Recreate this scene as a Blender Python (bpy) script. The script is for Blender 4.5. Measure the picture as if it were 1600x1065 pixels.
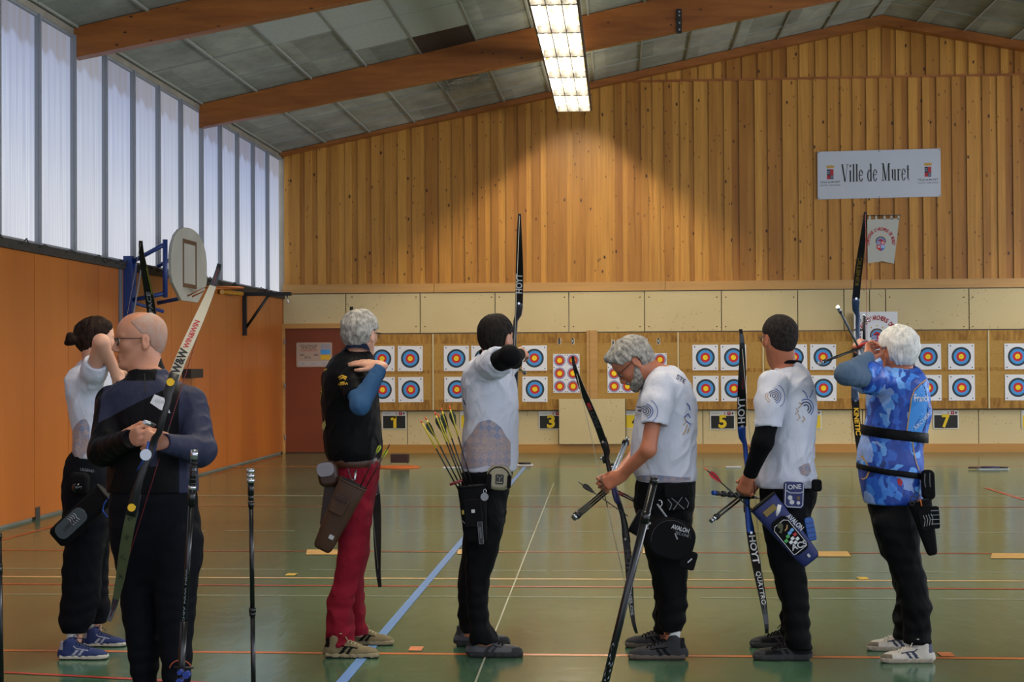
import bpy, math, random
import numpy as np
from mathutils import Vector, Matrix, noise as mnoise
from mathutils.bvhtree import BVHTree
random.seed(7)
R = math.radians
SC = bpy.context.scene
COL = SC.collection
for o in list(bpy.data.objects):
    bpy.data.objects.remove(o)

# ------------------------------------------------------------ camera
FPX, YAW, PIT, ROL, EYE = 2416.46, .0706, .0139, .0054, 1.52
cam = bpy.data.cameras.new('camera'); camo = bpy.data.objects.new('camera', cam); COL.objects.link(camo)
cam.sensor_width = 36; cam.lens = FPX * 36 / 1600
cam.clip_start = .05; cam.clip_end = 200
camo.matrix_world = (Matrix.Translation((0, 0, EYE)) @ Matrix.Rotation(YAW, 4, 'Z') @ Matrix.Rotation(math.pi / 2 + PIT, 4, 'X')
                     @ Matrix.Rotation(-ROL, 4, 'Z'))
SC.camera = camo

def ray(px, py):
    u = px - 800; v = py - 532.5
    c, s = math.cos(ROL), math.sin(ROL)
    x = (u * c - v * s) / FPX; z = -(u * s + v * c) / FPX
    c, s = math.cos(PIT), math.sin(PIT)
    yd = c - z * s; zz = s + z * c
    c, s = math.cos(YAW), math.sin(YAW)
    return Vector((x * c - yd * s, x * s + yd * c, zz))
ORG = Vector((0, 0, EYE))
def at(px, py, Y): r = ray(px, py); return ORG + r * (Y / r.y)
def atX(px, py, X): r = ray(px, py); return ORG + r * (X / r.x)
def atZ(px, py, Z): r = ray(px, py); return ORG + r * ((Z - EYE) / r.z)

# ------------------------------------------------------------ world, exposure, big lights
vs = SC.view_settings
SC.display_settings.display_device = 'sRGB'
vs.view_transform = 'Standard'; vs.look = 'None'; vs.gamma = 1; vs.use_curve_mapping = False
vs.exposure = 1.15
W = bpy.data.worlds.new('world'); SC.world = W; W.use_nodes = True
W.node_tree.nodes['Background'].inputs[0].default_value = (.80, .86, 1, 1)
W.node_tree.nodes['Background'].inputs[1].default_value = .8
def area(name, loc, rot, sx, sy, power, color):
    l = bpy.data.lights.new(name, 'AREA'); l.shape = 'RECTANGLE'; l.size = sx; l.size_y = sy; l.energy = power; l.color = color
    o = bpy.data.objects.new(name, l); COL.objects.link(o); o.location = loc; o.rotation_euler = rot
    o['kind'] = 'structure'
    return o

# ------------------------------------------------------------ helpers
def lin(h):
    h = h.lstrip('#'); v = [int(h[i:i + 2], 16) / 255 for i in (0, 2, 4)]
    return tuple((c / 12.92 if c <= .04045 else ((c + .055) / 1.055) ** 2.4) for c in v) + (1,)
MATS = {}
def mat(name, col, rough=.6, metal=0, var=0, vscale=(20, 20, 20), bump=0, bscale=(60, 60, 60), spec=.5, col2=None, emit=None, estr=1,
        alpha=1, trans=0, sheen=0, coat=0, sss=0):
    if name in MATS: return MATS[name]
    m = bpy.data.materials.new(name); MATS[name] = m; m.use_nodes = True
    nt = m.node_tree; N = nt.nodes; L = nt.links; b = N['Principled BSDF']
    c = lin(col) if isinstance(col, str) else col
    b.inputs['Base Color'].default_value = c
    b.inputs['Roughness'].default_value = rough; b.inputs['Metallic'].default_value = metal
    b.inputs['Specular IOR Level'].default_value = spec
    b.inputs['Alpha'].default_value = alpha
    b.inputs['Transmission Weight'].default_value = trans
    b.inputs['Sheen Weight'].default_value = sheen
    b.inputs['Coat Weight'].default_value = coat
    if sss:
        b.inputs['Subsurface Weight'].default_value = sss; b.inputs['Subsurface Radius'].default_value = (.012, .004, .002)
        b.inputs['Subsurface Scale'].default_value = 1
    if emit:
        b.inputs['Emission Color'].default_value = lin(emit) if isinstance(emit, str) else emit; b.inputs['Emission Strength'].default_value = estr
    tc = N.new('ShaderNodeTexCoord')
    if var or col2:
        mp = N.new('ShaderNodeMapping'); mp.inputs['Scale'].default_value = vscale
        L.new(tc.outputs['Object'], mp.inputs[0])
        nz = N.new('ShaderNodeTexNoise'); nz.inputs['Scale'].default_value = 1; nz.inputs['Detail'].default_value = 4
        L.new(mp.outputs[0], nz.inputs['Vector'])
        cr = N.new('ShaderNodeValToRGB'); cr.color_ramp.elements[0].position = .3; cr.color_ramp.elements[1].position = .7
        if col2: c2 = lin(col2)
        else: c2 = tuple(min(1, x * (1 + var)) for x in c[:3]) + (1,)
        c1 = c if col2 else tuple(x * (1 - var) for x in c[:3]) + (1,)
        cr.color_ramp.elements[0].color = c1; cr.color_ramp.elements[1].color = c2
        L.new(nz.outputs[0], cr.inputs[0]); L.new(cr.outputs[0], b.inputs['Base Color'])
    if bump:
        mp = N.new('ShaderNodeMapping'); mp.inputs['Scale'].default_value = bscale
        L.new(tc.outputs['Object'], mp.inputs[0])
        nz = N.new('ShaderNodeTexNoise'); nz.inputs['Scale'].default_value = 1; nz.inputs['Detail'].default_value = 3
        L.new(mp.outputs[0], nz.inputs['Vector'])
        bp = N.new('ShaderNodeBump'); bp.inputs['Strength'].default_value = 1; bp.inputs['Distance'].default_value = bump
        L.new(nz.outputs[0], bp.inputs['Height']); L.new(bp.outputs[0], b.inputs['Normal'])
    return m
def nodes(m):
    nt = m.node_tree; return nt, nt.nodes, nt.links, nt.nodes['Principled BSDF']
class G:
    """tiny node graph writer"""
    def __init__(s, m): s.nt = m.node_tree; s.N = s.nt.nodes; s.L = s.nt.links; s.b = s.N['Principled BSDF']; s.tc = s.N.new('ShaderNodeTexCoord')
    def put(s, sock, v):
        if hasattr(v, 'is_output') or hasattr(v, 'links'): s.L.new(v, sock)
        else: sock.default_value = v
    def math(s, op, a, b=None, c=None, clamp=False):
        n = s.N.new('ShaderNodeMath'); n.operation = op; n.use_clamp = clamp; s.put(n.inputs[0], a)
        if b is not None: s.put(n.inputs[1], b)
        if c is not None: s.put(n.inputs[2], c)
        return n.outputs[0]
    def map(s, v, sc=(1, 1, 1), loc=(0, 0, 0), rot=(0, 0, 0)):
        n = s.N.new('ShaderNodeMapping'); s.L.new(v, n.inputs[0]); n.inputs['Scale'].default_value = sc; n.inputs['Location'].default_value = loc
        n.inputs['Rotation'].default_value = rot; return n.outputs[0]
    def noise(s, v, scale=1, detail=3, rough=.5, dist=0):
        n = s.N.new('ShaderNodeTexNoise'); s.L.new(v, n.inputs['Vector']); n.inputs['Scale'].default_value = scale
        n.inputs['Detail'].default_value = detail; n.inputs['Roughness'].default_value = rough; n.inputs['Distortion'].default_value = dist
        return n.outputs[0]
    def vor(s, v, scale=1, out='Distance', feat='F1', rnd=1):
        n = s.N.new('ShaderNodeTexVoronoi'); s.L.new(v, n.inputs['Vector']); n.inputs['Scale'].default_value = scale; n.feature = feat
        n.inputs['Randomness'].default_value = rnd
        return n.outputs[out]
    def ramp(s, f, *stops, mode='LINEAR'):
        n = s.N.new('ShaderNodeValToRGB'); s.L.new(f, n.inputs[0]); e = n.color_ramp.elements; n.color_ramp.interpolation = mode
        while len(e) < len(stops): e.new(.5)
        for i, (p, c) in enumerate(stops): e[i].position = p; e[i].color = lin(c) if isinstance(c, str) else ((c,) * 3 + (1,) if isinstance(c, (int, float)) else c)
        return n.outputs[0]
    def mix(s, f, a, b, mode='MIX'):
        n = s.N.new('ShaderNodeMix'); n.data_type = 'RGBA'; n.blend_type = mode; s.put(n.inputs[0], f)
        s.put(n.inputs[6], lin(a) if isinstance(a, str) else a); s.put(n.inputs[7], lin(b) if isinstance(b, str) else b); return n.outputs[2]
    def sep(s, v):
        n = s.N.new('ShaderNodeSeparateXYZ'); s.L.new(v, n.inputs[0]); return n.outputs
    def attr(s, name):
        n = s.N.new('ShaderNodeAttribute'); n.attribute_name = name; return n
    def bump(s, h, dist, strength=1):
        n = s.N.new('ShaderNodeBump'); n.inputs['Strength'].default_value = strength; n.inputs['Distance'].default_value = dist
        s.L.new(h, n.inputs['Height']); s.L.new(n.outputs[0], s.b.inputs['Normal'])
    def color(s, c): s.put(s.b.inputs['Base Color'], c)

def tag(o, label=None, cat=None, group=None, kind=None):
    if label: o['label'] = label
    if cat: o['category'] = cat
    if group: o['group'] = group
    if kind: o['kind'] = kind
    return o
def thing(name, label, cat, loc=(0, 0, 0), group=None):
    o = bpy.data.objects.new(name, None); COL.objects.link(o); o.location = loc; o.empty_display_size = .1
    tag(o, label, cat, group); bpy.context.view_layer.update() if False else None
    return o

class MB:
    """collects world-space geometry for ONE mesh object"""
    def __init__(s): s.v = []; s.f = []; s.m = []; s.sm = []
    def add(s, vs, fs, mi=0, smooth=False):
        k = len(s.v); s.v += [tuple(v) for v in vs]
        s.f += [tuple(i + k for i in f) for f in fs]; s.m += [mi] * len(fs); s.sm += [smooth] * len(fs)
        return s
    def box(s, lo, hi, mi=0, M=None):
        x0, y0, z0 = lo; x1, y1, z1 = hi
        vs = [Vector(p) for p in ((x0, y0, z0), (x1, y0, z0), (x1, y1, z0), (x0, y1, z0), (x0, y0, z1), (x1, y0, z1), (x1, y1, z1), (x0, y1, z1))]
        if M is not None: vs = [M @ v for v in vs]
        return s.add(vs, [(0, 3, 2, 1), (4, 5, 6, 7), (0, 1, 5, 4), (1, 2, 6, 5), (2, 3, 7, 6), (3, 0, 4, 7)], mi)
    def rbox(s, lo, hi, r, mi=0, M=None, n=3):
        """box with rounded vertical-profile edges (rounded rectangle in XZ extruded along Y, slightly domed)"""
        x0, y0, z0 = lo; x1, y1, z1 = hi; P = []
        for cx, cz, a0 in ((x1 - r, z1 - r, 0), (x0 + r, z1 - r, 90), (x0 + r, z0 + r, 180), (x1 - r, z0 + r, 270)):
            for k in range(n + 1):
                a = R(a0 + 90 * k / n); P.append((cx + r * math.cos(a), cz + r * math.sin(a)))
        cx, cz = (x0 + x1) / 2, (z0 + z1) / 2; rr = min(r, (y1 - y0) / 2) * .6
        rings = []
        for y, ins in ((y0, rr), (y0 + rr * .3, rr * .3), (y0 + rr, 0), (y1 - rr, 0), (y1 - rr * .3, rr * .3), (y1, rr)):
            ring = []
            for (x, z) in P:
                dx, dz = x - cx, z - cz; L = math.hypot(dx, dz) or 1
                ring.append(Vector((x - dx / L * ins, y, z - dz / L * ins)))
            rings.append(ring)
        if M is not None: rings = [[M @ v for v in rg] for rg in rings]
        return s.loft(rings, mi, cap=True)
    def loft(s, rings, mi=0, cap=True, smooth=True, closed=True):
        n = len(rings[0]); vs = [v for r in rings for v in r]; fs = []
        for j in range(len(rings) - 1):
            for i in range(n if closed else n - 1):
                a = j * n + i; b = j * n + (i + 1) % n; fs.append((a, b, b + n, a + n))
        s.add(vs, fs, mi, smooth)
        if cap and closed:
            k = len(s.v) - len(vs)
            s.f.append(tuple(k + i for i in reversed(range(n)))); s.m.append(mi); s.sm.append(False)
            s.f.append(tuple(k + (len(rings) - 1) * n + i for i in range(n))); s.m.append(mi); s.sm.append(False)
        return s
    def tube(s, path, rad, mi=0, n=8, cap=True, flat=None, up=None):
        """path: points; rad: number or list (or list of (ra,rb))"""
        P = [Vector(p) for p in path]; m = len(P)
        if not isinstance(rad, (list, tuple)): rad = [rad] * m
        U = None; rings = []
        for i in range(m):
            T = (P[min(i + 1, m - 1)] - P[max(i - 1, 0)]).normalized()
            if U is None:
                U = Vector(up) if up is not None else (Vector((0, 0, 1)) if abs(T.z) < .9 else Vector((1, 0, 0)))
            elif up is not None: U = Vector(up)
            U = (U - T * U.dot(T)).normalized(); V = T.cross(U)
            r = rad[i]; ra, rb = r if isinstance(r, (tuple, list)) else (r, r)
            rings.append([P[i] + U * (math.cos(2 * math.pi * k / n) * ra) + V * (math.sin(2 * math.pi * k / n) * rb) for k in range(n)])
        return s.loft(rings, mi, cap)
    def sphere(s, c, r, mi=0, nu=12, nv=8):
        c = Vector(c); r = r if isinstance(r, (tuple, list)) else (r, r, r); rings = []
        for j in range(nv + 1):
            t = math.pi * (j / nv) * .998 + .001
            rings.append([c + Vector((r[0] * math.sin(t) * math.cos(2 * math.pi * i / nu), -r[1] * math.sin(t) * math.sin(2 * math.pi * i / nu), r[2] * math.cos(t))) for i in range(nu)])
        return s.loft(rings, mi, cap=True)
    def disc(s, c, r, axis='Y', mi=0, n=32, r0=0, flip=False):
        c = Vector(c)
        def pt(rr, k):
            a = 2 * math.pi * k / n; x, z = rr * math.cos(a), rr * math.sin(a)
            return c + (Vector((x, 0, z)) if axis == 'Y' else Vector((0, x, z)) if axis == 'X' else Vector((x, z, 0)))
        if r0 == 0: return s.add([pt(r, k) for k in range(n)], [tuple(range(n))], mi)
        vs = [pt(r0, k) for k in range(n)] + [pt(r, k) for k in range(n)]
        return s.add(vs, [(k, (k + 1) % n, (k + 1) % n + n, k + n) for k in range(n)], mi)
    def prism(s, poly, t, axis='Y', mi=0, smooth=False):
        """poly: list of 3D points (planar), extruded by vector t"""
        P = [Vector(p) for p in poly]; t = Vector(t); n = len(P)
        vs = P + [p + t for p in P]
        return s.add(vs, [tuple(range(n)), tuple(reversed(range(n, 2 * n)))] + [(i, i + n, (i + 1) % n + n, (i + 1) % n) for i in range(n)], mi, smooth)
    def build(s, name, mats, parent=None, attrs=None, recalc=True):
        me = bpy.data.meshes.new(name)
        O = parent_world(parent)
        me.from_pydata([(v[0] - O[0], v[1] - O[1], v[2] - O[2]) for v in s.v], [], s.f)
        for m in (mats if isinstance(mats, (list, tuple)) else [mats]): me.materials.append(m)
        me.polygons.foreach_set('material_index', s.m); me.polygons.foreach_set('use_smooth', s.sm)
        if recalc:
            import bmesh
            bm = bmesh.new(); bm.from_mesh(me); bmesh.ops.recalc_face_normals(bm, faces=bm.faces); bm.to_mesh(me); bm.free()
        me.update()
        o = bpy.data.objects.new(name, me); COL.objects.link(o)
        if parent is not None: o.parent = parent
        return o
def parent_world(p):
    v = Vector((0, 0, 0))
    while p is not None: v += p.location; p = p.parent
    return v
def recentre(o):
    """move a top-level mesh's origin to its base centre"""
    me = o.data; n = len(me.vertices); a = np.empty(n * 3); me.vertices.foreach_get('co', a); a = a.reshape(-1, 3)
    c = np.array([(a[:, 0].min() + a[:, 0].max()) / 2, (a[:, 1].min() + a[:, 1].max()) / 2, a[:, 2].min()])
    me.vertices.foreach_set('co', (a - c).ravel()); o.location = Vector(c) + o.location; me.update()
    return o
def copy_tree(o, parent=None):
    c = o.copy(); COL.objects.link(c); c.parent = parent
    for ch in list(o.children): copy_tree(ch, c)
    return c
def text_mb(txt, size, width=None, bold=0, align='CENTER', shear=0, space=1):
    """text as a flat mesh in the XY plane: list of verts and faces"""
    cu = bpy.data.curves.new('t', 'FONT'); cu.body = txt; cu.size = size; cu.align_x = align; cu.align_y = 'CENTER'; cu.offset = bold
    cu.shear = shear; cu.space_character = space; cu.resolution_u = 3
    o = bpy.data.objects.new('t', cu); COL.objects.link(o)
    me = bpy.data.meshes.new_from_object(o.evaluated_get(bpy.context.evaluated_depsgraph_get()))
    vs = [v.co.copy() for v in me.vertices]; fs = [tuple(p.vertices) for p in me.polygons]
    bpy.data.objects.remove(o); bpy.data.curves.remove(cu); bpy.data.meshes.remove(me)
    if width and vs:
        x0 = min(v.x for v in vs); x1 = max(v.x for v in vs); k = width / (x1 - x0)
        mid = (x0 + x1) / 2
        for v in vs: v.x = (v.x - (mid if align == 'CENTER' else 0)) * k
    return vs, fs
def put_text(mb, txt, size, o, u, v, mi=0, lift=.0008, **kw):
    """flat text on a plane: origin o, unit axes u (reading) and v (up)"""
    vs, fs = text_mb(txt, size, **kw); o = Vector(o); u = Vector(u).normalized(); v = Vector(v).normalized(); n = u.cross(v)
    mb.add([o + u * p.x + v * p.y + n * lift for p in vs], fs, mi)

# ============================================================ THE HALL
WX, D, RX = -5.76, 26.1, 14.44          # left wall, far wall, right wall
RIDGE, ZW = 4.34, 5.08                  # ridge x, ceiling height at the side walls
SL = .2105
def ceil_z(x): return ZW + SL * ((x - WX) if x < RIDGE else (2 * RIDGE - WX - x))
random.seed(11)

# ---- floor
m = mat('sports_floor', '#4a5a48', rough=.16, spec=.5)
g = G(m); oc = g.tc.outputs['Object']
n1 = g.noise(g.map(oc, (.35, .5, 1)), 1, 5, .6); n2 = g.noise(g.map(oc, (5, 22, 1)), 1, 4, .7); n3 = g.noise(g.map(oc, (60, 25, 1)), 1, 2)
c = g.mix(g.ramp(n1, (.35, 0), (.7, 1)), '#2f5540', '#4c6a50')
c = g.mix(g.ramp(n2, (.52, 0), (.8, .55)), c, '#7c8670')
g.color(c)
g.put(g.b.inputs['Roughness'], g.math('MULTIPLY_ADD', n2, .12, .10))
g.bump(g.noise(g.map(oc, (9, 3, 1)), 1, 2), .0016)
LC = {k: mat('floor_paint_' + k, v, rough=.3, var=.12, vscale=(3, 30, 1)) for k, v in dict(orange='#c06a34', cream='#cfa878', red='#a04426', white='#a9aa96', blue='#6591cc', brightred='#b0392c').items()}
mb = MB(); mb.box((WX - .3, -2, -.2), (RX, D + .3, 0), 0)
keys = list(LC)
def strip(a, b, w, k):
    a = Vector((a[0], a[1], 0)); b = Vector((b[0], b[1], 0)); t = (b - a).normalized(); n = Vector((-t.y, t.x, 0)) * w / 2; z = Vector((0, 0, .0012 + .0003 * keys.index(k)))
    mb.add([a - n + z, b - n + z, b + n + z, a + n + z], [(0, 1, 2, 3)], 1 + keys.index(k))
X0, X1 = WX, RX
for y, w, k in ((8.055, .05, 'orange'), (10.86, .05, 'cream'), (10.49, .05, 'red'), (10.03, .018, 'white'), (11.3, .015, 'white'),
                (12.4, .045, 'red'), (13.9, .02, 'white'), (16.3, .05, 'red'), (17.6, .05, 'white'), (22.6, .10, 'orange')):
    if k == 'white' and y < 14:
        x = X0
        while x < X1:
            L = random.uniform(.5, 1.6); strip((x, y), (min(x + L, X1), y), w, k); x += L + random.uniform(.03, .25)
    else: strip((X0, y), (X1, y), w, k)
strip((-1.325, 4), (-1.41, 22.5), .055, 'blue'); strip((-.66, 4), (-.86, 19.5), .010, 'white')
a, b = atZ(0, 1050, 0), atZ(230, 1062, 0); strip(a, b + (b - a) * .6, .035, 'brightred')
strip(atZ(-40, 855, 0), atZ(110, 815, 0), .05, 'red'); strip(atZ(1540, 762, 0), atZ(1640, 793, 0), .05, 'brightred'); strip(atZ(440, 712, 0), atZ(330, 742, 0), .05, 'red')
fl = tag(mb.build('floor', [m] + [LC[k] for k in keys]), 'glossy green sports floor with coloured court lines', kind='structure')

# ---- left wall
orange = mat('orange_panel', '#8a4a1e', rough=.33, spec=.4)
g = G(orange); oc = g.tc.outputs['Object']; gen = g.sep(oc)
n1 = g.noise(g.map(oc, (1, .7, .25)), 1, 3); n2 = g.noise(g.map(oc, (3, 30, .6)), 1, 3)
c = g.mix(g.ramp(n1, (.35, 0), (.65, 1)), '#a4591f', '#bb6a26'); c = g.mix(g.math('MULTIPLY', n2, .35), c, '#6f3d1a')
g.color(c)
dark_rail = mat('dark_rail', '#2b2622', rough=.7, var=.4, vscale=(8, 8, 30)); alu = mat('aluminium', '#8d9096', rough=.5, metal=.2)
grey_post = mat('grey_post', '#5c5f66', rough=.6); concrete = mat('concrete', '#8b8375', rough=.9, var=.15, vscale=(3, 3, 3))
mb = MB(); mb.box((WX - .25, -2, 0), (WX - .03, D + .3, 2.62), 0)
mb.box((WX - .25, -2, 5.02), (WX - .015, D, 5.35), 0)
y = -1.9
while y < D:
    w = .93; y2 = min(y + w, D - .01); mb.box((WX - .03, y + .004, .03), (WX, y2 - .004, 2.62), 1); y += w
mb.box((WX - .02, -2, 2.62), (WX + .035, D, 2.70), 2); mb.box((WX - .25, -2, 2.62), (WX - .02, D, 2.72), 2)
mb.box((WX - .02, 17.40, 0), (WX + .01, 17.50, 2.62), 3)
mb.box((WX - .03, 14.86, .0), (WX + .004, 14.98, .12), 2)
for k in range(60):      # loose insulation and cobweb scraps along the rail
    yy = random.uniform(9, 26); mb.tube([(WX + .04, yy, 2.68), (WX + .05, yy + .1, 2.68 + random.uniform(-.03, .06)), (WX + .04, yy + random.uniform(.15, .4), 2.70)], .006, 2, 5)
wl = tag(mb.build('wall_left', [concrete, orange, dark_rail, grey_post]), 'orange panelled wall under the tall windows', kind='structure')
# windows: translucent panes, each one metre wide
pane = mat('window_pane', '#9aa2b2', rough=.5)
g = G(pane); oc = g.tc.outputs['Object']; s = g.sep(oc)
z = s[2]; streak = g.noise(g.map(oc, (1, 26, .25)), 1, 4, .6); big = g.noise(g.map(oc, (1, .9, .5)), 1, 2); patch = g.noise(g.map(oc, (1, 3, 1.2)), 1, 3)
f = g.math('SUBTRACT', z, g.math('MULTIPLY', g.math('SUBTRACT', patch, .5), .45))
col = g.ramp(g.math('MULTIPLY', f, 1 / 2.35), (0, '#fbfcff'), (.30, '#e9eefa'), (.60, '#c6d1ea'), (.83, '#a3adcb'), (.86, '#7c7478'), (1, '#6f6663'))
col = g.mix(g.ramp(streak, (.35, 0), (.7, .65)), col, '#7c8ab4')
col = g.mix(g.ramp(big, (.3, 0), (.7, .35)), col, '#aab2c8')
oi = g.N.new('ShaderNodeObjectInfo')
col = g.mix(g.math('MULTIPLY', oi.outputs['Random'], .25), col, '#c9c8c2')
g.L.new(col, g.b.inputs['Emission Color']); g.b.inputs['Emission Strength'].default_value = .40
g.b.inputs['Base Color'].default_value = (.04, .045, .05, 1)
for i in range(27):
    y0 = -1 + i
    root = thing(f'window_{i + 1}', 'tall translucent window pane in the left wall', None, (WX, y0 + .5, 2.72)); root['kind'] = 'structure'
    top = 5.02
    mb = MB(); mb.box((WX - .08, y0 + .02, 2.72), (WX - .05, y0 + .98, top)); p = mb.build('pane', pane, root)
    mb = MB(); mb.box((WX - .08, y0 - .020, 2.72), (WX - .015, y0 + .020, top)); mb.box((WX - .02, y0 - .012, 2.72), (WX + .012, y0 + .012, top))
    mb.box((WX - .10, y0, top - .03), (WX - .02, y0 + 1, top + .02)); mb.box((WX - .10, y0, 2.70), (WX - .04, y0 + 1, 2.745))
    mb.build('window_frame', alu, root)
# right wall (beyond the frame): same build, its windows light the hall
mb = MB(); mb.box((RX, -2, 0), (RX + .25, D + .3, 2.72), 0); mb.box((RX, -2, 5.0), (RX + .25, D, 5.3), 0)
tag(mb.build('wall_right', [concrete]), 'plain wall on the right side', kind='structure')
rootw = thing('window_40', 'band of translucent windows in the right wall', None, (RX, 12, 2.72)); rootw['kind'] = 'structure'
mb = MB(); mb.box((RX + .05, -2, 2.72), (RX + .08, D, 5.0)); mb.build('pane', mat('window_pane_right', '#9aa2b2', emit='#dfe6f2', estr=5.5), rootw)

# ---- far wall
pine = mat('pine_boards', '#a66a30', rough=.42, spec=.35)
g = G(pine); oc = g.tc.outputs['Object']; at_ = g.attr('tone'); xo = g.attr('shift')
vv = g.N.new('ShaderNodeVectorMath'); vv.operation = 'ADD'; g.L.new(oc, vv.inputs[0]); g.L.new(xo.outputs['Vector'], vv.inputs[1]); v = vv.outputs[0]
grain = g.noise(g.map(v, (30, 1, 1.1)), 1, 5, .6, .4); broad = g.noise(g.map(v, (3, 1, .5)), 1, 2)
c = g.mix(at_.outputs['Fac'], '#985f1c', '#cf953f'); c = g.mix(g.ramp(grain, (.35, 0), (.75, .5)), c, '#784814')
c = g.mix(g.ramp(broad, (.4, 0), (.8, .35)), c, '#d69a48')
kn = g.vor(g.map(v, (5.5, .5, 3.2)), 1); kk = g.ramp(kn, (.05, 1), (.13, 0))
c = g.mix(kk, c, '#2e1406')
kn2 = g.vor(g.map(v, (9.5, .5, 5), (3, 3, 3)), 1); c = g.mix(g.ramp(kn2, (.07, .8), (.12, 0)), c, '#4a2410')
g.color(c)
def boards(mb, tones, shifts, x0, x1, zlo, zhi, dark=0):
    x = x0; k = 0
    while x < x1 - .01:
        w = random.choice((.11, .125, .14, .15)); dep = .024 if k % 2 else .0
        if k % 2: w *= .8
        xe = min(x + w, x1)
        xa, xb = (x - .012, xe + .012) if k % 2 else (x, xe)
        xa = max(xa, x0); xb = min(xb, x1)
        z0 = zlo; za, zb = zhi(xa), zhi(xb)
        y = D - .02 - dep
        P = [(xa, y, z0), (xb, y, z0), (xb, y, zb), (xa, y, za)]
        if xa < RIDGE < xb: P = [(xa, y, z0), (xb, y, z0), (xb, y, zb), (RIDGE, y, zhi(RIDGE)), (xa, y, za)]
        nf = len(mb.f); mb.prism(P, (0, .03, 0)); t = random.random(); sh = (random.uniform(0, 50), 0, random.uniform(0, 50))
        for _ in range(len(mb.f) - nf): tones.append(t); shifts.append(sh)
        x = xe; k += 1
def with_tones(o, tones, shifts):
    me = o.data; a = me.attributes.new('tone', 'FLOAT', 'FACE'); a.data.foreach_set('value', tones)
    a = me.attributes.new('shift', 'FLOAT_VECTOR', 'FACE'); a.data.foreach_set('vector', [q for s_ in shifts for q in s_])
mb = MB(); mb.prism([(WX - .3, D, -.1), (RX + .3, D, -.1), (RX + .3, D, ZW + .3), (RIDGE, D, ceil_z(RIDGE) + .3), (WX - .3, D, ZW + .3)], (0, .3, 0))
wb = tag(mb.build('wall_back', [concrete]), 'far wall with pine boards above pale panels', kind='structure')
tones, shifts = [], []; mb = MB(); ZT = 6.22
boards(mb, tones, shifts, WX + .02, RX, 2.86, lambda x: min(ceil_z(x), ZT))
def gz(x): return max(ZT + .001, ceil_z(x))
boards(mb, tones, shifts, WX + (ZT - ZW) / SL + .02, 2 * RIDGE - WX - (ZT - ZW) / SL, ZT + .03, gz)
o = mb.build('wood_cladding', [pine], wb, recalc=True); with_tones(o, tones, shifts)
beige = mat('beige_panel', '#c2b083', rough=.75)
g = G(beige); oc = g.tc.outputs['Object']
c = g.mix(g.noise(g.map(oc, (1, 1, 1)), 1, 3), '#bfa97a', '#d2bf92')
sp = g.vor(g.map(oc, (14, 14, 14)), 1); msk = g.noise(g.map(oc, (.8, .8, 1.6)), 1, 2); f = g.math('MULTIPLY', g.ramp(sp, (.10, 1), (.16, 0)), g.ramp(msk, (.45, 0), (.6, .8)))
g.color(g.mix(f, c, '#4a3c26'))
lightwood = mat('light_wood', '#b98a4c', rough=.5, var=.12, vscale=(.6, 2, 12)); darkgap = mat('dark_gap', '#4c3a20', rough=.9)
base_wood = mat('base_wood', '#b07c34', rough=.4, var=.1, vscale=(.5, 2, 10))
mb = MB()
# bearer plank under the boards, split in lengths
x = WX
for L in (2.6, 3.9, 3.4, 4.2, 3.6, 4):
    mb.box((x + .004, D - .075, 2.715), (min(x + L, RX) - .004, D, 2.865), 1); x += L
    if x > RX: break
# upper panels between plank and butts; joints read off the photo
js = [at(q, 480, D).x for q in (441, 541, 657, 774, 889, 1007, 1127, 1246, 1318, 1340, 1358, 1383, 1513, 1640)] + [RX]
js[0] = WX
for a, b in zip(js[:-1], js[1:]): mb.box((a + .008, D - .05, 2.03), (b - .008, D, 2.70), 0)
js = [at(q, 670, D).x for q in (560, 637, 760, 873, 1000, 1098, 1222, 1347, 1405, 1528, 1650)] + [RX]
for a, b in zip(js[:-1], js[1:]): mb.box((a + .006, D - .05, .14), (b - .006, D, .70), 0)
mb.box((at(1331, 640, D).x, D - .065, .14), (at(1344, 640, D).x, D - .05, 2.0), 0)
for q in js[:-1]: mb.box((q - .008, D - .03, .14), (q + .008, D - .02, .70), 2)
mb.box((at(560, 700, D).x, D - .10, 0), (RX, D, .14), 3)
mb.build('lower_panels', [beige, lightwood, darkgap, base_wood], wb)
# screws in the panels
mb = MB()
for q in (550, 650, 664, 768, 780, 882, 896, 1000, 1014, 1120, 1134, 1240, 1390, 1506, 1520):
    for yy in (464, 510): p = at(q, yy, D - .055); mb.disc(p, .012, n=8)
mb.build('screws', [darkgap], wb)

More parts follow.
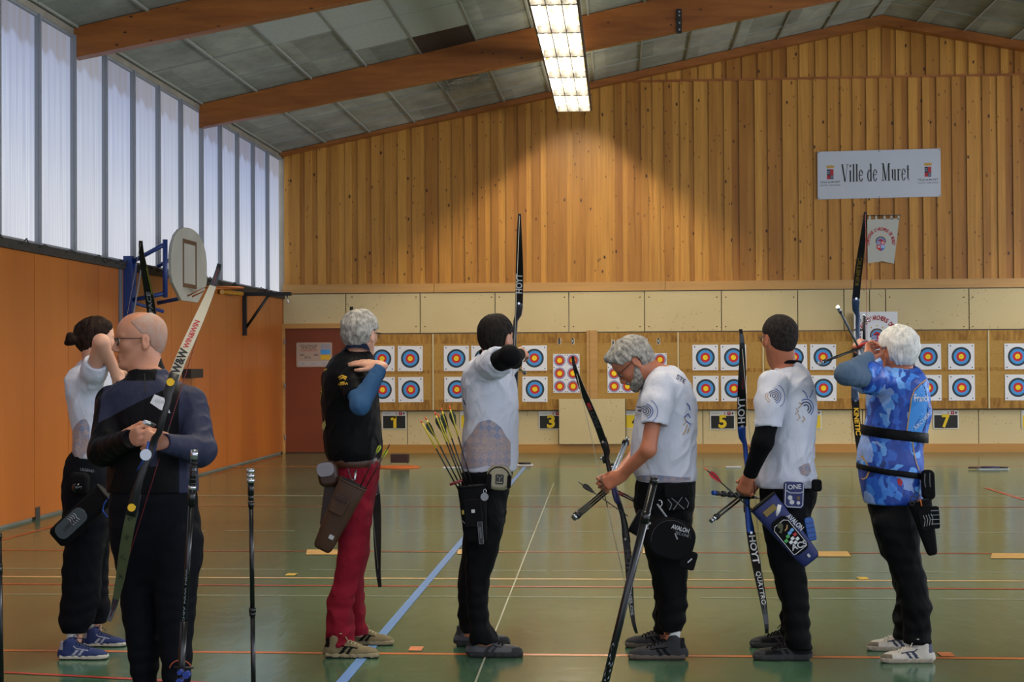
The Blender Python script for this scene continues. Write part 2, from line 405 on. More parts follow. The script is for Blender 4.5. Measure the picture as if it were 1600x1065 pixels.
# ---- straw butts the targets hang on (fixed to the wall)
straw = mat('straw_board', '#a67c38', rough=.85)
g = G(straw); oc = g.tc.outputs['Object']
c = g.mix(g.noise(g.map(oc, (26, 5, 30)), 1, 5, .7), '#8b6528', '#c2964c'); c = g.mix(g.ramp(g.noise(g.map(oc, (1.5, 1, 6)), 1, 3), (.4, 0), (.8, .3)), c, '#c49c58')
g.color(c)
straw2 = mat('straw_board_edge', '#946a28', rough=.85)
g = G(straw2); oc = g.tc.outputs['Object']
g.color(g.mix(g.ramp(g.noise(g.map(oc, (14, 5, 3)), 1, 4, .7), (.35, 0), (.65, 1)), '#7f551d', '#b3853d'))
YB = D - .15
cream = mat('cream_strip', '#cbb98c', rough=.6)
edges = [at(q, 580, YB).x for q in (560, 677, 923, 1060, 1193, 1334, 1545)] + [at(1790, 580, YB).x]
for i, (a, b) in enumerate(zip(edges[:-1], edges[1:])):
    r = thing('target_butt', ['straw target butt beside the red door', 'straw target butt holding the faces of lanes two and three', 'straw target butt right of the wooden post, lettered faces',
              'straw target butt above number card five, left part', 'straw target butt above card five, right part', 'straw target butt behind the archer in blue', 'straw target butt at the right edge'][i],
              'archery butt', ((a + b) / 2, YB, .70), 'straw butts along the far wall')
    mb = MB(); mb.box((a + .015, YB, .72), (b - .003, D - .085, 2.01), 0); mb.build('straw_core', [straw], r)
    for za, zb in ((.72, .90), (1.34, 1.40), (1.84, 2.01)):
        mb = MB(); mb.box((a + .015, YB - .004, za), (b - .015, YB, zb), 0); mb.build('edge_band', [straw2], r)
    mb = MB(); mb.box((b - .014, YB - .018, .72), (b + .010, YB, 2.01), 0); mb.build('joint_strip', [cream], r)
mb = MB(); mb.box((at(873, 670, YB).x + .01, YB - .045, .15), (at(977, 670, YB).x, YB - .02, .905), 0); mb.box((at(977, 670, YB).x, YB - .045, .15), (at(977, 670, YB).x + .012, YB - .02, .905), 1)
tag(recentre(mb.build('beige_board', [beige, darkgap])), 'pale board leaning on the wall between number cards three and four', 'board')
r = MB(); a = at(917, 580, YB).x; b = at(934, 580, YB).x; r.box((a, YB - .05, .91), (b, YB - .021, 2.05)); r.box((a + .045, YB - .056, .91), (a + .05, YB - .05, 2.05), 1)
tag(recentre(r.build('wooden_post', [lightwood, darkgap])), 'narrow wooden post standing between two straw butts', 'post')

# ---- red door, left end of the far wall
door = mat('red_door', '#70300f', rough=.5, var=.1, vscale=(1, 1, 2)); 
mb = MB(); xa, xb = at(447, 600, D).x, at(541, 600, D).x
mb.box((xa, D - .06, .01), (xb, D - .02, 2.12), 0)
dr = tag(mb.build('door_1', [door]), 'red-brown door at the left end of the far wall', kind='structure')
mb = MB()
mb.box((WX, D - .10, 0), (xa, D, 2.2), 0); mb.box((xa, D - .10, 2.12), (xb + .12, D, 2.2), 0); mb.box((xb, D - .10, 0), (xb + .12, D, 2.12), 0)
mb.build('door_frame', [lightwood], dr)
mb = MB()
for zz in (.22, 1.1, 1.85): mb.tube([(xa + .004, D - .11, zz), (xa + .004, D - .11, zz + .09)], .011)
mb.build('hinge', [alu], dr)
# trims
mb = MB()
def slope_box(mb, x0, x1, ya, yb, z0, z1, mi=0):
    """z0,z1: functions of x; straight pieces, split at the ridge"""
    xs = [x0] + ([RIDGE] if x0 < RIDGE < x1 else []) + [x1]
    for a, b in zip(xs[:-1], xs[1:]):
        mb.prism([(a, ya, z0(a)), (b, ya, z0(b)), (b, ya, z1(b)), (a, ya, z1(a))], (0, yb - ya, 0), mi=mi)
mb.box((WX + (ZT - ZW) / SL - .05, D - .06, ZT - .0), (2 * RIDGE - WX - (ZT - ZW) / SL, D - .0, ZT + .035))
mb2 = MB(); slope_box(mb2, WX, RX, D - .075, D, lambda x: ceil_z(x) - .03, lambda x: ceil_z(x) + .01)
glu = mat('glulam', '#8f5220', rough=.4, spec=.4)
g = G(glu); oc = g.tc.outputs['Object']
c = g.mix(g.ramp(g.noise(g.map(oc, (1.2, 6, 9)), 1, 5, .6), (.3, 0), (.7, 1)), '#7e4519', '#a3622a'); c = g.mix(g.ramp(g.vor(g.map(oc, (4, 3, 8)), 1), (.05, 1), (.11, 0)), c, '#3a1a08')
z = g.sep(oc)
g.color(c)
tag(mb.build('trim_1', [glu]), 'horizontal batten across the pine wall', kind='structure'); tag(mb2.build('trim_2', [glu]), 'rake batten under the roof', kind='structure')

# ---- ceiling: sloping panels, grid bars, beams
cm = mat('ceiling_panel', '#77786c', rough=.9)
g = G(cm); oc = g.tc.outputs['Object']
c = g.mix(g.ramp(g.noise(g.map(oc, (1.6, 1.2, 1)), 1, 5, .65), (.3, 0), (.75, 1)), '#7b7c72', '#abaa9c'); c = g.mix(g.ramp(g.noise(g.map(oc, (7, 7, 7)), 1, 6, .8), (.55, 0), (.8, .5)), c, '#484a42')
br = g.N.new('ShaderNodeTexBrick'); g.L.new(g.map(oc, (1 / .76, 1 / 1.25, 1), (.3, .02, 0)), br.inputs['Vector']); br.offset = 0
br.inputs['Scale'].default_value = 1; br.inputs['Mortar Size'].default_value = 0; br.inputs['Brick Width'].default_value = 1; br.inputs['Row Height'].default_value = 1
br.inputs['Color1'].default_value = (.78,) * 3 + (1,); br.inputs['Color2'].default_value = (1.12,) * 3 + (1,)
c = g.mix(1, c, br.outputs[0], 'MULTIPLY'); g.color(c)
tbar = mat('ceiling_grid', '#8f8f86', rough=.6); cleanp = mat('clean_ceiling_panel', '#a9aca4', rough=.85, var=.05); hole = mat('open_ceiling_void', '#3a2413', rough=.9, var=.2)
mb = MB()
for (a, b) in ((WX - .1, RIDGE), (RIDGE, RX + .1)):
    mb.prism([(a, -2, ceil_z(a) + .03), (b, -2, ceil_z(b) + .03), (b, -2, ceil_z(b) + .15), (a, -2, ceil_z(a) + .15)], (0, D + 2, 0))
ce = tag(mb.build('ceiling', [cm]), 'dirty grey panelled sloping ceiling', kind='structure')
mb = MB()
xs = [WX + .02 + .76 * k for k in range(28)]
for x in xs:
    if x < RX: z = ceil_z(x); mb.box((x - .014, -2, z + .005), (x + .014, D, z + .033))
for k in range(23):
    y = 26.1 - 1.25 * k
    slope_box(mb, WX, RX, y - .008, y + .008, lambda x: ceil_z(x) + .012, lambda x: ceil_z(x) + .033)
mb.build('grid_bars', [tbar], ce)
def cpanel(px0, py0, name, m_, w=.76, l=1.25, dz=.012, dx=0, dy=0):
    # find the grid cell under a pixel on the left slope
    r = ray(px0, py0); t = 10
    for _ in range(60):
        p = ORG + r * t; t -= (p.z - ceil_z(p.x)) / (r.z - SL * r.x) * .8
    i = math.floor((p.x - WX - .02) / .76); j = math.floor((26.1 - p.y) / 1.25)
    x0 = WX + .02 + .76 * i + dx; y0 = 26.1 - 1.25 * (j + 1) + dy
    q = MB(); q.prism([(x0 + .016, y0 + .01, ceil_z(x0) + dz), (x0 + w - .016, y0 + .01, ceil_z(x0 + w) + dz), (x0 + w - .016, y0 + .01, ceil_z(x0 + w) + dz + .01), (x0 + .016, y0 + .01, ceil_z(x0) + dz + .01)], (0, l - .02, 0))
    q.build(name, [m_], ce)
for (a, b) in ((430, 48), (555, 22), (585, 55), (660, 25), (640, 20)): cpanel(a, b, 'clean_panel', cleanp)
cpanel(700, 68, 'missing_panel', hole); cpanel(635, 140, 'missing_panel', hole, w=.3, l=.5)
cpanel(1100, 12, 'sagging_panel', hole, w=.5, l=.08)
for k, yb in enumerate((1.1, 6.0, 11.0, 16.0, 20.9)):
    mb = MB()
    dep = lambda x: .30 + .028 * (min(x, 2 * RIDGE - x) - WX)
    n = 12
    for (x0, x1) in ((WX - .02, RIDGE), (RIDGE, RX)):
        mb.prism([(x0, yb, ceil_z(x0) - dep(x0)), (x1, yb, ceil_z(x1) - dep(x1)), (x1, yb, ceil_z(x1) + .02), (x0, yb, ceil_z(x0) + .02)], (0, .16, 0))
    b = tag(mb.build(f'trim_{k + 3}', [glu]), 'glulam roof beam crossing the hall', kind='structure')
    if k == 4:
        p = at(1061, 30, yb - .03); mb = MB(); mb.box((p.x - .035, yb - .03, p.z - .19), (p.x + .035, yb, p.z + .14)); mb.build('steel_plate', [mat('black_steel', '#141414', rough=.5)], b)
        mb = MB()
        for q in (-.14, -.05, .05, .1): mb.sphere((p.x, yb - .035, p.z + q), .014)
        mb.build('bolts', [alu], b)
mb = MB(); slope_box(mb, WX, RX, D - .26, D - .075, lambda x: ceil_z(x) - .02 - .012 * (min(x, 2 * RIDGE - x) - WX) , lambda x: ceil_z(x) + .02)
tag(mb.build('trim_9', [glu]), 'glulam roof beam against the far wall', kind='structure')

# ---- louvred strip lights: one row seen, the same again over the right slope and behind the camera
tube_m = mat('lit_tube', '#ffffff', emit='#fff1da', estr=70); tray = mat('light_tray', '#3c3a34', rough=.5); louv = mat('louvre_blade', '#242118', rough=.5)
diff = mat('lit_reflector', '#18160f', rough=.5, spec=0)
g = G(diff); oc = g.tc.outputs['Object']; s = g.sep(oc)
col = g.ramp(g.noise(g.map(oc, (9, 3.2, 1)), 1, 2), (.25, '#c9a860'), (.42, '#f4e2ac'), (.6, '#fffbe8')); g.L.new(col, g.b.inputs['Emission Color']); g.b.inputs['Emission Strength'].default_value = 1.0
def luminaire(x0, y0, label, first=[]):
    z = 5.57; w = .55; l = 1.465
    if first:
        c_ = copy_tree(first[0]); c_.location = (x0, y0, z); c_['label'] = label; return c_
    r = thing('strip_light', label, 'ceiling light', (x0, y0, z), 'louvred strip lights hanging in rows'); r_ = r
    mb = MB(); mb.box((x0 - w / 2, y0 + .01, z + .09), (x0 + w / 2, y0 + l - .01, z + .11)); mb.build('reflector', [diff], r)
    mb = MB()
    for sx in (-1, 1): mb.box((x0 + sx * w / 2 - .012, y0, z), (x0 + sx * w / 2 + .012, y0 + l, z + .13))
    for yy in (y0, y0 + l): mb.box((x0 - w / 2, yy - .012, z), (x0 + w / 2, yy + .012, z + .13))
    mb.build('housing', [tray], r)
    mb = MB()
    for q in (-1, 1): mb.box((x0 + q * w / 6 - .006, y0, z + .005), (x0 + q * w / 6 + .006, y0 + l, z + .06))
    mb.build('louvre', [louv], r)
    for q in (-1, 0, 1):
        mb = MB(); mb.tube([(x0 + q * w / 3, y0 + .04, z + .075), (x0 + q * w / 3, y0 + l - .04, z + .075)], .013, n=8); mb.build('tube', [tube_m], r)
    for yy in (y0 + .3, y0 + l - .3): mb = MB(); mb.tube([(x0, yy, z + .11), (x0, yy, 6.12)], .006); mb.build('hanger', [alu], r)
    first.append(r); return r
XL = -.74
labs = ['far end of the strip light row, nearest the pine wall', 'second lit section from the far end of the strip light row', 'third lit section from the far end of the strip light row',
        'fourth lit section from the far end of the strip light row', 'fifth section from the far end, near the top edge', 'section cut by the top edge of the photo']
for k in range(6): luminaire(XL, 23.5 - 1.5 * k, 'louvred fluorescent ceiling light, ' + labs[k])
for k in range(7): luminaire(XL, 4.0 + 1.5 * k, 'louvred fluorescent ceiling light above the archers, outside the frame')
for k in range(4): luminaire(9.4, 22 - 1.5 * k, 'louvred fluorescent ceiling light over the right slope, outside the frame')
for k in range(5): luminaire(9.4, 4.0 + 1.5 * k, 'louvred fluorescent ceiling light over the right slope, outside the frame')
# wire-guarded round vent in the ceiling
p = at(722, 124, 23.6)

# ============================================================ SMOOTH-SURFACE MODELLER (distance fields meshed by surface nets)
class SDF:
    """smooth union of shapes on a regular grid"""
    def __init__(s, lo, hi, h):
        s.h = h; s.lo = np.array(lo, float) - 3 * h; n = np.ceil((np.array(hi) + 3 * h - s.lo) / h).astype(int) + 1
        s.n = n; s.F = np.full(n, 1.0, np.float32)
        s.ax = [s.lo[i] + h * np.arange(n[i]) for i in range(3)]
    def _box(s, lo, hi):
        a = np.maximum(np.floor((np.array(lo) - s.lo) / s.h).astype(int), 0); b = np.minimum(np.ceil((np.array(hi) - s.lo) / s.h).astype(int) + 1, s.n)
        if (b <= a).any(): return None
        sl = tuple(slice(a[i], b[i]) for i in range(3))
        P = np.meshgrid(*[s.ax[i][sl[i]].astype(np.float32) for i in range(3)], indexing='ij', sparse=True)
        return sl, P
    def put(s, lo, hi, fn, k=.01, mode='u'):
        pad = k + 2 * s.h; q = s._box([x - pad for x in lo], [x + pad for x in hi])
        if q is None: return
        sl, P = q; d = fn(*P).astype(np.float32); A = s.F[sl]
        if mode == 'u':
            if k > 0: hh = np.maximum(k - np.abs(A - d), 0) / k; s.F[sl] = np.minimum(A, d) - hh * hh * k * .25
            else: s.F[sl] = np.minimum(A, d)
        else:   # smooth subtraction
            d = -d
            if k > 0: hh = np.maximum(k - np.abs(A - d), 0) / k; s.F[sl] = np.maximum(A, d) + hh * hh * k * .25
            else: s.F[sl] = np.maximum(A, d)
    def cap(s, a, b, ra, rb=None, k=.01, mode='u', flat=None):
        """tapered capsule; flat=(axis vector, factor) squashes it along an axis"""
        rb = ra if rb is None else rb; a = np.array(a, float); b = np.array(b, float); m = max(ra, rb)
        ab = b - a; L2 = max(float(ab @ ab), 1e-9)
        def fn(x, y, z):
            t = np.clip(((x - a[0]) * ab[0] + (y - a[1]) * ab[1] + (z - a[2]) * ab[2]) / L2, 0, 1)
            dx, dy, dz = x - a[0] - t * ab[0], y - a[1] - t * ab[1], z - a[2] - t * ab[2]
            q = dx * dx + dy * dy + dz * dz
            if flat:
                u, f = flat; w = dx * u[0] + dy * u[1] + dz * u[2]; q = q + w * w * (1 / (f * f) - 1)
                return (np.sqrt(q) - (ra + (rb - ra) * t)) * min(1, f * 1.3)
            return np.sqrt(q) - (ra + (rb - ra) * t)
        s.put(np.minimum(a, b) - m, np.maximum(a, b) + m, fn, k, mode)
    def ell(s, c, r, M=None, k=.01, mode='u'):
        """ellipsoid radii r in frame M (3x3, columns = axes)"""
        c = np.array(c, float); r = np.array(r, float); m = r.max(); M = np.eye(3) if M is None else np.array(M, float)
        def fn(x, y, z):
            dx, dy, dz = x - c[0], y - c[1], z - c[2]
            q = [(dx * M[0, i] + dy * M[1, i] + dz * M[2, i]) for i in range(3)]
            k0 = np.sqrt(sum((q[i] / r[i]) ** 2 for i in range(3))); k1 = np.sqrt(sum((q[i] / r[i] ** 2) ** 2 for i in range(3))) + 1e-9
            return k0 * (k0 - 1) / k1
        s.put(c - m, c + m, fn, k, mode)
    def rbox(s, c, r, M=None, e=.01, k=.01, mode='u'):
        c = np.array(c, float); r = np.array(r, float); m = float(np.linalg.norm(r)); M = np.eye(3) if M is None else np.array(M, float)
        def fn(x, y, z):
            dx, dy, dz = x - c[0], y - c[1], z - c[2]
            q = [np.abs(dx * M[0, i] + dy * M[1, i] + dz * M[2, i]) - r[i] + e for i in range(3)]
            return np.sqrt(sum(np.maximum(t, 0) ** 2 for t in q)) + np.minimum(np.maximum(np.maximum(q[0], q[1]), q[2]), 0) - e
        s.put(c - m, c + m, fn, k, mode)
    def column(s, secs, k=.02, yaw=0, p=2.3, mode='u'):
        """vertical loft of superellipses. secs: (z, cx, cy, rx, ry), any order"""
        S = np.array(sorted(secs)); zs = S[:, 0]; ca, sa = math.cos(yaw), math.sin(yaw); m = S[:, 3:5].max()
        lo = [S[:, 1].min() - m, S[:, 2].min() - m, zs[0]]; hi = [S[:, 1].max() + m, S[:, 2].max() + m, zs[-1]]
        zf = np.linspace(zs[0], zs[-1], 160)
        def smooth(col):
            v = np.interp(zf, zs, col); w = np.array([1, 2, 3, 4, 3, 2, 1.]); w /= w.sum(); return np.convolve(np.pad(v, 3, 'edge'), w, 'valid')
        T = [smooth(S[:, i]) for i in range(1, 5)]
        def fn(x, y, z):
            cx, cy, rx, ry = [np.interp(z.ravel(), zf, t).reshape(z.shape).astype(np.float32) for t in T]
            dx, dy = x - cx, y - cy; u = dx * ca + dy * sa; v = -dx * sa + dy * ca
            r = (np.abs(u / rx) ** p + np.abs(v / ry) ** p) ** (1 / p); L = np.sqrt(u * u + v * v) + 1e-6
            d = np.where(r > 1e-3, L * (1 - 1 / np.maximum(r, 1e-3)), -np.minimum(rx, ry))
            dz = np.maximum(zs[0] - z, z - zs[-1])
            return np.maximum(d, dz + .0 * d)
        s.put(lo, hi, fn, k, mode)
    def halfspace(s, p, n, k=.01):
        """keep the side the normal points away from"""
        p = np.array(p, float); n = np.array(n, float); n /= np.linalg.norm(n)
        x, y, z = np.meshgrid(*[a.astype(np.float32) for a in s.ax], indexing='ij', sparse=True)
        d = (x - p[0]) * n[0] + (y - p[1]) * n[1] + (z - p[2]) * n[2]
        if k > 0: hh = np.maximum(k - np.abs(s.F - d), 0) / k; s.F = np.maximum(s.F, d) + hh * hh * k * .25
        else: s.F = np.maximum(s.F, d)
    def mesh(s):
        F = s.F; n = F.shape; I = F < 0
        # active cells
        c = np.zeros([k - 1 for k in n], np.uint8)
        for i in (0, 1):
            for j in (0, 1):
                for k in (0, 1): c += I[i:n[0] - 1 + i, j:n[1] - 1 + j, k:n[2] - 1 + k]
        act = (c > 0) & (c < 8); ijk = np.argwhere(act)
        if not len(ijk): return np.zeros((0, 3)), np.zeros((0, 4), int)
        idx = np.full(act.shape, -1, np.int32); idx[act] = np.arange(len(ijk))
        acc = np.zeros((len(ijk), 3)); cnt = np.zeros(len(ijk))
        corners = [(a, b, d) for a in (0, 1) for b in (0, 1) for d in (0, 1)]
        val = {q: F[ijk[:, 0] + q[0], ijk[:, 1] + q[1], ijk[:, 2] + q[2]].astype(float) for q in corners}
        for q in corners:
            for ax in range(3):
                if q[ax] == 0:
                    q2 = list(q); q2[ax] = 1; q2 = tuple(q2); a, b = val[q], val[q2]; m_ = (a < 0) != (b < 0)
                    t = np.where(m_, a / np.where(m_, a - b, 1), 0); pos = np.array(q, float)[None, :].repeat(len(ijk), 0); pos[:, ax] += t
                    acc += pos * m_[:, None]; cnt += m_
        V = s.lo + (ijk + acc / cnt[:, None]) * s.h
        Q = []
        for ax in range(3):
            a1, a2 = (ax + 1) % 3, (ax + 2) % 3
            sl0 = [slice(1, -1)] * 3; sl0[ax] = slice(0, -1); sl1 = list(sl0); sl1[ax] = slice(1, None)
            A, B = I[tuple(sl0)], I[tuple(sl1)]
            for flip, msk in ((0, A & ~B), (1, ~A & B)):
                e = np.argwhere(msk)
                if not len(e): continue
                base = e.copy(); base[:, a1] += 1; base[:, a2] += 1
                def cell(d1, d2):
                    t = base.copy(); t[:, a1] += d1; t[:, a2] += d2; return idx[t[:, 0], t[:, 1], t[:, 2]]
                q = np.stack([cell(-1, -1), cell(0, -1), cell(0, 0), cell(-1, 0)], 1)
                Q.append(q[:, ::-1] if flip else q)
        return V, np.concatenate(Q)
def relax(V, Q, it=2, lam=.5):
    n = len(V); e = np.concatenate([Q[:, [0, 1]], Q[:, [1, 2]], Q[:, [2, 3]], Q[:, [3, 0]]]); e = np.concatenate([e, e[:, ::-1]])
    cnt = np.bincount(e[:, 0], minlength=n)[:, None].clip(1)
    for _ in range(it):
        for l in (lam, -lam * .9):
            a = np.stack([np.bincount(e[:, 0], V[e[:, 1], i], minlength=n) for i in range(3)], 1) / cnt; V = V + l * (a - V)
    return V
def vnormals(V, Q):
    fn = np.cross(V[Q[:, 2]] - V[Q[:, 0]], V[Q[:, 3]] - V[Q[:, 1]]); N = np.zeros_like(V)
    for i in range(4):
        for k in range(3): N[:, k] += np.bincount(Q[:, i], fn[:, k], minlength=len(V))
    return N / (np.linalg.norm(N, axis=1)[:, None] + 1e-12)
# vectorised smooth value noise
_rs = np.random.RandomState(5); _T = _rs.rand(64, 64, 64)
def vnoise(P, sc, off=0):
    q = P * np.array(sc) + off + 100; i = np.floor(q).astype(int); f = q - i; f = f * f * (3 - 2 * f); i &= 63; j = (i + 1) & 63
    r = 0
    for a in (0, 1):
        for b in (0, 1):
            for c in (0, 1):
                X = (j if a else i)[:, 0]; Y = (j if b else i)[:, 1]; Z = (j if c else i)[:, 2]
                r = r + _T[X, Y, Z] * (f[:, 0] if a else 1 - f[:, 0]) * (f[:, 1] if b else 1 - f[:, 1]) * (f[:, 2] if c else 1 - f[:, 2])
    return r * 2 - 1
def folds(P, amp, sc=(8, 8, 5), rot=.6, off=0):
    """cloth: broad swells plus narrow tilted creases that come and go"""
    def tilt(r):
        c, s_ = math.cos(r), math.sin(r); Q_ = P.copy(); Q_[:, 0] = P[:, 0] * c - P[:, 2] * s_; Q_[:, 2] = P[:, 0] * s_ + P[:, 2] * c
        return Q_ + vnoise(P, (5, 5, 5), off + 9)[:, None] * .05
    f = tuple(x * 2.6 if i < 2 else x * 1.1 for i, x in enumerate(sc)); broad = vnoise(tilt(rot), sc, off)
    r1 = 1 - 2.2 * np.abs(vnoise(tilt(rot), f, off + 3)); r2 = 1 - 2.2 * np.abs(vnoise(tilt(-rot * .8), f, off + 31)); m1 = np.clip(.5 + vnoise(P, (5, 5, 4), off + 20), 0, 1); m2 = np.clip(.4 + vnoise(P, (5, 5, 4), off + 50), 0, 1)
    return amp * (.35 * broad + .75 * np.maximum(r1, -.4) * m1 + .6 * np.maximum(r2, -.4) * m2)
def sdf_obj(name, S, m, parent=None, base=None, it=2, disp=None, matfn=None, pre=None):
    V, Q = S.mesh(); V = relax(V, Q, it)
    if disp is not None: N = vnormals(V, Q); V = V + N * disp(V)[:, None]
    O = np.array(parent_world(parent)) if base is None else np.array(base)
    me = bpy.data.meshes.new(name); W_ = V - O
    me.vertices.add(len(V)); me.vertices.foreach_set('co', W_.ravel().astype(np.float32))
    me.loops.add(Q.size); me.loops.foreach_set('vertex_index', Q.ravel().astype(np.int32))
    me.polygons.add(len(Q)); me.polygons.foreach_set('loop_start', np.arange(0, Q.size, 4, dtype=np.int32)); me.polygons.foreach_set('loop_total', np.full(len(Q), 4, np.int32))
    for q in (m if isinstance(m, (list, tuple)) else [m]): me.materials.append(q)
    if matfn is not None:
        C_ = V[Q].mean(1); me.polygons.foreach_set('material_index', matfn(C_).astype(np.int32))
    me.update(calc_edges=True); me.validate(); me.polygons.foreach_set('use_smooth', np.ones(len(me.polygons), bool))
    o = bpy.data.objects.new(name, me); COL.objects.link(o)
    if base is not None: o.location = base
    if parent is not None: o.parent = parent
    return o

def V3(*a): return np.array(a[0] if len(a) == 1 else a, float)
def unit(v): v = V3(v); return v / np.linalg.norm(v)
def frame(f, up=(0, 0, 1)):
    """columns: forward, left, up"""
    f = unit(f); l = unit(np.cross(up, f)); u = np.cross(f, l); return np.stack([f, l, u], 1)

# ------------------------------------------------------------ head, hand, shoe
def head(S, c, M, ears=1, chin=1, neck=None, sc=1, jaw=1, nose=1):
    """c: centre between the ears at eye height. M columns: forward, left, up."""
    P = lambda x, y, z: c + M @ (V3(x, y, z) * sc)
    E = lambda p, r, k=.02, mode='u': S.ell(P(*p), V3(r) * sc, M, k, mode)
    E((-.014, 0, .036), (.099, .077, .082)); E((.018, 0, .028), (.077, .07, .078), .03)
    E((.034, 0, -.035), (.058, .058, .082), .03)
    for y in (-1, 1):
        S.cap(P(-.002, y * .052, -.045), P(.058 * jaw, y * .02, -.098), .021 * sc, .017 * sc, .025)
        E((.062, y * .036, -.022), (.026, .024, .022), .02)                 # cheek
        E((.094, y * .031, .004), (.014, .017, .011), .012, 's')            # eye socket
        E((.083, y * .031, .002), (.0125, .0135, .0115), .002)              # eye
        S.cap(P(.083, y * .017, .0115), P(.081, y * .044, .0115), .0052 * sc, .004 * sc, .004)   # upper lid
        S.cap(P(.084, y * .014, .023), P(.078, y * .048, .022), .008 * sc, .006 * sc, .012)   # brow
        E((.100, y * .011, -.040), (.011, .0075, .0075), .006)
    S.cap(P(.086, 0, .014), P(.111, 0, -.028), .0075 * sc, .0095 * sc, .012)
    E((.109 * nose, 0, -.033), (.0125, .0105, .010), .008)
    E((.075, 0, -.105), (.022, .024, .018), .025)                            # chin
    S.cap(P(.085, -.016, -.063), P(.085, .016, -.063), .0075 * sc, None, .008); S.cap(P(.092, -.010, -.063), P(.092, .010, -.063), .006 * sc, None, .006)
    S.cap(P(.090, -.012, -.077), P(.090, .012, -.077), .007 * sc, None, .008)
    S.cap(P(.1, -.021, -.070), P(.1, .021, -.070), .0035 * sc, None, .003, 's')
    if ears:
        for y in (-1, 1):
            A = M @ np.array(((.95, y * .30, 0), (-y * .30, .95, 0), (0, 0, 1.))).T
            S.ell(P(-.012, y * .079, -.008), V3(.019, .0065, .031) * sc, A, .006)
            S.ell(P(-.008, y * .088, -.004), V3(.010, .006, .017) * sc, A, .004, 's')
            S.ell(P(-.006, y * .079, -.033), V3(.010, .006, .011) * sc, A, .006)
    if neck is not None:
        S.cap(P(-.028, 0, -.045), neck, .056 * sc, .062 * sc, .03)
        S.cap(P(-.01, 0, -.05), V3(neck) + M[:, 0] * .02, .05 * sc, .056 * sc, .03)
def hand(S, w, d, nrm, side, curl=(.5, .6, .4), spread=.12, thumb=(.7, .3, .35), sc=1, idx=None, k=.004, tcurl=.4):
    """w wrist centre, d towards the fingers, nrm out of the palm (palm faces nrm), side=+1 when the thumb lies towards d x nrm"""
    d = unit(d); nrm = unit(nrm - d * np.dot(nrm, d)); s_ = np.cross(d, nrm) * side
    P = lambda a, b, c: V3(w) + (d * a + s_ * b + nrm * c) * sc
    # palm
    for b, L in ((.028, .088), (.010, .092), (-.010, .088), (-.027, .080)):
        S.cap(P(.010, b * .62, 0), P(L, b, 0), .0150 * sc, .0125 * sc, .012)
    S.cap(P(-.012, 0, 0), P(.02, 0, 0), .026 * sc, .024 * sc, .02, flat=(nrm, .78))
    S.ell(P(.035, .024, .010), V3(.03, .014, .014) * sc, np.stack([d, s_, nrm], 1), .012)
    tips = []
    for i, (b, L0, ln, r) in enumerate(((.031, .090, .072, .0092), (.0105, .095, .080, .0096), (-.0105, .091, .074, .0090), (-.030, .083, .059, .0080))):
        cv = curl if idx is None or i not in idx else idx[i]
        a = spread * (1.5 - i) ; cur = P(L0, b, 0); th = 0
        dirn = unit(d * math.cos(a) + s_ * math.sin(a)); seg = (ln * .45, ln * .30, ln * .25); rr = (r, r * .93, r * .85, r * .72)
        for j in range(3):
            th += cv[j]; v = dirn * math.cos(th) + nrm * math.sin(th); nx = cur + v * seg[j] * sc
            S.cap(cur, nx, rr[j] * sc, rr[j + 1] * sc, k); cur = nx
        tips.append(cur)
    # thumb: leaves the side of the palm near its base
    o, a1, a2 = thumb
    cur = P(.022, .026, .008); v = unit(d * math.cos(o) + s_ * math.sin(o) + nrm * a1)
    nx = cur + v * .042 * sc; S.cap(cur, nx, .0145 * sc, .0112 * sc, .010); cur = nx
    v = unit(v + nrm * a2 + d * .25); nx = cur + v * .033 * sc; S.cap(cur, nx, .0108 * sc, .0098 * sc, .004); cur = nx
    v = unit(v + nrm * a2 * .5 - s_ * tcurl + d * .1); nx = cur + v * .027 * sc; S.cap(cur, nx, .0098 * sc, .0075 * sc, .004); tips.append(nx)
    return tips
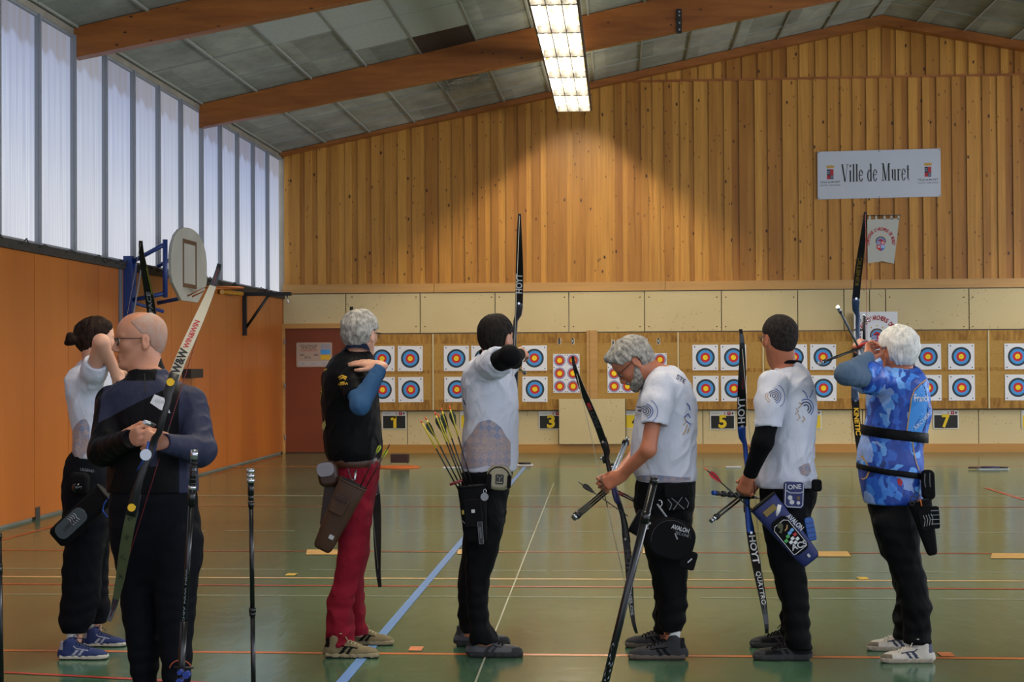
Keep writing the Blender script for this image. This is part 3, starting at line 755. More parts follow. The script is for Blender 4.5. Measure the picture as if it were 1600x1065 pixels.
def shoe(root, toe_dir, heel, L, mats_, lace=True, name='shoe', style='runner', pitch=0):
    """heel: point on the floor under the heel's back edge; toe_dir horizontal. Returns the upper, with sole and laces below it."""
    f = unit(toe_dir); M = frame(f); k = L / .30
    P = lambda x, y, z: V3(heel) + M @ (V3(x, y, z) * k)
    lo = np.minimum(P(0, 0, 0), P(.3, 0, 0)) - .12; hi = np.maximum(P(0, 0, 0), P(.3, 0, 0)) + .14; lo[2] = heel[2] - .005
    S = SDF(lo, hi, .0045)
    for x, w, h in ((.045, .033, .055), (.085, .034, .058), (.13, .035, .052), (.17, .039, .042), (.21, .043, .034), (.245, .039, .028)):
        S.ell(P(x, 0, .028), V3(.055, w, h) * k, M, .018)
    S.cap(P(.05, 0, .05), P(.062, 0, .105), .036 * k, .040 * k, .02); S.cap(P(.03, 0, .06), P(.022, 0, .10), .018 * k, .012 * k, .015)
    S.cap(P(.085, 0, .075), P(.15, 0, .055), .03 * k, .026 * k, .02)
    S.cap(P(.095, 0, .085), P(.088, 0, .125), .022 * k, .016 * k, .015, flat=(M[:, 0], .45)); S.cap(P(.045, 0, .122), P(.062, 0, .135), .028 * k, .028 * k, .006, 's')
    S.halfspace(P(0, 0, .012), (0, 0, -1), .004)
    dark = len(mats_) > 3
    def mf(C_):
        q = (C_ - V3(heel)) @ M / k; r = np.zeros(len(C_))
        if dark:
            n_ = vnoise(q, (30, 1, 40)) * .006
            toe = (q[:, 0] > .245 + n_) & (q[:, 2] < .05) if style != 'runner' else (q[:, 0] > .27)
            stripe = (np.abs(q[:, 0] - .10 - (q[:, 2] - .03) * .8) < .011) | (np.abs(q[:, 0] - .135 - (q[:, 2] - .03) * .8) < .009)
            stripe &= (np.abs(q[:, 1]) > .02) & (q[:, 2] > .026) & (q[:, 2] < .062)
            back = (q[:, 0] < .035) & (q[:, 2] > .06)
            r[stripe | back] = 1
            if style == 'worn': r[toe] = 2
            if style == 'hiker': r[toe | (q[:, 2] < .032)] = 1
        return r
    up = sdf_obj(name, S, [mats_[0]] + (list(mats_[3:])), root, matfn=mf)
    S = SDF(lo, hi, .0045)
    for x, w in ((.048, .037), (.09, .036), (.14, .038), (.19, .043), (.23, .045), (.262, .037)):
        S.rbox(P(x, 0, .012), V3(.040, w, .0185) * k, M, .012 * k, .012)
    S.cap(P(.01, 0, .03), P(.03, 0, .025), .010, .012, .01)
    S.halfspace(P(0, 0, 0), (0, 0, -1), 0); S.halfspace(P(0, 0, .034 if style != 'worn' else .030), (0, 0, 1), .003)
    S.halfspace(P(.27, 0, 0.0), unit(M @ V3(.22, 0, -1)), .004)
    def mf2(C_): q = (C_ - V3(heel)) @ M / k; return ((q[:, 2] < .009)).astype(int)
    sdf_obj('sole', S, [mats_[1], mats_[5] if len(mats_) > 5 else mats_[1]], up, matfn=mf2)
    if lace:
        tr = bvh(up)[0]; mb = MB()
        def D(x, y, l=.003):
            p = P(x, y, .25); hit = tr.ray_cast(Vector(p), Vector((0, 0, -1)))[0]
            return V3(hit) + V3(0, 0, l * k) if hit is not None else P(x, y, .05)
        for i in range(5):
            x = .108 + .019 * i; w = .022 + .0008 * i
            for sg in (-1, 1): mb.tube([D(x + (.004 if sg > 0 else .010) * (q / 5 + .2) * 1.6, sg * w * (1 - 2 * q / 6), .0035) for q in range(7)], .0030 * k, n=6)
        t0 = D(.102, 0, .006)
        for sy in (-1, 1):
            f_, l_ = M[:, 0], M[:, 1]; mb.tube([t0 + f_ * (.012 * math.sin(t) - .004) + l_ * sy * (.022 * (1 - math.cos(t)) / 1.1) + V3(0, 0, .010 * math.sin(t * .5)) for t in np.linspace(0, 5.4, 12)], .0026 * k, n=6)
            mb.tube([t0, t0 + l_ * sy * .03 + f_ * .02 + V3(0, 0, -.006), t0 + l_ * sy * .04 + f_ * .035 + V3(0, 0, -.026)], .0026 * k, n=6)
        mb.build('lace', [mats_[2]], up)
        for sg in (-1, 1): mb = MB(); mb.tube([D(.10 + .018 * q, sg * (.034 - .0005 * q), .0005) for q in range(6)], .0035 * k, n=6); mb.build('eyestay', [mats_[3] if len(mats_) > 3 else mats_[0]], up)
    return up
def hair(root, c, M, m, face=.035, low=-.06, vol=.010, sc=1, name='hair', top=None, temple=.02, bald=None, h=.005, amp=.004, fringe=0, side_low=None, extra=None, seed=0):
    P = lambda x, y, z: c + M @ (V3(x, y, z) * sc)
    S = SDF(c - .17, c + .17, h)
    S.ell(P(-.016, 0, .036), V3(.099 + vol, .077 + vol, .082 + vol) * sc, M, .01); S.ell(P(.016, 0, .034), V3(.076 + vol, .07 + vol * .8, .080 + vol) * sc, M, .03)
    S.ell(P(-.045, 0, -.015), V3(.06 + vol * .7, .062 + vol * .6, .065) * sc, M, .03)
    if extra: extra(S, P)
    # clear the face: in front of a slanted hairline plane
    S.halfspace(P(face + .045, 0, .075), M @ V3(1, 0, -.75), .008) if not fringe else S.halfspace(P(face + .06, 0, .06), M @ V3(1, 0, -.5), .008)
    for y in (-1, 1): S.rbox(P(temple + .08, y * .085, -.06), V3(.08, .05, .085) * sc, M, .01, .006, 's')
    S.rbox(P(.11, 0, -.05), V3(.1, .2, .075) * sc, M, .01, .006, 's')
    S.halfspace(P(0, 0, low), M @ V3(.25, 0, -1), .006)
    for y in (-1, 1): S.ell(P(-.008, y * .086, -.012), V3(.026, .03, .036) * sc, M, .004, 's')
    if bald: S.ell(P(*bald[0]), V3(bald[1]) * sc, M, .012, 's')
    def disp(V):
        q = (V - c) @ M / sc; r = np.arctan2(q[:, 1], q[:, 0] + .03)
        Q_ = np.stack([r * .1, q[:, 2] * .25, q[:, 0] * .3], 1)
        return amp * (vnoise(Q_, (130, 60, 60), seed) * .6 + vnoise(q, (38, 38, 30), seed + 4) * .7)
    return sdf_obj(name, S, m, root, disp=disp, it=1)
def glasses(root, c, M, m, lens, sc=1):
    P = lambda x, y, z: c + M @ (V3(x, y, z) * sc)
    mb = MB()
    for y in (-1, 1):
        pts = [P(.103 - .005 * abs(math.cos(t)), y * .033 + .023 * math.cos(t), -.002 + .017 * math.sin(t)) for t in np.linspace(0, 2 * math.pi, 21)]
        mb.tube(pts, .0019, 0, 6, cap=False)
        mb.tube([P(.100, y * .055, .008), P(.092, y * .073, .010), P(.04, y * .079, .008), P(-.012, y * .079, .006), P(-.03, y * .078, -.012)], .0019, 0, 6)
    mb.tube([P(.104, -.011, .003), P(.107, 0, .006), P(.104, .011, .003)], .0016, 0, 6)
    o = mb.build('glasses', [m], root)
    for y in (-1, 1):
        mb = MB(); pts = [P(.1015 - .005 * abs(math.cos(t)), y * .033 + .0225 * math.cos(t), -.002 + .0165 * math.sin(t)) for t in np.linspace(0, 2 * math.pi, 20, endpoint=False)]
        mb.add(pts, [tuple(range(20))]); mb.build('lens', [lens], o)
    return o

# ------------------------------------------------------------ decals: prints laid on cloth
def bvh(o):
    W_ = parent_world(o); me = o.data
    return BVHTree.FromPolygons([v.co + W_ for v in me.vertices], [tuple(p.vertices) for p in me.polygons]), o
def decal(tree, vs, fs, org, u, v, name, mats_, mi=0, lift=.0022, maxe=.014, parent=None):
    """project a flat figure (x along u, y along v, centred on org) along -(u x v) on to a garment"""
    import bmesh
    u = Vector(u).normalized(); v = Vector(v); v = (v - u * v.dot(u)).normalized(); n = u.cross(v); org = Vector(org)
    bm = bmesh.new(); B = [bm.verts.new((p[0], p[1], 0)) for p in vs]
    for f in fs:
        try: bm.faces.new([B[i] for i in f])
        except ValueError: pass
    bmesh.ops.triangulate(bm, faces=bm.faces)
    for _ in range(5):
        es = [e for e in bm.edges if e.calc_length() > maxe]
        if not es: break
        bmesh.ops.subdivide_edges(bm, edges=es, cuts=1); bmesh.ops.triangulate(bm, faces=[f for f in bm.faces if len(f.verts) > 3])
    bad = []
    for q in bm.verts:
        p = org + u * q.co.x + v * q.co.y
        hit, nn, _, _ = tree[0].ray_cast(p + n * .5, -n)
        if hit is None: bad.append(q); continue
        q.co = hit + (n if nn.dot(n) < .15 else nn) * lift
    bmesh.ops.delete(bm, geom=bad, context='VERTS')
    me = bpy.data.meshes.new(name); O = parent_world(parent or tree[1])
    for q in bm.verts: q.co -= O
    bm.to_mesh(me); bm.free()
    for mm in (mats_ if isinstance(mats_, (list, tuple)) else [mats_]): me.materials.append(mm)
    me.update(); o = bpy.data.objects.new(name, me); COL.objects.link(o); o.parent = parent or tree[1]
    return o
def arc_fig(cx, cy, r, w, a0, a1, n=24):
    vs, fs = [], []
    for i in range(n + 1):
        a = R(a0 + (a1 - a0) * i / n); vs += [(cx + (r - w / 2) * math.cos(a), cy + (r - w / 2) * math.sin(a)), (cx + (r + w / 2) * math.cos(a), cy + (r + w / 2) * math.sin(a))]
    for i in range(n): fs.append((2 * i, 2 * i + 1, 2 * i + 3, 2 * i + 2))
    return vs, fs
def line_fig(pts, w):
    vs, fs = [], []
    for i, p in enumerate(pts):
        a = Vector(pts[max(i - 1, 0)]); b = Vector(pts[min(i + 1, len(pts) - 1)]); t = (b - a).normalized(); n = Vector((-t.y, t.x)) * (w[i] if isinstance(w, list) else w) / 2
        vs += [(p[0] - n.x, p[1] - n.y), (p[0] + n.x, p[1] + n.y)]
    for i in range(len(pts) - 1): fs.append((2 * i, 2 * i + 1, 2 * i + 3, 2 * i + 2))
    return vs, fs
def join_figs(*F):
    V, Fc = [], []
    for vs, fs in F:
        k = len(V); V += [tuple(v)[:2] for v in vs]; Fc += [tuple(i + k for i in f) for f in fs]
    return V, Fc

# ============================================================ THE PEOPLE
skin = mat('skin', '#b27a5e', rough=.5, sss=.12, bump=.0004, bscale=(300, 300, 300), var=.07, vscale=(14, 14, 14))
skin_red = mat('skin_tanned', '#a9674a', rough=.5, sss=.12, bump=.0004, bscale=(300, 300, 300), var=.09, vscale=(14, 14, 14))
skin_pale = mat('skin_pale', '#c08f76', rough=.5, sss=.12, bump=.0004, bscale=(300, 300, 300), var=.06, vscale=(14, 14, 14))
def cloth(name, col, rough=.8, var=.06, col2=None, bumpd=.002):
    m = mat(name, col, rough=rough, var=var, vscale=(6, 6, 6), col2=col2, spec=.12 if lin(col)[1] < .02 else .25)
    g = G(m); oc = g.tc.outputs['Object']
    h = g.math('ADD', g.noise(g.map(oc, (16, 16, 9)), 1, 3, .5, .6), g.math('MULTIPLY', g.noise(g.map(oc, (420, 420, 420)), 1, 1), .03))
    g.bump(h, bumpd * 4); return m
white_shirt = cloth('white_jersey', '#c0c3d0', rough=.6, bumpd=.0022)
black_pants = cloth('black_trousers', '#08090c', rough=.75); navy_pants = cloth('dark_joggers', '#0a0c12', rough=.85)
red_pants = cloth('red_trousers', '#7c1626', rough=.8, bumpd=.003); black_cloth = cloth('black_fabric', '#08080b', rough=.6)
black_sleeve = cloth('black_sleeve', '#08080b', rough=.85, bumpd=.001); blue_sleeve = cloth('blue_sleeve', '#2d5076', rough=.8); grey_sleeve = cloth('slate_sleeve', '#475c74', rough=.8)
slate = cloth('slate_fabric', '#2b2e42', rough=.7); navy_collar = cloth('navy_fabric', '#131d33')
yellow_print = mat('yellow_print', '#cfa522', rough=.6); white_print = mat('white_print', '#c9cbd0', rough=.6); blue_print = mat('blue_print', '#2c4f94', rough=.6)
navy_print = mat('navy_print', '#1b2544', rough=.6); gold_print = mat('gold_print', '#a8824e', rough=.6); cyan_print = mat('light_blue_print', '#5b93cf', rough=.6)
grey_print = mat('grey_print', '#80848c', rough=.6); red_print = mat('red_print', '#a32028', rough=.6); green_print = mat('green_print', '#3f9a4c', rough=.6); black_print = mat('black_print', '#111111', rough=.6)
hair_grey = mat('grey_hair', '#5e5c58', rough=.6, col2='#aaa59c', vscale=(55, 55, 45), bump=.004, bscale=(160, 160, 50))
hair_dark = mat('dark_hair', '#0d0a09', rough=.8, col2='#241f1c', spec=.1, vscale=(55, 55, 45), bump=.003, bscale=(160, 160, 50))
hair_brown = mat('brown_hair', '#0e0806', rough=.7, col2='#2a1a12', spec=.1, vscale=(40, 40, 40), bump=.004, bscale=(120, 120, 60))
hair_white = mat('white_hair', '#b5b3ae', rough=.6, col2='#e4e2dc', vscale=(45, 45, 40), bump=.004, bscale=(160, 160, 50))
hair_stubble = mat('cropped_hair', '#a27560', rough=.8, col2='#9b877c', vscale=(40, 40, 40), bump=.001, bscale=(300, 300, 300))
hair_crop_dark = mat('short_dark_hair', '#171312', rough=.85, col2='#332d2b', spec=.1, vscale=(80, 80, 70), bump=.002, bscale=(300, 300, 300))
frame_m = mat('black_frame', '#0c0c0e', rough=.3); lens_m = mat('clear_lens', '#8a9296', rough=.05, alpha=.22)
eye_m = mat('eye_white', '#cfc8c0', rough=.2); iris_m = mat('iris', '#2a1c14', rough=.1); lip_m = mat('lips', '#8f5146', rough=.5)
white_sock = mat('white_sock', '#c8c8c4', rough=.9)

def secs(Y, rows, p=None):
    """rows: (ypx, xl, xr, ry[, dy]) -> column sections"""
    out = []
    for r in rows:
        a = at(r[1], r[0], Y); b = at(r[2], r[0], Y); out.append(((a.z + b.z) / 2, (a.x + b.x) / 2, Y + (r[4] if len(r) > 4 else 0), (b.x - a.x) / 2, r[3]))
    return out
def ext(S_, up):
    q = max(S_) if up > 0 else min(S_); z, x, y, rx, ry = q
    return S_ + [(z + up * .05, x, y, rx * .82, ry * .82), (z + up * .09, x, y, rx * .45, ry * .45)]
def shrink(S_, d): return [(z, x, y, max(rx - d, .03), max(ry - d, .03)) for z, x, y, rx, ry in S_]
def bounds(P, pad):
    P = np.array(P); return P.min(0) - pad, P.max(0) + pad
class Person:
    def __init__(s, label, Y, torso, hips, legs, headc, hf, skin_m, arms, hands, neck, h=.0048, hsc=1, roll=0, group=None, chin_extra=None, fat=.02):
        s.Y = Y; s.torso = secs(Y, torso); s.hips = secs(Y, hips); s.legs = [secs(q[0], q[1]) for q in legs]; s.hc = V3(headc); s.M = frame(hf)
        if roll:
            c, t = math.cos(roll), math.sin(roll); s.M = s.M @ np.array(((1, 0, 0), (0, c, -t), (0, t, c)))
        s.arms = [[V3(p) for p in a] for a in arms]; s.sc = hsc
        pts = [s.hc + (0, 0, .16), s.hc - (.13, .13, .1), s.hc + (.13, .13, .1)] + [p for a in s.arms for p in a] + [V3(hd[0]) + unit(hd[1]) * .22 for hd in hands]
        pts += [(q[1] + a * q[3], q[2] + b * q[4], q[0]) for S_ in [s.torso, s.hips] + s.legs for q in S_ for a in (-1, 1) for b in (-1, 1)]
        lo, hi = bounds(pts, .06); lo[2] = .03
        S = SDF(lo, hi, h)
        S.column(shrink(s.torso, fat), .03); S.column(shrink(ext(s.hips, -1), fat), .03)
        for L in s.legs: S.column([(z, x, y, min(rx - fat, .07 if z < .5 else .09), min(ry - fat, .07 if z < .5 else .09)) for z, x, y, rx, ry in ext(L, 1)] + [(.06, L[-1][1] , L[-1][2], .032, .032)], .03)
        for a in s.arms:
            r = (.044, .039, .027) if len(a) == 3 else (.05, .045, .036, .027)
            for i in range(len(a) - 1): S.cap(a[i], a[i + 1], r[i], r[i + 1], .02)
        s.tips = []
        for hd in hands:
            w, d, nrm, side = hd[:4]; kw = hd[4] if len(hd) > 4 else {}
            s.tips.append(hand(S, w, d, nrm, side, **kw))
        head(S, s.hc, s.M, neck=V3(neck), sc=hsc)
        base = V3(np.mean([L[-1][1] if L[-1][0] < L[0][0] else L[0][1] for L in s.legs]), Y, 0)
        s.root = sdf_obj('person', S, [skin_m], base=base)
        tag(s.root, label, 'person', group or 'archers')
    def P(s, x, y, z): return s.hc + s.M @ (V3(x, y, z) * s.sc)
    def eyes(s):
        for y in (-1, 1):
            mb = MB(); mb.sphere(s.P(.0845, y * .031, .0015), .0115 * s.sc); e = mb.build('eye', [eye_m], s.root)
            mb = MB(); c = s.P(.094, y * .031, .0015); mb.sphere(c, .0048 * s.sc, nu=8, nv=6); mb.build('iris', [iris_m], e)
        mb = MB()
        for z in (-.066, -.0745): mb.tube([s.P(.086, -.021, -.070), s.P(.094, -.011, z), s.P(.0965, 0, z - .0005), s.P(.094, .011, z), s.P(.086, .021, -.070)], [.001, .0035, .0042, .0035, .001], n=6)
        mb.build('lips', [lip_m], s.root)
    def shirt(s, m, sleeves, name='shirt', collar_r=.062, amp=.006, h=.006, extra=None, seed=0, matfn=None, hole=None, shoulder=()):
        """sleeves: list of (points, radii)"""
        pts = [(q[1] + a * q[3], q[2] + b * q[4], q[0]) for q in s.torso for a in (-1, 1) for b in (-1, 1)] + [p for sl in sleeves for p in sl[0]]
        lo, hi = bounds(pts, .09); S = SDF(lo, hi, h); S.column(s.torso, .03)
        for (a, b, ra, rb) in shoulder: S.cap(a, b, ra, rb, .05)
        for pt, rd in sleeves:
            for i in range(len(pt) - 1): S.cap(pt[i], pt[i + 1], rd[i], rd[i + 1], .035)
        for pt, rd in sleeves:      # clean cuff
            e, f = V3(pt[-1]), V3(pt[-2]); d = unit(e - f)
            S.cap(e + d * (rd[-1] * .95), e + d * .12, rd[-1] * 1.15, rd[-1] * 1.3, .004, 's')
        nk = V3(hole if hole is not None else s.P(-.03, 0, -.05)); zt = max(q[0] for q in s.torso)
        S.cap((nk[0], nk[1], zt + .01), (nk[0], nk[1], zt + .1), collar_r, collar_r, .012, 's')
        if extra: extra(S)
        zb = min(q[0] for q in s.torso)
        s.shirt_o = sdf_obj(name, S, m, s.root, disp=lambda V: folds(V, amp, off=seed) * np.clip((V[:, 2] - zb) * 12 + .25, 0, 1), matfn=matfn)
        s.tree = bvh(s.shirt_o); return s.shirt_o
    def trousers(s, m, amp=.005, h=.006, seed=3, name='trousers', extra=None, matfn=None):
        pts = [(q[1] + a * q[3], q[2] + b * q[4], q[0]) for S_ in [s.hips] + s.legs for q in S_ for a in (-1, 1) for b in (-1, 1)]
        lo, hi = bounds(pts, .05); S = SDF(lo, hi, h); S.column(ext(s.hips, -1), .03, p=2.2)
        for L in s.legs: S.column(ext(L, 1), .03, p=2.1)
        if extra: extra(S)
        def disp(V):
            low = np.clip(1.3 - V[:, 2] * 2.6, .35, 1)
            return folds(V, amp, (6, 6, 7), .6, seed) * (.5 + low) + .004 * low * np.sin(V[:, 2] * 75 + vnoise(V, (7, 7, 5), seed) * 4)
        s.tr = sdf_obj(name, S, m, s.root, disp=disp, matfn=matfn); s.ttree = bvh(s.tr); return s.tr
    def sleeve(s, pts, rd, m, name='sleeve', amp=.004, h=.0055, cuff=True, seed=0):
        lo, hi = bounds(pts, .1); S = SDF(lo, hi, h)
        for i in range(len(pts) - 1): S.cap(pts[i], pts[i + 1], rd[i], rd[i + 1], .02)
        e, f = V3(pts[-1]), V3(pts[-2]); d = unit(e - f)
        S.halfspace(e + d * rd[-1] * .2, d, .004)
        return sdf_obj(name, S, m, s.root, disp=lambda V: folds(V, amp, (12, 12, 16), .2, seed))
def ringtube(secl, z, dz, grow, m, name, parent, rad=None, tilt=0):
    """a band round a column body at height z"""
    S_ = np.array(sorted(secl)); v = [np.interp(z, S_[:, 0], S_[:, i]) for i in range(1, 5)]; n = 40; rings = []
    mb = MB()
    for zz, gr in ((z - dz / 2, grow - .003), (z - dz / 2 + .003, grow), (z + dz / 2 - .003, grow), (z + dz / 2, grow - .003)):
        ring = []
        for k in range(n):
            a = 2 * math.pi * k / n; c, s_ = math.cos(a), math.sin(a); p = 2.3
            x = abs(c) ** (2 / p) * math.copysign(1, c) * (v[2] + gr); y = abs(s_) ** (2 / p) * math.copysign(1, s_) * (v[3] + gr)
            ring.append((v[0] + x, v[1] + y, zz + tilt * c))
        rings.append(ring)
    mb.loft(rings, cap=False); return mb.build(name, m if isinstance(m, list) else [m], parent)

# ---------------------------------------------------------------- archer in black jacket and red trousers
YA = 8.08
def W_(px, py, Y): return V3(at(px, py, Y))
A = Person('grey-haired archer in a black jacket with yellow prints and red trousers, hand at his neck', YA,
    [(541, 541, 577, .062), (548, 534, 580, .08), (556, 524, 583, .15), (568, 514, 586, .20), (585, 507, 588, .215), (610, 505, 589, .205), (640, 505, 590, .185), (665, 507, 592, .175), (690, 509, 595, .175), (708, 512, 594, .175), (722, 517, 592, .165)],
    [(708, 520, 590, .15), (730, 521, 593, .165), (765, 521, 588, .175), (800, 524, 581, .17), (825, 528, 576, .13)],
    [(7.98, [(800, 526, 580, .088), (840, 530, 575, .088), (870, 528, 572, .082), (900, 522, 562, .075), (940, 513, 552, .070), (975, 512, 549, .068), (1006, 513, 551, .066)]),
     (8.22, [(800, 530, 581, .088), (840, 536, 577, .088), (870, 540, 575, .082), (900, 544, 567, .075), (940, 545, 567, .066), (965, 546, 570, .062), (990, 546, 573, .060)])],
    W_(563, 522, 8.06), (.36, .93, -.03), skin_pale,
    [[W_(548, 578, 7.90), W_(562, 634, 7.72), W_(592, 578, 7.80)], [W_(575, 580, 8.25), W_(576, 590, 8.55), W_(574, 592, 8.78)]],
    [(W_(595, 571, 7.80), (-.95, .25, .16), (0.15, .3, -.95), 1, dict(curl=(.10, .12, .1), thumb=(.5, .1, .1), spread=.05)),
     (W_(574, 590, 8.79), (-.1, 1, 0), (-.9, -.1, 0), 1, dict(curl=(1.0, 1.1, .7), thumb=(.5, .8, .6)))],
    W_(560, 556, 8.08))
bj = A.shirt([black_cloth, mat('jacket_pale_panel', '#b3a04a', rough=.6)], [([W_(548, 576, 7.93), W_(553, 600, 7.83), W_(557, 616, 7.78)], (.066, .062, .060)), ([W_(572, 578, 8.22), W_(576, 588, 8.45)], (.066, .06))], name='jacket', seed=1, amp=.009, collar_r=.056)
A.sleeve([W_(552, 596, 7.84), W_(563, 632, 7.72), W_(593, 577, 7.80)], (.052, .049, .040), blue_sleeve, 'sleeve', amp=.006)
A.sleeve([W_(575, 580, 8.25), W_(576, 590, 8.55), W_(574, 592, 8.75)], (.056, .05, .036), blue_sleeve, 'sleeve')
mb = MB()      # stand-up collar
rings = []
for q, (z, r) in enumerate(((-.095, .068), (-.06, .062), (-.035, .064), (-.036, .060), (-.07, .056))):
    c = A.P(-.028, 0, z); rings.append([V3(c) + V3(math.cos(t) * r, math.sin(t) * r * 1.05, -.012 * math.sin(t) * (1 if q > 0 else 2)) for t in np.linspace(0, 2 * math.pi, 28, endpoint=False)])
mb.loft(rings, cap=False); mb.build('collar', [navy_collar], bj)
A.trousers([red_pants], amp=.012, seed=5)
hair(A.root, A.hc, A.M, hair_grey, vol=.013, low=-.085, amp=.007, temple=.03, seed=2)
glasses(A.root, A.hc, A.M, frame_m, lens_m)
khaki = mat('khaki_suede', '#6f6346', rough=.85, var=.12, vscale=(30, 30, 30), bump=.001); khaki_sole = mat('khaki_sole', '#857a5c', rough=.7); black_rub = mat('black_rubber', '#121212', rough=.7); khlace = mat('khaki_lace', '#a59a76', rough=.8)
def shoes(Pn, near, far, mats_, L=.29, style='runner', yaw=0, dirn=None, name='shoe'):
    for (hx, tx, yy) in (near, far):
        h_ = V3(atZ(hx, yy, 0)); t_ = V3(atZ(tx, yy, 0)); d = t_ - h_; Ln = np.linalg.norm(d); d = d / Ln; d = unit(d + V3(0, yaw, 0))
        shoe(Pn.root, d, h_, Ln, mats_, style=style, name=name)
shoes(A, (507, 592, 1026), (540, 615, 1006), [khaki, khaki_sole, khlace, black_cloth, khaki, black_rub], yaw=-.05)
ringtube(A.torso, float(at(550, 720, YA).z), .05, .004, mat('brown_leather', '#44230f', rough=.45, var=.15, vscale=(20, 20, 20)), 'belt', A.root)
def arch_dec(P_, org, u, figs, m, name='print'): return decal(P_.tree, *join_figs(*figs), org, u, (0, 0, 1), name, m)
CAMX = V3(math.cos(YAW), math.sin(YAW), 0)      # rightwards in the picture
def front(Pn, px, py, Y=7.4): return W_(px, py, Y)
def pxfig(Pn, pts_list, m, name='print', Y=8.0, width=None, fill=False, tree=None):
    """figure given by picture points; laid on the garment from the viewer's side"""
    c = W_(pts_list[0][0][0], pts_list[0][0][1], Y); F = []
    for pts in pts_list:
        loc = [((W_(x, y, Y) - c) @ CAMX, (W_(x, y, Y) - c)[2]) for x, y in pts]
        F.append((loc, [tuple(range(len(loc)))]) if fill else line_fig(loc, width))
    return decal(tree or Pn.tree, *join_figs(*F), c + V3(0, -.45, 0), CAMX, (0, 0, 1), name, m, lift=.0036 if name in ('piping', 'zip', 'logo') else .0022)
def pxtext(Pn, txt, px, py, size, m, ang=0, name='lettering', Y=8.0, tree=None, **kw):
    vs, fs = text_mb(txt, size, **kw); u = CAMX * math.cos(ang) + V3(0, 0, 1) * math.sin(ang); v = -CAMX * math.sin(ang) + V3(0, 0, 1) * math.cos(ang)
    return decal(tree or Pn.tree, [(q.x, q.y) for q in vs], fs, W_(px, py, Y) + V3(0, -.45, 0), u, v, name, m, lift=.0052, maxe=.008)
pxfig(A, [[(507, 592), (510, 583), (511, 583), (508, 600), (510, 606), (507, 618), (503, 612)]], yellow_print, fill=True)
pxfig(A, [[(507, 582), (512, 600), (514, 612), (511, 622), (507, 632)], [(503, 611), (515, 611)]], yellow_print, width=.004)
pxfig(A, [[(520, 655), (521, 664), (516, 673), (510, 684), (507, 683), (507, 668), (513, 662)]], mat('pale_yellow_print', '#b5a860', rough=.6), fill=True)
pxfig(A, [[(544, 589), (551, 586), (559, 589)], [(546, 592), (552, 589), (558, 592)], [(548, 597), (556, 596)]], yellow_print, width=.007)
pxfig(A, [[(543 + 3 * i, 601 - i * .3), (544.5 + 3 * i, 598 - i * .3), (545.5 + 3 * i, 601 - i * .3)] for i in range(6)], yellow_print, width=.004)
pxfig(A, [[(510 + 2.6 * i, 582 - i * 1.0), (511.3 + 2.6 * i, 579 - i * 1.0), (512 + 2.6 * i, 581.5 - i * 1.0)] for i in range(5)], yellow_print, width=.004)

# ---------------------------------------------------------------- archer in white, drawing
B = Person('dark-haired archer in a white shirt drawing his bow, black trousers and a rear quiver', YA,
    [(552, 752, 790, .062), (558, 742, 792, .09), (567, 731, 795, .16), (580, 724, 799, .205), (600, 721, 805, .205), (630, 724, 808, .19), (655, 727, 809, .18), (690, 723, 809, .175), (715, 722, 808, .175), (735, 722, 806, .17)],
    [(718, 727, 800, .155), (740, 724, 799, .165), (775, 724, 793, .17), (810, 724, 788, .16), (830, 726, 784, .12)],
    [(7.98, [(800, 728, 789, .088), (840, 727, 783, .088), (870, 727, 776, .080), (900, 727, 766, .072), (940, 728, 763, .068), (975, 733, 765, .064), (1003, 736, 777, .062)]),
     (8.24, [(800, 724, 780, .088), (840, 723, 772, .088), (870, 721, 762, .080), (900, 717, 752, .072), (940, 717, 748, .068), (966, 718, 744, .060), (988, 722, 744, .058)])],
    W_(775, 528, 8.05), (.42, .90, .02), skin,
    [[W_(758, 578, 7.90), W_(796, 556, 7.66), W_(806, 567, 7.92)], [W_(787, 572, 8.25), W_(802, 560, 8.5), W_(812, 553, 8.80)]],
    [(W_(806, 566, 7.93), (-.12, .9, .18), (-.9, -.1, .2), -1, dict(curl=(.9, 1.3, .8), thumb=(.3, .4, .3))),
     (W_(812, 552, 8.80), (.25, 1, .1), (-.6, -.2, -.6), 1, dict(curl=(.6, .9, .6), thumb=(.6, .6, .4)))],
    W_(770, 560, 8.08))
B.shirt([white_shirt], [([W_(756, 576, 7.93), W_(772, 568, 7.84), W_(781, 563, 7.78)], (.070, .068, .066)), ([W_(786, 574, 8.22), W_(795, 566, 8.38)], (.066, .06))], seed=11, amp=.012, collar_r=.06)
B.sleeve([W_(770, 569, 7.85), W_(796, 556, 7.66), W_(806, 566, 7.90)], (.054, .052, .033), black_sleeve, amp=.003)
B.sleeve([W_(787, 572, 8.25), W_(802, 560, 8.5), W_(812, 553, 8.76)], (.054, .046, .033), black_sleeve, amp=.003)
def crew(Pn, m, r=.06, z=0, parent=None, tilt=.006, x=0, t=.007):
    q = max(Pn.torso); mb = MB(); c = V3(q[1], q[2], q[0] + .004 + z); pts = [V3(c) + V3(math.cos(a) * r, math.sin(a) * r * 1.08, -tilt * math.sin(a)) for a in np.linspace(0, 2 * math.pi, 29)]
    mb.tube(pts, [(t * 1.6, t)] * 29, n=8, cap=False, up=(0, 0, 1)); return mb.build('collar', [m], parent or Pn.shirt_o)
crew(B, black_sleeve, r=.064, t=.012)
B.trousers([black_pants], amp=.010, seed=8)
hair(B.root, B.hc, B.M, hair_dark, vol=.008, low=-.080, amp=.003, bald=((-.03, .0, .145), (.05, .035, .02)), seed=4)
dgrey = mat('charcoal_mesh', '#232327', rough=.8, bump=.0008, bscale=(200, 200, 200)); midg = mat('grey_overlay', '#47474d', rough=.6)
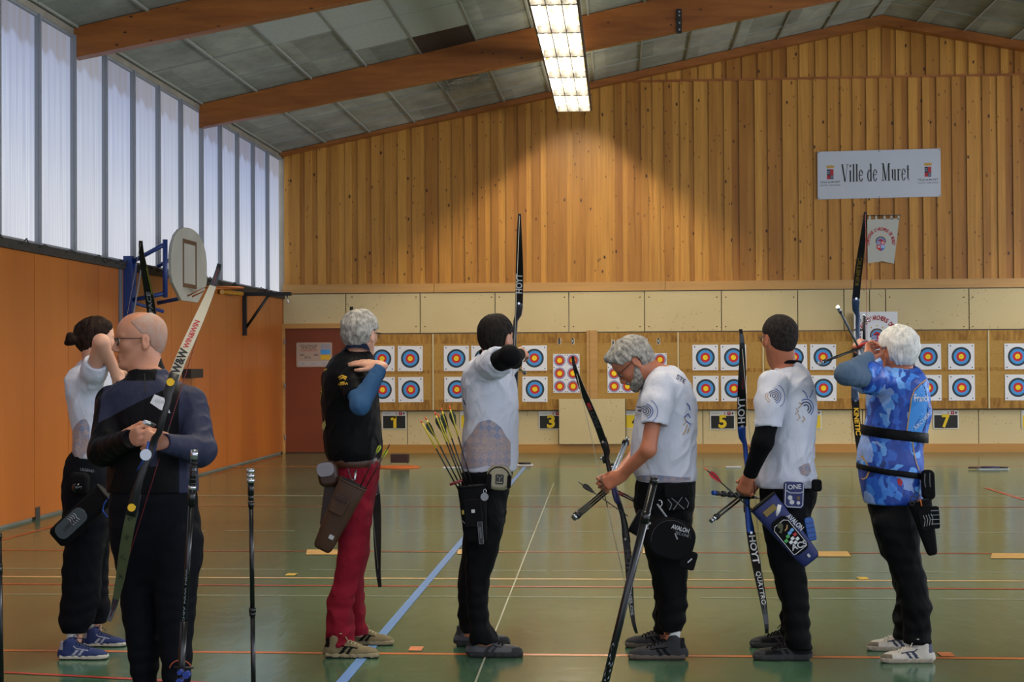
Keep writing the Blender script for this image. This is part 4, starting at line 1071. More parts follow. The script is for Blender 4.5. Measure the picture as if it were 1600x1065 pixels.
shoes(B, (730, 817, 1025), (711, 797, 1008), [midg, black_rub, black_sleeve, dgrey, dgrey, black_rub], style='hiker')
# scale pattern on the lower back of the shirt
pat = mat('scale_pattern', '#8f8da0', rough=.6)
g = G(pat); oc = g.tc.outputs['Object']; mp = g.map(oc, (34, 0.01, 34), rot=(0, .78, 0))
ck = g.N.new('ShaderNodeTexChecker'); ck.inputs['Scale'].default_value = 1; g.L.new(mp, ck.inputs[0]); nn = g.noise(g.map(oc, (9, 9, 9)), 1, 2); fine = g.noise(g.map(oc, (120, 120, 120)), 1, 3)
c = g.mix(ck.outputs['Fac'], '#9c8f94', '#77809c'); c = g.mix(g.ramp(nn, (.35, 0), (.65, .7)), c, '#a78e7e'); c = g.mix(g.ramp(fine, (.45, 0), (.7, .6)), c, '#5d6384'); g.color(c)
pxfig(B, [[(724, 733), (725, 712), (730, 700), (738, 688), (748, 674), (757, 660), (765, 656), (775, 654), (784, 659), (793, 667), (800, 680), (807, 690), (807, 725), (803, 733), (790, 729), (770, 725), (750, 730)]], pat, fill=True, name='print')
pxfig(B, [[(734, 624), (738, 632)]], navy_print, width=.006)

# ---------------------------------------------------------------- archer in white, head bowed over his bow
C = Person('bearded archer in a white T-shirt with head bowed, nocking an arrow', YA,
    [(572, 1024, 1050, .07), (577, 1019, 1060, .10), (586, 1013, 1069, .17), (600, 1007, 1078, .215), (620, 1000, 1085, .215), (640, 994, 1088, .20), (680, 987, 1087, .19), (710, 986, 1087, .19), (735, 990, 1088, .185), (750, 996, 1088, .18)],
    [(732, 997, 1084, .165), (755, 994, 1087, .175), (790, 992, 1085, .175), (820, 998, 1080, .16), (840, 1003, 1077, .12)],
    [(7.98, [(810, 1000, 1078, .095), (850, 1008, 1074, .090), (900, 1022, 1074, .082), (940, 1029, 1073, .074), (965, 1029, 1071, .070), (985, 1031, 1064, .056)]),
     (8.22, [(810, 1000, 1072, .095), (850, 1006, 1068, .090), (900, 1018, 1064, .082), (940, 1025, 1060, .074), (960, 1021, 1056, .068), (984, 1026, 1054, .056)])],
    W_(989, 566, 8.05), (-.70, -.02, -.71), skin_red,
    [[W_(1030, 605, 7.86), W_(1013, 702, 7.80), W_(972, 742, 7.92)], [W_(1020, 610, 8.27), W_(1002, 700, 8.32), W_(965, 742, 8.12)]],
    [(W_(970, 744, 7.92), (-.80, .25, -.42), (.25, .9, -.2), -1, dict(curl=(.55, .75, .5), thumb=(.35, .5, .3))),
     (W_(963, 744, 8.12), (-.85, -.35, -.3), (.3, -.9, -.2), 1, dict(curl=(.8, 1.0, .6), thumb=(.4, .6, .4)))],
    W_(1030, 588, 8.08))
C.shirt([white_shirt], [([W_(1032, 603, 7.88), W_(1026, 630, 7.84), W_(1023, 658, 7.82)], (.075, .072, .068)), ([W_(1024, 606, 8.26), W_(1016, 655, 8.30)], (.075, .066))], seed=21, amp=.010, collar_r=.066, hole=W_(1030, 580, 8.08),
        extra=lambda S: S.cap(W_(1008, 572, 8.08), W_(1034, 582, 8.08), .066, .066, .008, 's'))
mb = MB(); c0 = W_(1022, 582, 8.07); ax_ = unit(V3(-.55, 0, 1)); e1 = unit(np.cross(ax_, (0, 1, 0))); e2 = np.cross(ax_, e1)
mb.tube([c0 + e1 * math.cos(a) * .068 + e2 * math.sin(a) * .070 for a in np.linspace(0, 2 * math.pi, 29)], .007, cap=False); mb.build('collar', [white_shirt], C.shirt_o)
C.trousers([black_pants], amp=.010, seed=13)
hair(C.root, C.hc, C.M, hair_grey, vol=.016, low=-.075, amp=.007, temple=.02, seed=6, extra=lambda S, P: S.ell(P(.06, 0, .095), (.04, .05, .028), None, .03))
# beard
S = SDF(C.hc - .17, C.hc + .17, .005)
S.ell(C.P(.052, 0, -.085), (.046, .053, .043), C.M, .01); S.ell(C.P(.086, 0, -.098), (.022, .03, .026), C.M, .02)
for y in (-1, 1): S.cap(C.P(.01, y * .062, -.035), C.P(.05, y * .045, -.085), .018, .026, .02)
S.cap(C.P(.098, -.02, -.056), C.P(.098, .02, -.056), .009, None, .006)
S.ell(C.P(.10, 0, -.071), (.02, .02, .007), C.M, .003, 's')
sdf_obj('beard', S, [mat('grizzled_beard', '#55504c', rough=.8, col2='#a8a39c', vscale=(70, 70, 70), bump=.003, bscale=(200, 200, 90))], C.root, disp=lambda V: .004 * vnoise(V, (140, 140, 90)), it=1)
glasses(C.root, C.hc, C.M, frame_m, lens_m); C.eyes()
shoes(C, (1073, 982, 1029), (1060, 977, 1010), [dgrey, mat('gum_sole', '#4b4036', rough=.7), black_sleeve, black_cloth, mat('maroon', '#5b2226', rough=.7), mat('brown_sole', '#33291f', rough=.8)], style='runner')
for (x, y, Y) in ((1052, 990, 7.98), ):
    a_, b_ = W_(x, 978, Y), W_(x - 2, 1003, Y); mb = MB(); mb.tube([a_, b_], [.04, .038], n=16); mb.build('sock', [white_sock], C.root)
def bullseye(Pn, px, py, k=1, Y=8.0, ang=0):
    s_ = k * 1.0; c = (0, 0)
    figs = [arc_fig(0, 0, r * s_, .0035 * s_, a0, a1) for r, a0, a1 in ((.008, 0, 360), (.017, -90, 200), (.026, -80, 150))]
    figs2 = [arc_fig(0, 0, .036 * s_, .004 * s_, -75, 80), arc_fig(0, 0, .060 * s_, .003 * s_, -60, 62)]
    o = W_(px, py, Y) + V3(0, -.45, 0)
    decal(Pn.tree, *join_figs(*figs), o, CAMX, (0, 0, 1), 'emblem', navy_print); decal(Pn.tree, *join_figs(*figs2), o, CAMX, (0, 0, 1), 'emblem', blue_print)
    decal(Pn.tree, *join_figs(*[arc_fig(-.012 * s_, -.004 * s_, r * s_, .003 * s_, 140, 250) for r in (.018, .028)]), o, CAMX, (0, 0, 1), 'emblem', gold_print)
bullseye(C, 1012, 640)
pxtext(C, 'STE', 1070, 593, .036, navy_print, -.55, bold=.0004)
pxfig(C, [[(1079, 629), (1084, 634), (1085, 640)], [(1076, 650), (1082, 645), (1086, 652)], [(1078, 656), (1086, 662)]], blue_print, width=.006)
pxfig(C, [[(1075, 650), (1079, 658), (1074, 663)], [(1081, 662), (1077, 672), (1073, 678)], [(1084, 668), (1081, 676)]], gold_print, width=.005)
pxfig(C, [[(1000, 746), (1010, 741), (1030, 739), (1050, 741), (1070, 743), (1086, 744), (1086, 749), (1040, 750), (1000, 750)]], pat, fill=True)

# ---------------------------------------------------------------- archer in white with black sleeve, blue quiver
Dp = Person('archer in a white shirt with black undersleeve and a blue quiver, holding a lowered bow', YA,
    [(568, 1212, 1250, .07), (574, 1207, 1256, .10), (583, 1202, 1263, .17), (600, 1196, 1270, .215), (625, 1192, 1275, .21), (650, 1190, 1276, .20), (690, 1187, 1272, .185), (720, 1184, 1270, .18), (745, 1181, 1275, .18), (760, 1182, 1276, .175)],
    [(742, 1188, 1272, .16), (770, 1188, 1274, .17), (800, 1189, 1266, .17), (830, 1194, 1258, .14), (845, 1197, 1256, .12)],
    [(7.97, [(810, 1192, 1263, .095), (850, 1198, 1257, .088), (880, 1202, 1256, .080), (905, 1212, 1260, .076), (940, 1222, 1264, .072), (970, 1224, 1266, .070), (1012, 1230, 1267, .068)]),
     (8.22, [(810, 1194, 1258, .095), (850, 1200, 1254, .088), (880, 1204, 1252, .080), (905, 1212, 1252, .076), (940, 1220, 1254, .072), (970, 1222, 1254, .066), (992, 1224, 1252, .062)])],
    W_(1218, 529, 8.06), (-.40, .91, -.02), skin_red,
    [[W_(1205, 605, 7.86), W_(1192, 690, 7.82), W_(1172, 742, 7.90)], [W_(1225, 605, 8.27), W_(1205, 690, 8.32), W_(1185, 748, 8.15)]],
    [(W_(1171, 744, 7.90), (-.30, .35, -.85), (.5, .6, .3), -1, dict(curl=(.7, .8, .5), thumb=(.5, .5, .4))),
     (W_(1183, 750, 8.15), (-.6, -.3, -.6), (-.3, -.8, .2), 1, dict(curl=(.7, .9, .5), thumb=(.5, .5, .4)))],
    W_(1224, 566, 8.08))
Dp.shirt([white_shirt], [([W_(1208, 601, 7.88), W_(1203, 632, 7.84), W_(1201, 662, 7.83)], (.076, .072, .066)), ([W_(1226, 603, 8.26), W_(1216, 655, 8.30)], (.075, .066))], seed=31, amp=.012, collar_r=.064)
crew(Dp, black_sleeve, r=.066, t=.006)
Dp.sleeve([W_(1203, 640, 7.84), W_(1192, 690, 7.82), W_(1172, 741, 7.90)], (.056, .052, .036), black_sleeve, amp=.003)
Dp.sleeve([W_(1218, 640, 8.30), W_(1205, 690, 8.32), W_(1186, 746, 8.15)], (.052, .048, .036), black_sleeve, amp=.003)
Dp.trousers([black_pants], amp=.010, seed=17)
hair(Dp.root, Dp.hc, Dp.M, hair_crop_dark, vol=.005, low=-.070, amp=.0015, seed=8)
glasses(Dp.root, Dp.hc, Dp.M, frame_m, lens_m)
shoes(Dp, (1267, 1177, 1030), (1255, 1172, 1010), [black_cloth, black_rub, black_sleeve, dgrey, dgrey, black_rub], style='hiker')
bullseye(Dp, 1207, 617)
o = W_(1262, 636, 8.0) + V3(0, -.45, 0)
decal(Dp.tree, *join_figs(*[arc_fig(0, 0, r, .006, -60, 140) for r in (.016, .030)]), o, CAMX, (0, 0, 1), 'emblem', navy_print)
decal(Dp.tree, *join_figs(arc_fig(0, 0, .044, .005, -50, 120), line_fig([(-.02, .09), (0, .075), (.01, .05)], .004), line_fig([(.045, .09), (.022, .05)], .005)), o, CAMX, (0, 0, 1), 'emblem', blue_print)
decal(Dp.tree, *join_figs(*[line_fig([(x, y), (x + .012, y - .016), (x - .004, y - .032)], .004) for x, y in ((-.035, .03), (-.05, .0), (-.04, -.03), (-.015, -.04))]), o, CAMX, (0, 0, 1), 'emblem', gold_print)
pxfig(Dp, [[(1252, 728), (1262, 722), (1270, 722), (1274, 735), (1266, 742), (1256, 738)]], pat, fill=True)

# ---------------------------------------------------------------- archer in blue patterned jersey
jersey = mat('blue_camouflage', '#2458b4', rough=.5)
g = G(jersey); oc = g.tc.outputs['Object']
d = g.N.new('ShaderNodeVectorMath'); d.operation = 'ADD'; ns = g.N.new('ShaderNodeTexNoise'); g.L.new(g.map(oc, (11, 11, 11)), ns.inputs['Vector']); ns.inputs['Scale'].default_value = 1
sc_ = g.N.new('ShaderNodeVectorMath'); sc_.operation = 'SCALE'; g.L.new(ns.outputs['Color'], sc_.inputs[0]); sc_.inputs['Scale'].default_value = .10
g.L.new(oc, d.inputs[0]); g.L.new(sc_.outputs[0], d.inputs[1])
v1 = g.vor(g.map(d.outputs[0], (30, 9, 20), rot=(0, .6, 0)), 1, 'Color'); s1 = g.sep(v1)
c = g.ramp(s1[0], (0, '#123a93'), (.38, '#2458b8'), (.6, '#1a47a4'), (.72, '#3c7ad0'), (.88, '#5f9be0'), (.95, '#16306f'), mode='CONSTANT')
# hatched shards
v2 = g.vor(g.map(d.outputs[0], (14, 5, 10), (5, 5, 5), rot=(0, -.7, 0)), 1, 'Color'); s2 = g.sep(v2)
wv = g.N.new('ShaderNodeTexWave'); g.L.new(g.map(oc, (95, 10, 95), rot=(0, .9, 0)), wv.inputs[0]); wv.inputs['Scale'].default_value = 1; wv.inputs['Distortion'].default_value = .4
hm = g.math('MULTIPLY', g.math('GREATER_THAN', s2[0], .80), g.math('GREATER_THAN', wv.outputs[1], .5))
c = g.mix(hm, c, '#a9c2e6'); g.color(c)
g.bump(g.noise(g.map(oc, (18, 18, 9)), 1, 3, .5, .6), .007)
bluepanel = mat('bright_blue_panel', '#2f82cf', rough=.5, var=.05, vscale=(4, 4, 4)); 
E_ = Person('white-haired archer in a blue camouflage jersey drawing a blue bow', YA,
    [(570, 1388, 1424, .075), (575, 1375, 1432, .12), (582, 1366, 1438, .18), (595, 1361, 1446, .22), (620, 1356, 1452, .21), (650, 1356, 1453, .20), (672, 1350, 1447, .195), (700, 1343, 1441, .195), (722, 1341, 1442, .20), (745, 1343, 1441, .19), (770, 1348, 1440, .185), (785, 1351, 1438, .18)],
    [(765, 1356, 1436, .165), (800, 1358, 1436, .17), (830, 1366, 1435, .165), (850, 1372, 1434, .12)],
    [(7.97, [(820, 1364, 1436, .095), (850, 1376, 1436, .088), (880, 1388, 1441, .082), (900, 1397, 1447, .078), (940, 1408, 1453, .074), (970, 1412, 1453, .070), (1003, 1413, 1451, .066)]),
     (8.24, [(820, 1366, 1430, .095), (850, 1376, 1428, .088), (880, 1388, 1430, .082), (900, 1394, 1432, .078), (940, 1402, 1434, .070), (970, 1398, 1432, .068), (996, 1398, 1430, .064)])],
    W_(1404, 549, 8.05), (-.42, .90, -.06), skin_red,
    [[W_(1364, 592, 7.88), W_(1322, 584, 7.62), W_(1357, 558, 7.90)], [W_(1378, 585, 8.25), W_(1362, 560, 8.5), W_(1352, 541, 8.80)]],
    [(W_(1357, 557, 7.90), (.15, .7, .35), (.75, -.35, .2), 1, dict(curl=(.9, 1.2, .7), thumb=(.3, .5, .3))),
     (W_(1351, 540, 8.80), (-.35, .9, .15), (.6, .1, -.7), -1, dict(curl=(.6, .9, .6), thumb=(.6, .6, .4)))],
    W_(1404, 574, 8.08))
def jf(C_):
    # side panel on the right flank and the front-left belly
    p = np.array(front(None, 1420, 620, YA)); r = np.zeros(len(C_), int)
    return r
E_.shirt([jersey, bluepanel], [([W_(1366, 592, 7.90), W_(1354, 589, 7.83), W_(1346, 588, 7.79)], (.078, .074, .068)), ([W_(1378, 587, 8.22), W_(1370, 574, 8.38)], (.07, .066))], name='jersey', seed=41, amp=.010, collar_r=.068)
crew(E_, gold_print, r=.068, t=.004)
E_.sleeve([W_(1360, 591, 7.86), W_(1322, 584, 7.62), W_(1357, 559, 7.88)], (.055, .052, .034), grey_sleeve, amp=.004)
E_.sleeve([W_(1378, 585, 8.25), W_(1362, 560, 8.5), W_(1352, 541, 8.77)], (.055, .048, .034), grey_sleeve, amp=.003)
E_.trousers([black_pants], amp=.010, seed=23)
hair(E_.root, E_.hc, E_.M, hair_white, vol=.016, low=-.080, amp=.007, seed=9)
offw = mat('worn_white_leather', '#b9b3a8', rough=.6, var=.12, vscale=(20, 20, 20)); wsole = mat('dirty_sole', '#8e8474', rough=.8, var=.1); navyl = mat('navy_leather', '#1c2340', rough=.6); dirt = mat('scuffed_toe', '#6e6454', rough=.9, var=.2, vscale=(40, 40, 40))
shoes(E_, (1459, 1376, 1034), (1436, 1355, 1015), [offw, wsole, mat('cream_lace', '#cdc7b6', rough=.8), navyl, dirt, wsole], style='worn')
# prints: bright side panel, gold piping, lettering
pxfig(E_, [[(1452, 596), (1453, 630), (1452, 655), (1443, 675), (1437, 676), (1425, 676), (1418, 672), (1420, 650), (1422, 630), (1428, 612), (1440, 600)]], bluepanel, fill=True, name='side_panel')
pxfig(E_, [[(1451, 593), (1438, 599), (1428, 608), (1423, 622), (1421, 645), (1418, 672)], [(1427, 688), (1430, 705), (1434, 722), (1440, 733)]], gold_print, width=.006, name='piping')
pxfig(E_, [[(1343, 700), (1349, 684), (1355, 684), (1354, 700), (1358, 715), (1364, 728), (1346, 727), (1342, 715)]], bluepanel, fill=True, name='side_panel')
pxfig(E_, [[(1354, 681), (1354, 700), (1359, 716), (1365, 730)], [(1365, 735), (1362, 745), (1348, 757)]], gold_print, width=.006, name='piping')
pxtext(E_, 'Franck', 1441, 621, .050, white_print, 0, bold=.0006, width=.085, align='CENTER'); pxtext(E_, 'ARCHERS', 1444, 655, .030, white_print, .75)
pxtext(E_, 'AUDE', 1349, 702, .042, white_print, math.pi / 2, bold=.0008)
pxfig(E_, [[(1403, 746), (1408, 744), (1412, 750), (1410, 757), (1405, 754)]], red_print, fill=True)
pxfig(E_, [[(1441, 596), (1446, 606), (1451, 620)], [(1452, 625), (1452, 655), (1446, 672)]], black_sleeve, width=.006, name='chest_guard_strap')
zb = float(at(1400, 677, YA).z); ringtube(E_.torso, zb, .052, .009, black_cloth, 'back_brace', E_.root, tilt=-.022)
ringtube(E_.torso, float(at(1400, 735, YA).z), .030, .010, black_cloth, 'quiver_belt', E_.root, tilt=-.026)

# ---------------------------------------------------------------- woman at the left
F = Person('dark-haired archer with a bun, white T-shirt and black trousers, behind the bald man', YA,
    [(560, 133, 168, .06), (568, 124, 170, .10), (578, 114, 171, .16), (592, 108, 172, .18), (615, 109, 172, .175), (645, 115, 171, .16), (675, 121, 170, .15), (700, 119, 172, .155), (714, 119, 174, .155)],
    [(700, 122, 168, .14), (718, 108, 172, .155), (745, 102, 175, .165), (785, 102, 177, .17), (825, 105, 174, .15), (840, 108, 172, .12)],
    [(7.98, [(805, 104, 168, .088), (850, 105, 162, .088), (890, 99, 158, .084), (930, 97, 156, .078), (960, 94, 150, .074), (980, 95, 140, .066), (987, 101, 134, .05)]),
     (8.24, [(805, 112, 172, .088), (850, 114, 170, .088), (890, 116, 168, .082), (930, 122, 168, .074), (955, 130, 170, .064), (970, 136, 163, .05)])],
    W_(150, 530, 8.05), (.80, .60, -.02), skin_pale,
    [[W_(144, 594, 7.92), W_(158, 534, 7.76), W_(178, 576, 7.86)], [W_(160, 590, 8.2), W_(185, 580, 8.45), W_(215, 572, 8.70)]],
    [(W_(178, 577, 7.86), (.25, .5, -.5), (-.7, .3, -.2), -1, dict(curl=(.7, 1.1, .7), thumb=(.3, .4, .3), sc=.9)),
     (W_(216, 571, 8.70), (.6, .8, .05), (-.5, .5, -.5), 1, dict(curl=(.7, .9, .6), thumb=(.6, .6, .4), sc=.9))],
    W_(147, 566, 8.08), hsc=.95)
F.shirt([white_shirt], [([W_(142, 596, 7.94), W_(148, 578, 7.87), W_(150, 568, 7.84)], (.062, .060, .058)), ([W_(160, 592, 8.18), W_(170, 588, 8.33)], (.06, .058))], seed=51, amp=.010, collar_r=.058)
pxfig(F, [[(119, 712), (118, 690), (124, 675), (134, 662), (142, 655), (150, 653), (155, 665), (155, 700), (145, 713), (132, 712)]], pat, fill=True)
F.trousers([navy_pants], amp=.009, seed=29)
def bun(S, P):
    S.ell(P(-.138, .0, -.004), (.034, .036, .034), None, .006); S.ell(P(-.155, .012, -.02), (.02, .022, .02), None, .006); S.ell(P(-.15, -.014, .016), (.022, .02, .02), None, .006)
hair(F.root, F.hc, F.M, hair_brown, vol=.008, low=-.050, amp=.006, sc=.95, side_low=1, extra=bun, seed=12)
shoes(F, (92, 168, 1029), (130, 197, 1009), [mat('blue_knit', '#16295c', rough=.8, bump=.001, bscale=(200, 200, 200)), mat('pale_sole', '#a9a69a', rough=.6), mat('navy_lace', '#0f1a3c', rough=.8), mat('grey_swoosh', '#8f93a3', rough=.6), navyl, black_rub])
for (x, y0, y1, Y) in ((118, 983, 1003, 7.98), (148, 965, 986, 8.24)):
    mb = MB(); mb.tube([W_(x - 2, y0, Y), W_(x - 4, y1, Y)], [.037, .036], n=16); mb.build('sock', [white_sock], F.root)

# ---------------------------------------------------------------- foreground man
YG = 6.5
Gm = Person('bald man with glasses in a black and slate sports top holding a white-limbed bow', YG,
    [(578, 206, 258, .070), (590, 198, 266, .085), (600, 184, 284, .105), (612, 169, 303, .12), (626, 162, 311, .128), (640, 166, 308, .135), (670, 174, 302, .14), (700, 174, 304, .145), (735, 172, 306, .145), (755, 170, 308, .14), (768, 170, 308, .135)],
    [(750, 178, 302, .12), (780, 172, 308, .135), (820, 172, 312, .14), (860, 180, 312, .135), (885, 184, 310, .11)],
    [(6.50, [(840, 176, 246, .10), (880, 186, 244, .098), (920, 189, 243, .09), (960, 192, 246, .085), (1000, 200, 248, .08), (1040, 206, 246, .075), (1075, 212, 242, .055), (1084, 214, 240, .05)]),
     (6.45, [(840, 240, 313, .10), (880, 241, 310, .098), (920, 242, 307, .09), (960, 246, 304, .085), (1000, 250, 300, .08), (1040, 253, 297, .075), (1078, 260, 292, .055), (1090, 262, 290, .05)])],
    W_(219, 531, 6.5), (-.90, -.43, -.05), skin,
    [[W_(172, 625, 6.5), W_(160, 706, 6.38), W_(196, 689, 6.20)], [W_(302, 628, 6.5), W_(314, 706, 6.38), W_(262, 692, 6.20)]],
    [(W_(190, 689, 6.20), (.80, -.35, .22), (.35, .8, .1), 1, dict(curl=(.85, 1.15, .7), thumb=(.3, .2, .3), sc=1.05, spread=.05)),
     (W_(266, 692, 6.20), (-.85, -.30, .12), (-.35, .85, -.1), -1, dict(curl=(.75, 1.25, .8), thumb=(.35, .3, .3), sc=1.05, spread=.05))],
    W_(231, 588, 6.5), fat=.016)
two_tone = cloth('black_and_slate_fabric', '#08080b', rough=.6)
g = G(two_tone); q_ = g.sep(g.tc.outputs['Object']); O_ = Gm.root.location
def GT(a_, v): return g.math('GREATER_THAN', a_, float(v))
def LT(a_, v): return g.math('LESS_THAN', a_, float(v))
def AND(*a_):
    r_ = a_[0]
    for x_ in a_[1:]: r_ = g.math('MULTIPLY', r_, x_)
    return r_
a = at(175, 655, YG); b = at(248, 618, YG); k_ = (b.z - a.z) / (b.x - a.x)
lx = lambda px: at(px, 600, YG).x - O_.x
lz = lambda py: at(230, py, YG).z - O_.z
diag = GT(g.math('SUBTRACT', q_[2], g.math('MULTIPLY_ADD', q_[0], k_, -k_ * (a.x - O_.x))), a.z - O_.z)
msk = AND(diag, GT(q_[0], lx(167)), LT(q_[0], lx(252)), LT(q_[2], lz(594)))
msk = g.math('MAXIMUM', msk, GT(q_[0], lx(290))); msk = g.math('MAXIMUM', msk, AND(GT(q_[0], lx(252)), diag))
msk = g.math('MAXIMUM', msk, AND(GT(q_[0], lx(250)), LT(q_[2], lz(668)), GT(q_[2], lz(725)), LT(q_[1], 6.36 - O_.y)))
g.color(g.mix(msk, '#08080b', '#2b2e42'))
Gm.shirt([two_tone], [([W_(178, 627, 6.5), W_(161, 704, 6.38), W_(204, 686, 6.16)], (.072, .058, .040)), ([W_(297, 630, 6.5), W_(313, 704, 6.38), W_(257, 692, 6.18)], (.072, .058, .040))], name='sports_top', seed=61, amp=.008, h=.0055, collar_r=.062)
mb = MB(); rings = []
for z, r in ((-.125, .080), (-.10, .070), (-.078, .066), (-.076, .061), (-.10, .060)):
    c = Gm.P(-.02, .0, z); rings.append([V3(c[0], c[1], c[2]) + V3(math.cos(t) * r, math.sin(t) * r * .95, .006 * math.sin(t)) for t in np.linspace(0, 2 * math.pi, 32, endpoint=False)])
mb.loft(rings, cap=False); mb.build('collar', [black_cloth], Gm.shirt_o)
Gm.trousers([navy_pants], amp=.010, seed=37)
hair(Gm.root, Gm.hc, Gm.M, hair_stubble, vol=.0022, low=-.075, amp=.0004, face=-.0, temple=.0, bald=((.06, 0, .11), (.10, .060, .065)), h=.0045, seed=14)
glasses(Gm.root, Gm.hc, Gm.M, frame_m, lens_m); Gm.eyes()
pxfig(Gm, [[(263, 615), (282, 622), (287, 644), (272, 638), (257, 628)]], white_print, fill=True, name='badge', Y=6.5)
pxtext(Gm, 'CLUB', 271, 626, .016, grey_print, -.15, Y=6.5)
pxfig(Gm, [[(244, 583), (247, 595), (250, 612)]], black_rub, width=.006, name='zip', Y=6.5)
pxfig(Gm, [[(154, 622), (158, 620), (157, 626), (153, 631)]], grey_print, width=.003, name='logo', Y=6.5)
pxfig(Gm, [[(243, 768), (238, 800), (228, 835)], [(239, 768), (233, 800), (224, 842)]], slate, width=.009, name='drawstring', Y=6.5, tree=Gm.ttree)
mb = MB(); tip = Gm.tips[0][1]; 
for (hx, tx, yy, Y) in ((225, 220, 1130, 6.5), (275, 285, 1134, 6.45)):
    h_ = V3(W_(hx, 1128, Y + .08)); h_[2] = 0; shoe(Gm.root, unit((-.1 if hx < 250 else .15, -1, 0)), h_, .29, [dgrey, black_rub, black_sleeve])

# ============================================================ BOWS, ARROWS, QUIVERS
carbon = mat('black_carbon', '#0b0b0d', rough=.28); satin = mat('satin_black', '#111114', rough=.5); steel = mat('bright_steel', '#b9bcc2', rough=.22, metal=.9)
blue_al = mat('blue_anodised', '#16408f', rough=.3, metal=.4); navy_al = mat('navy_riser', '#1c3350', rough=.35, metal=.2); dgreen = mat('dark_grey_riser', '#23262b', rough=.4)
brass = mat('brass', '#b08a1e', rough=.25, metal=.8); string_w = mat('pale_string', '#8d8a80', rough=.7); string_r = mat('red_string', '#6b1420', rough=.6); string_k = mat('dark_string', '#3a3633', rough=.7)
ivory = mat('ivory_limb', '#b3ab96', rough=.35); olive_l = mat('olive_limb', '#4c5136', rough=.35)
class Bow:
    def __init__(s, label, U, L, bk, side=1, drawn=None, riser=satin, limb=carbon, limb2=None, string=string_k, group='recurve bows of the archers', grip=satin, width=.0215, name='recurve_bow', jog=.018, riser_w=.017):
        U, L = V3(U), V3(L); s.Ua = unit(U - L); s.B = unit(V3(bk) - s.Ua * np.dot(bk, s.Ua)); s.W = np.cross(s.Ua, s.B) * side; half = np.linalg.norm(U - L) / 2
        lim = [(.30, .0), (.40, -.035), (.52, -.10), (.64, -.165), (.74, -.205), (.80, -.212), (.84, -.20)] if drawn is None else [(.30, .0), (.40, -.045), (.50, -.12), (.60, -.205), (.69, -.28), (.745, -.315), (.78, -.325)]
        s.k = half / lim[-1][0]; s.mid = (U + L) / 2; s.O = s.mid - s.B * lim[-1][1] * s.k; s.lim = lim; s.halfw = width
        base = (s.O[0], s.O[1], min(U[2], L[2])); s.root = thing(name, label, 'bow', [float(q) for q in base], group)
        # riser: three stations each side, window offset sideways
        def P(t, b, w=0): return s.O + (s.Ua * t + s.B * b + s.W * w) * s.k
        s.P = P
        prof = [(.325, .004, 0, .021, .010), (.28, .012, 0, .022, .012), (.235, .035, .004, .019, .014), (.20, .046, jog, .012, .016), (.12, .046, jog, riser_w * .7, .018), (.06, .036, jog, riser_w * .7, .018), (.035, .012, .004, .014, .022),
                (-.01, .004, 0, .013, .024), (-.05, .010, 0, .015, .022), (-.09, .032, 0, .014, .018), (-.16, .042, 0, .014, .016), (-.22, .036, 0, .018, .014), (-.28, .012, 0, .022, .012), (-.325, .004, 0, .021, .010)]
        rings = []
        for t, b, w, rw, rt in prof:
            c = P(t, b, w); rings.append([c + (s.W * rw * x + s.B * rt * y) * s.k for x, y in ((1, .6), (.8, 1), (-.8, 1), (-1, .6), (-1, -.6), (-.8, -1), (.8, -1), (1, -.6))])
        mb = MB(); mb.loft(rings, cap=True); s.riser = mb.build('riser', [riser], s.root)
        mb = MB(); rg = []
        for t, b, rw, rt in ((.03, .006, .014, .022), (.015, -.002, .016, .028), (-.02, -.008, .017, .030), (-.06, -.004, .016, .028), (-.085, .012, .013, .022)):
            c = P(t, b, 0); rg.append([c + (s.W * rw * math.cos(a) + s.B * rt * math.sin(a)) * s.k for a in np.linspace(0, 2 * math.pi, 12, endpoint=False)])
        mb.loft(rg); mb.build('grip', [grip], s.root)
        s.limbs = []
        for sg in (1, -1):
            rings = []
            for t, b, w in s.path(sg): rings.append([P(t * sg, b + y * .0035, w * x) for x, y in ((1, 1), (1, -1), (-1, -1), (-1, 1))])
            mb = MB(); n = len(rings)
            vs = [v for r in rings for v in r]; fs = [];ms = []
            for j in range(n - 1):
                mi = 1 if (limb2 and j >= n - 5) else 0
                for i in range(4): a = j * 4 + i; b2 = j * 4 + (i + 1) % 4; fs.append((a, b2, b2 + 4, a + 4)); ms.append(mi)
            k0 = len(mb.v); mb.v += [tuple(v) for v in vs]; mb.f += fs; mb.m += ms; mb.sm += [False] * len(fs)
            mb.f.append(tuple(range(4 * n - 4, 4 * n))); mb.m.append(0); mb.sm.append(False)
            lm = limb if not isinstance(limb, tuple) else (limb[0] if sg > 0 else limb[1])
            s.limbs.append(mb.build('limb', [lm, limb2 or satin], s.root))
        for sg in (1, -1):
            mb = MB(); c = P(.30 * sg, -.006, 0); mb.tube([c, c - s.B * .006], .007, n=12); mb.build('limb_bolt', [steel], s.riser)
        t1, b1 = lim[-1]; a, c = P(t1 * .985, b1 - .004), P(-t1 * .985, b1 - .004)
        pts = [a, c] if drawn is None else [a, V3(drawn), c]
        mb = MB(); mb.tube(pts, .0016, n=6); st = mb.build('string', [string], s.root)
        m0 = (pts[0] + pts[-1]) / 2 if drawn is None else V3(drawn); mb = MB()
        d = s.Ua * .07; 
        if drawn is None: mb.tube([m0 - d, m0 + d], .0024, n=6); mb.build('serving', [satin], st)
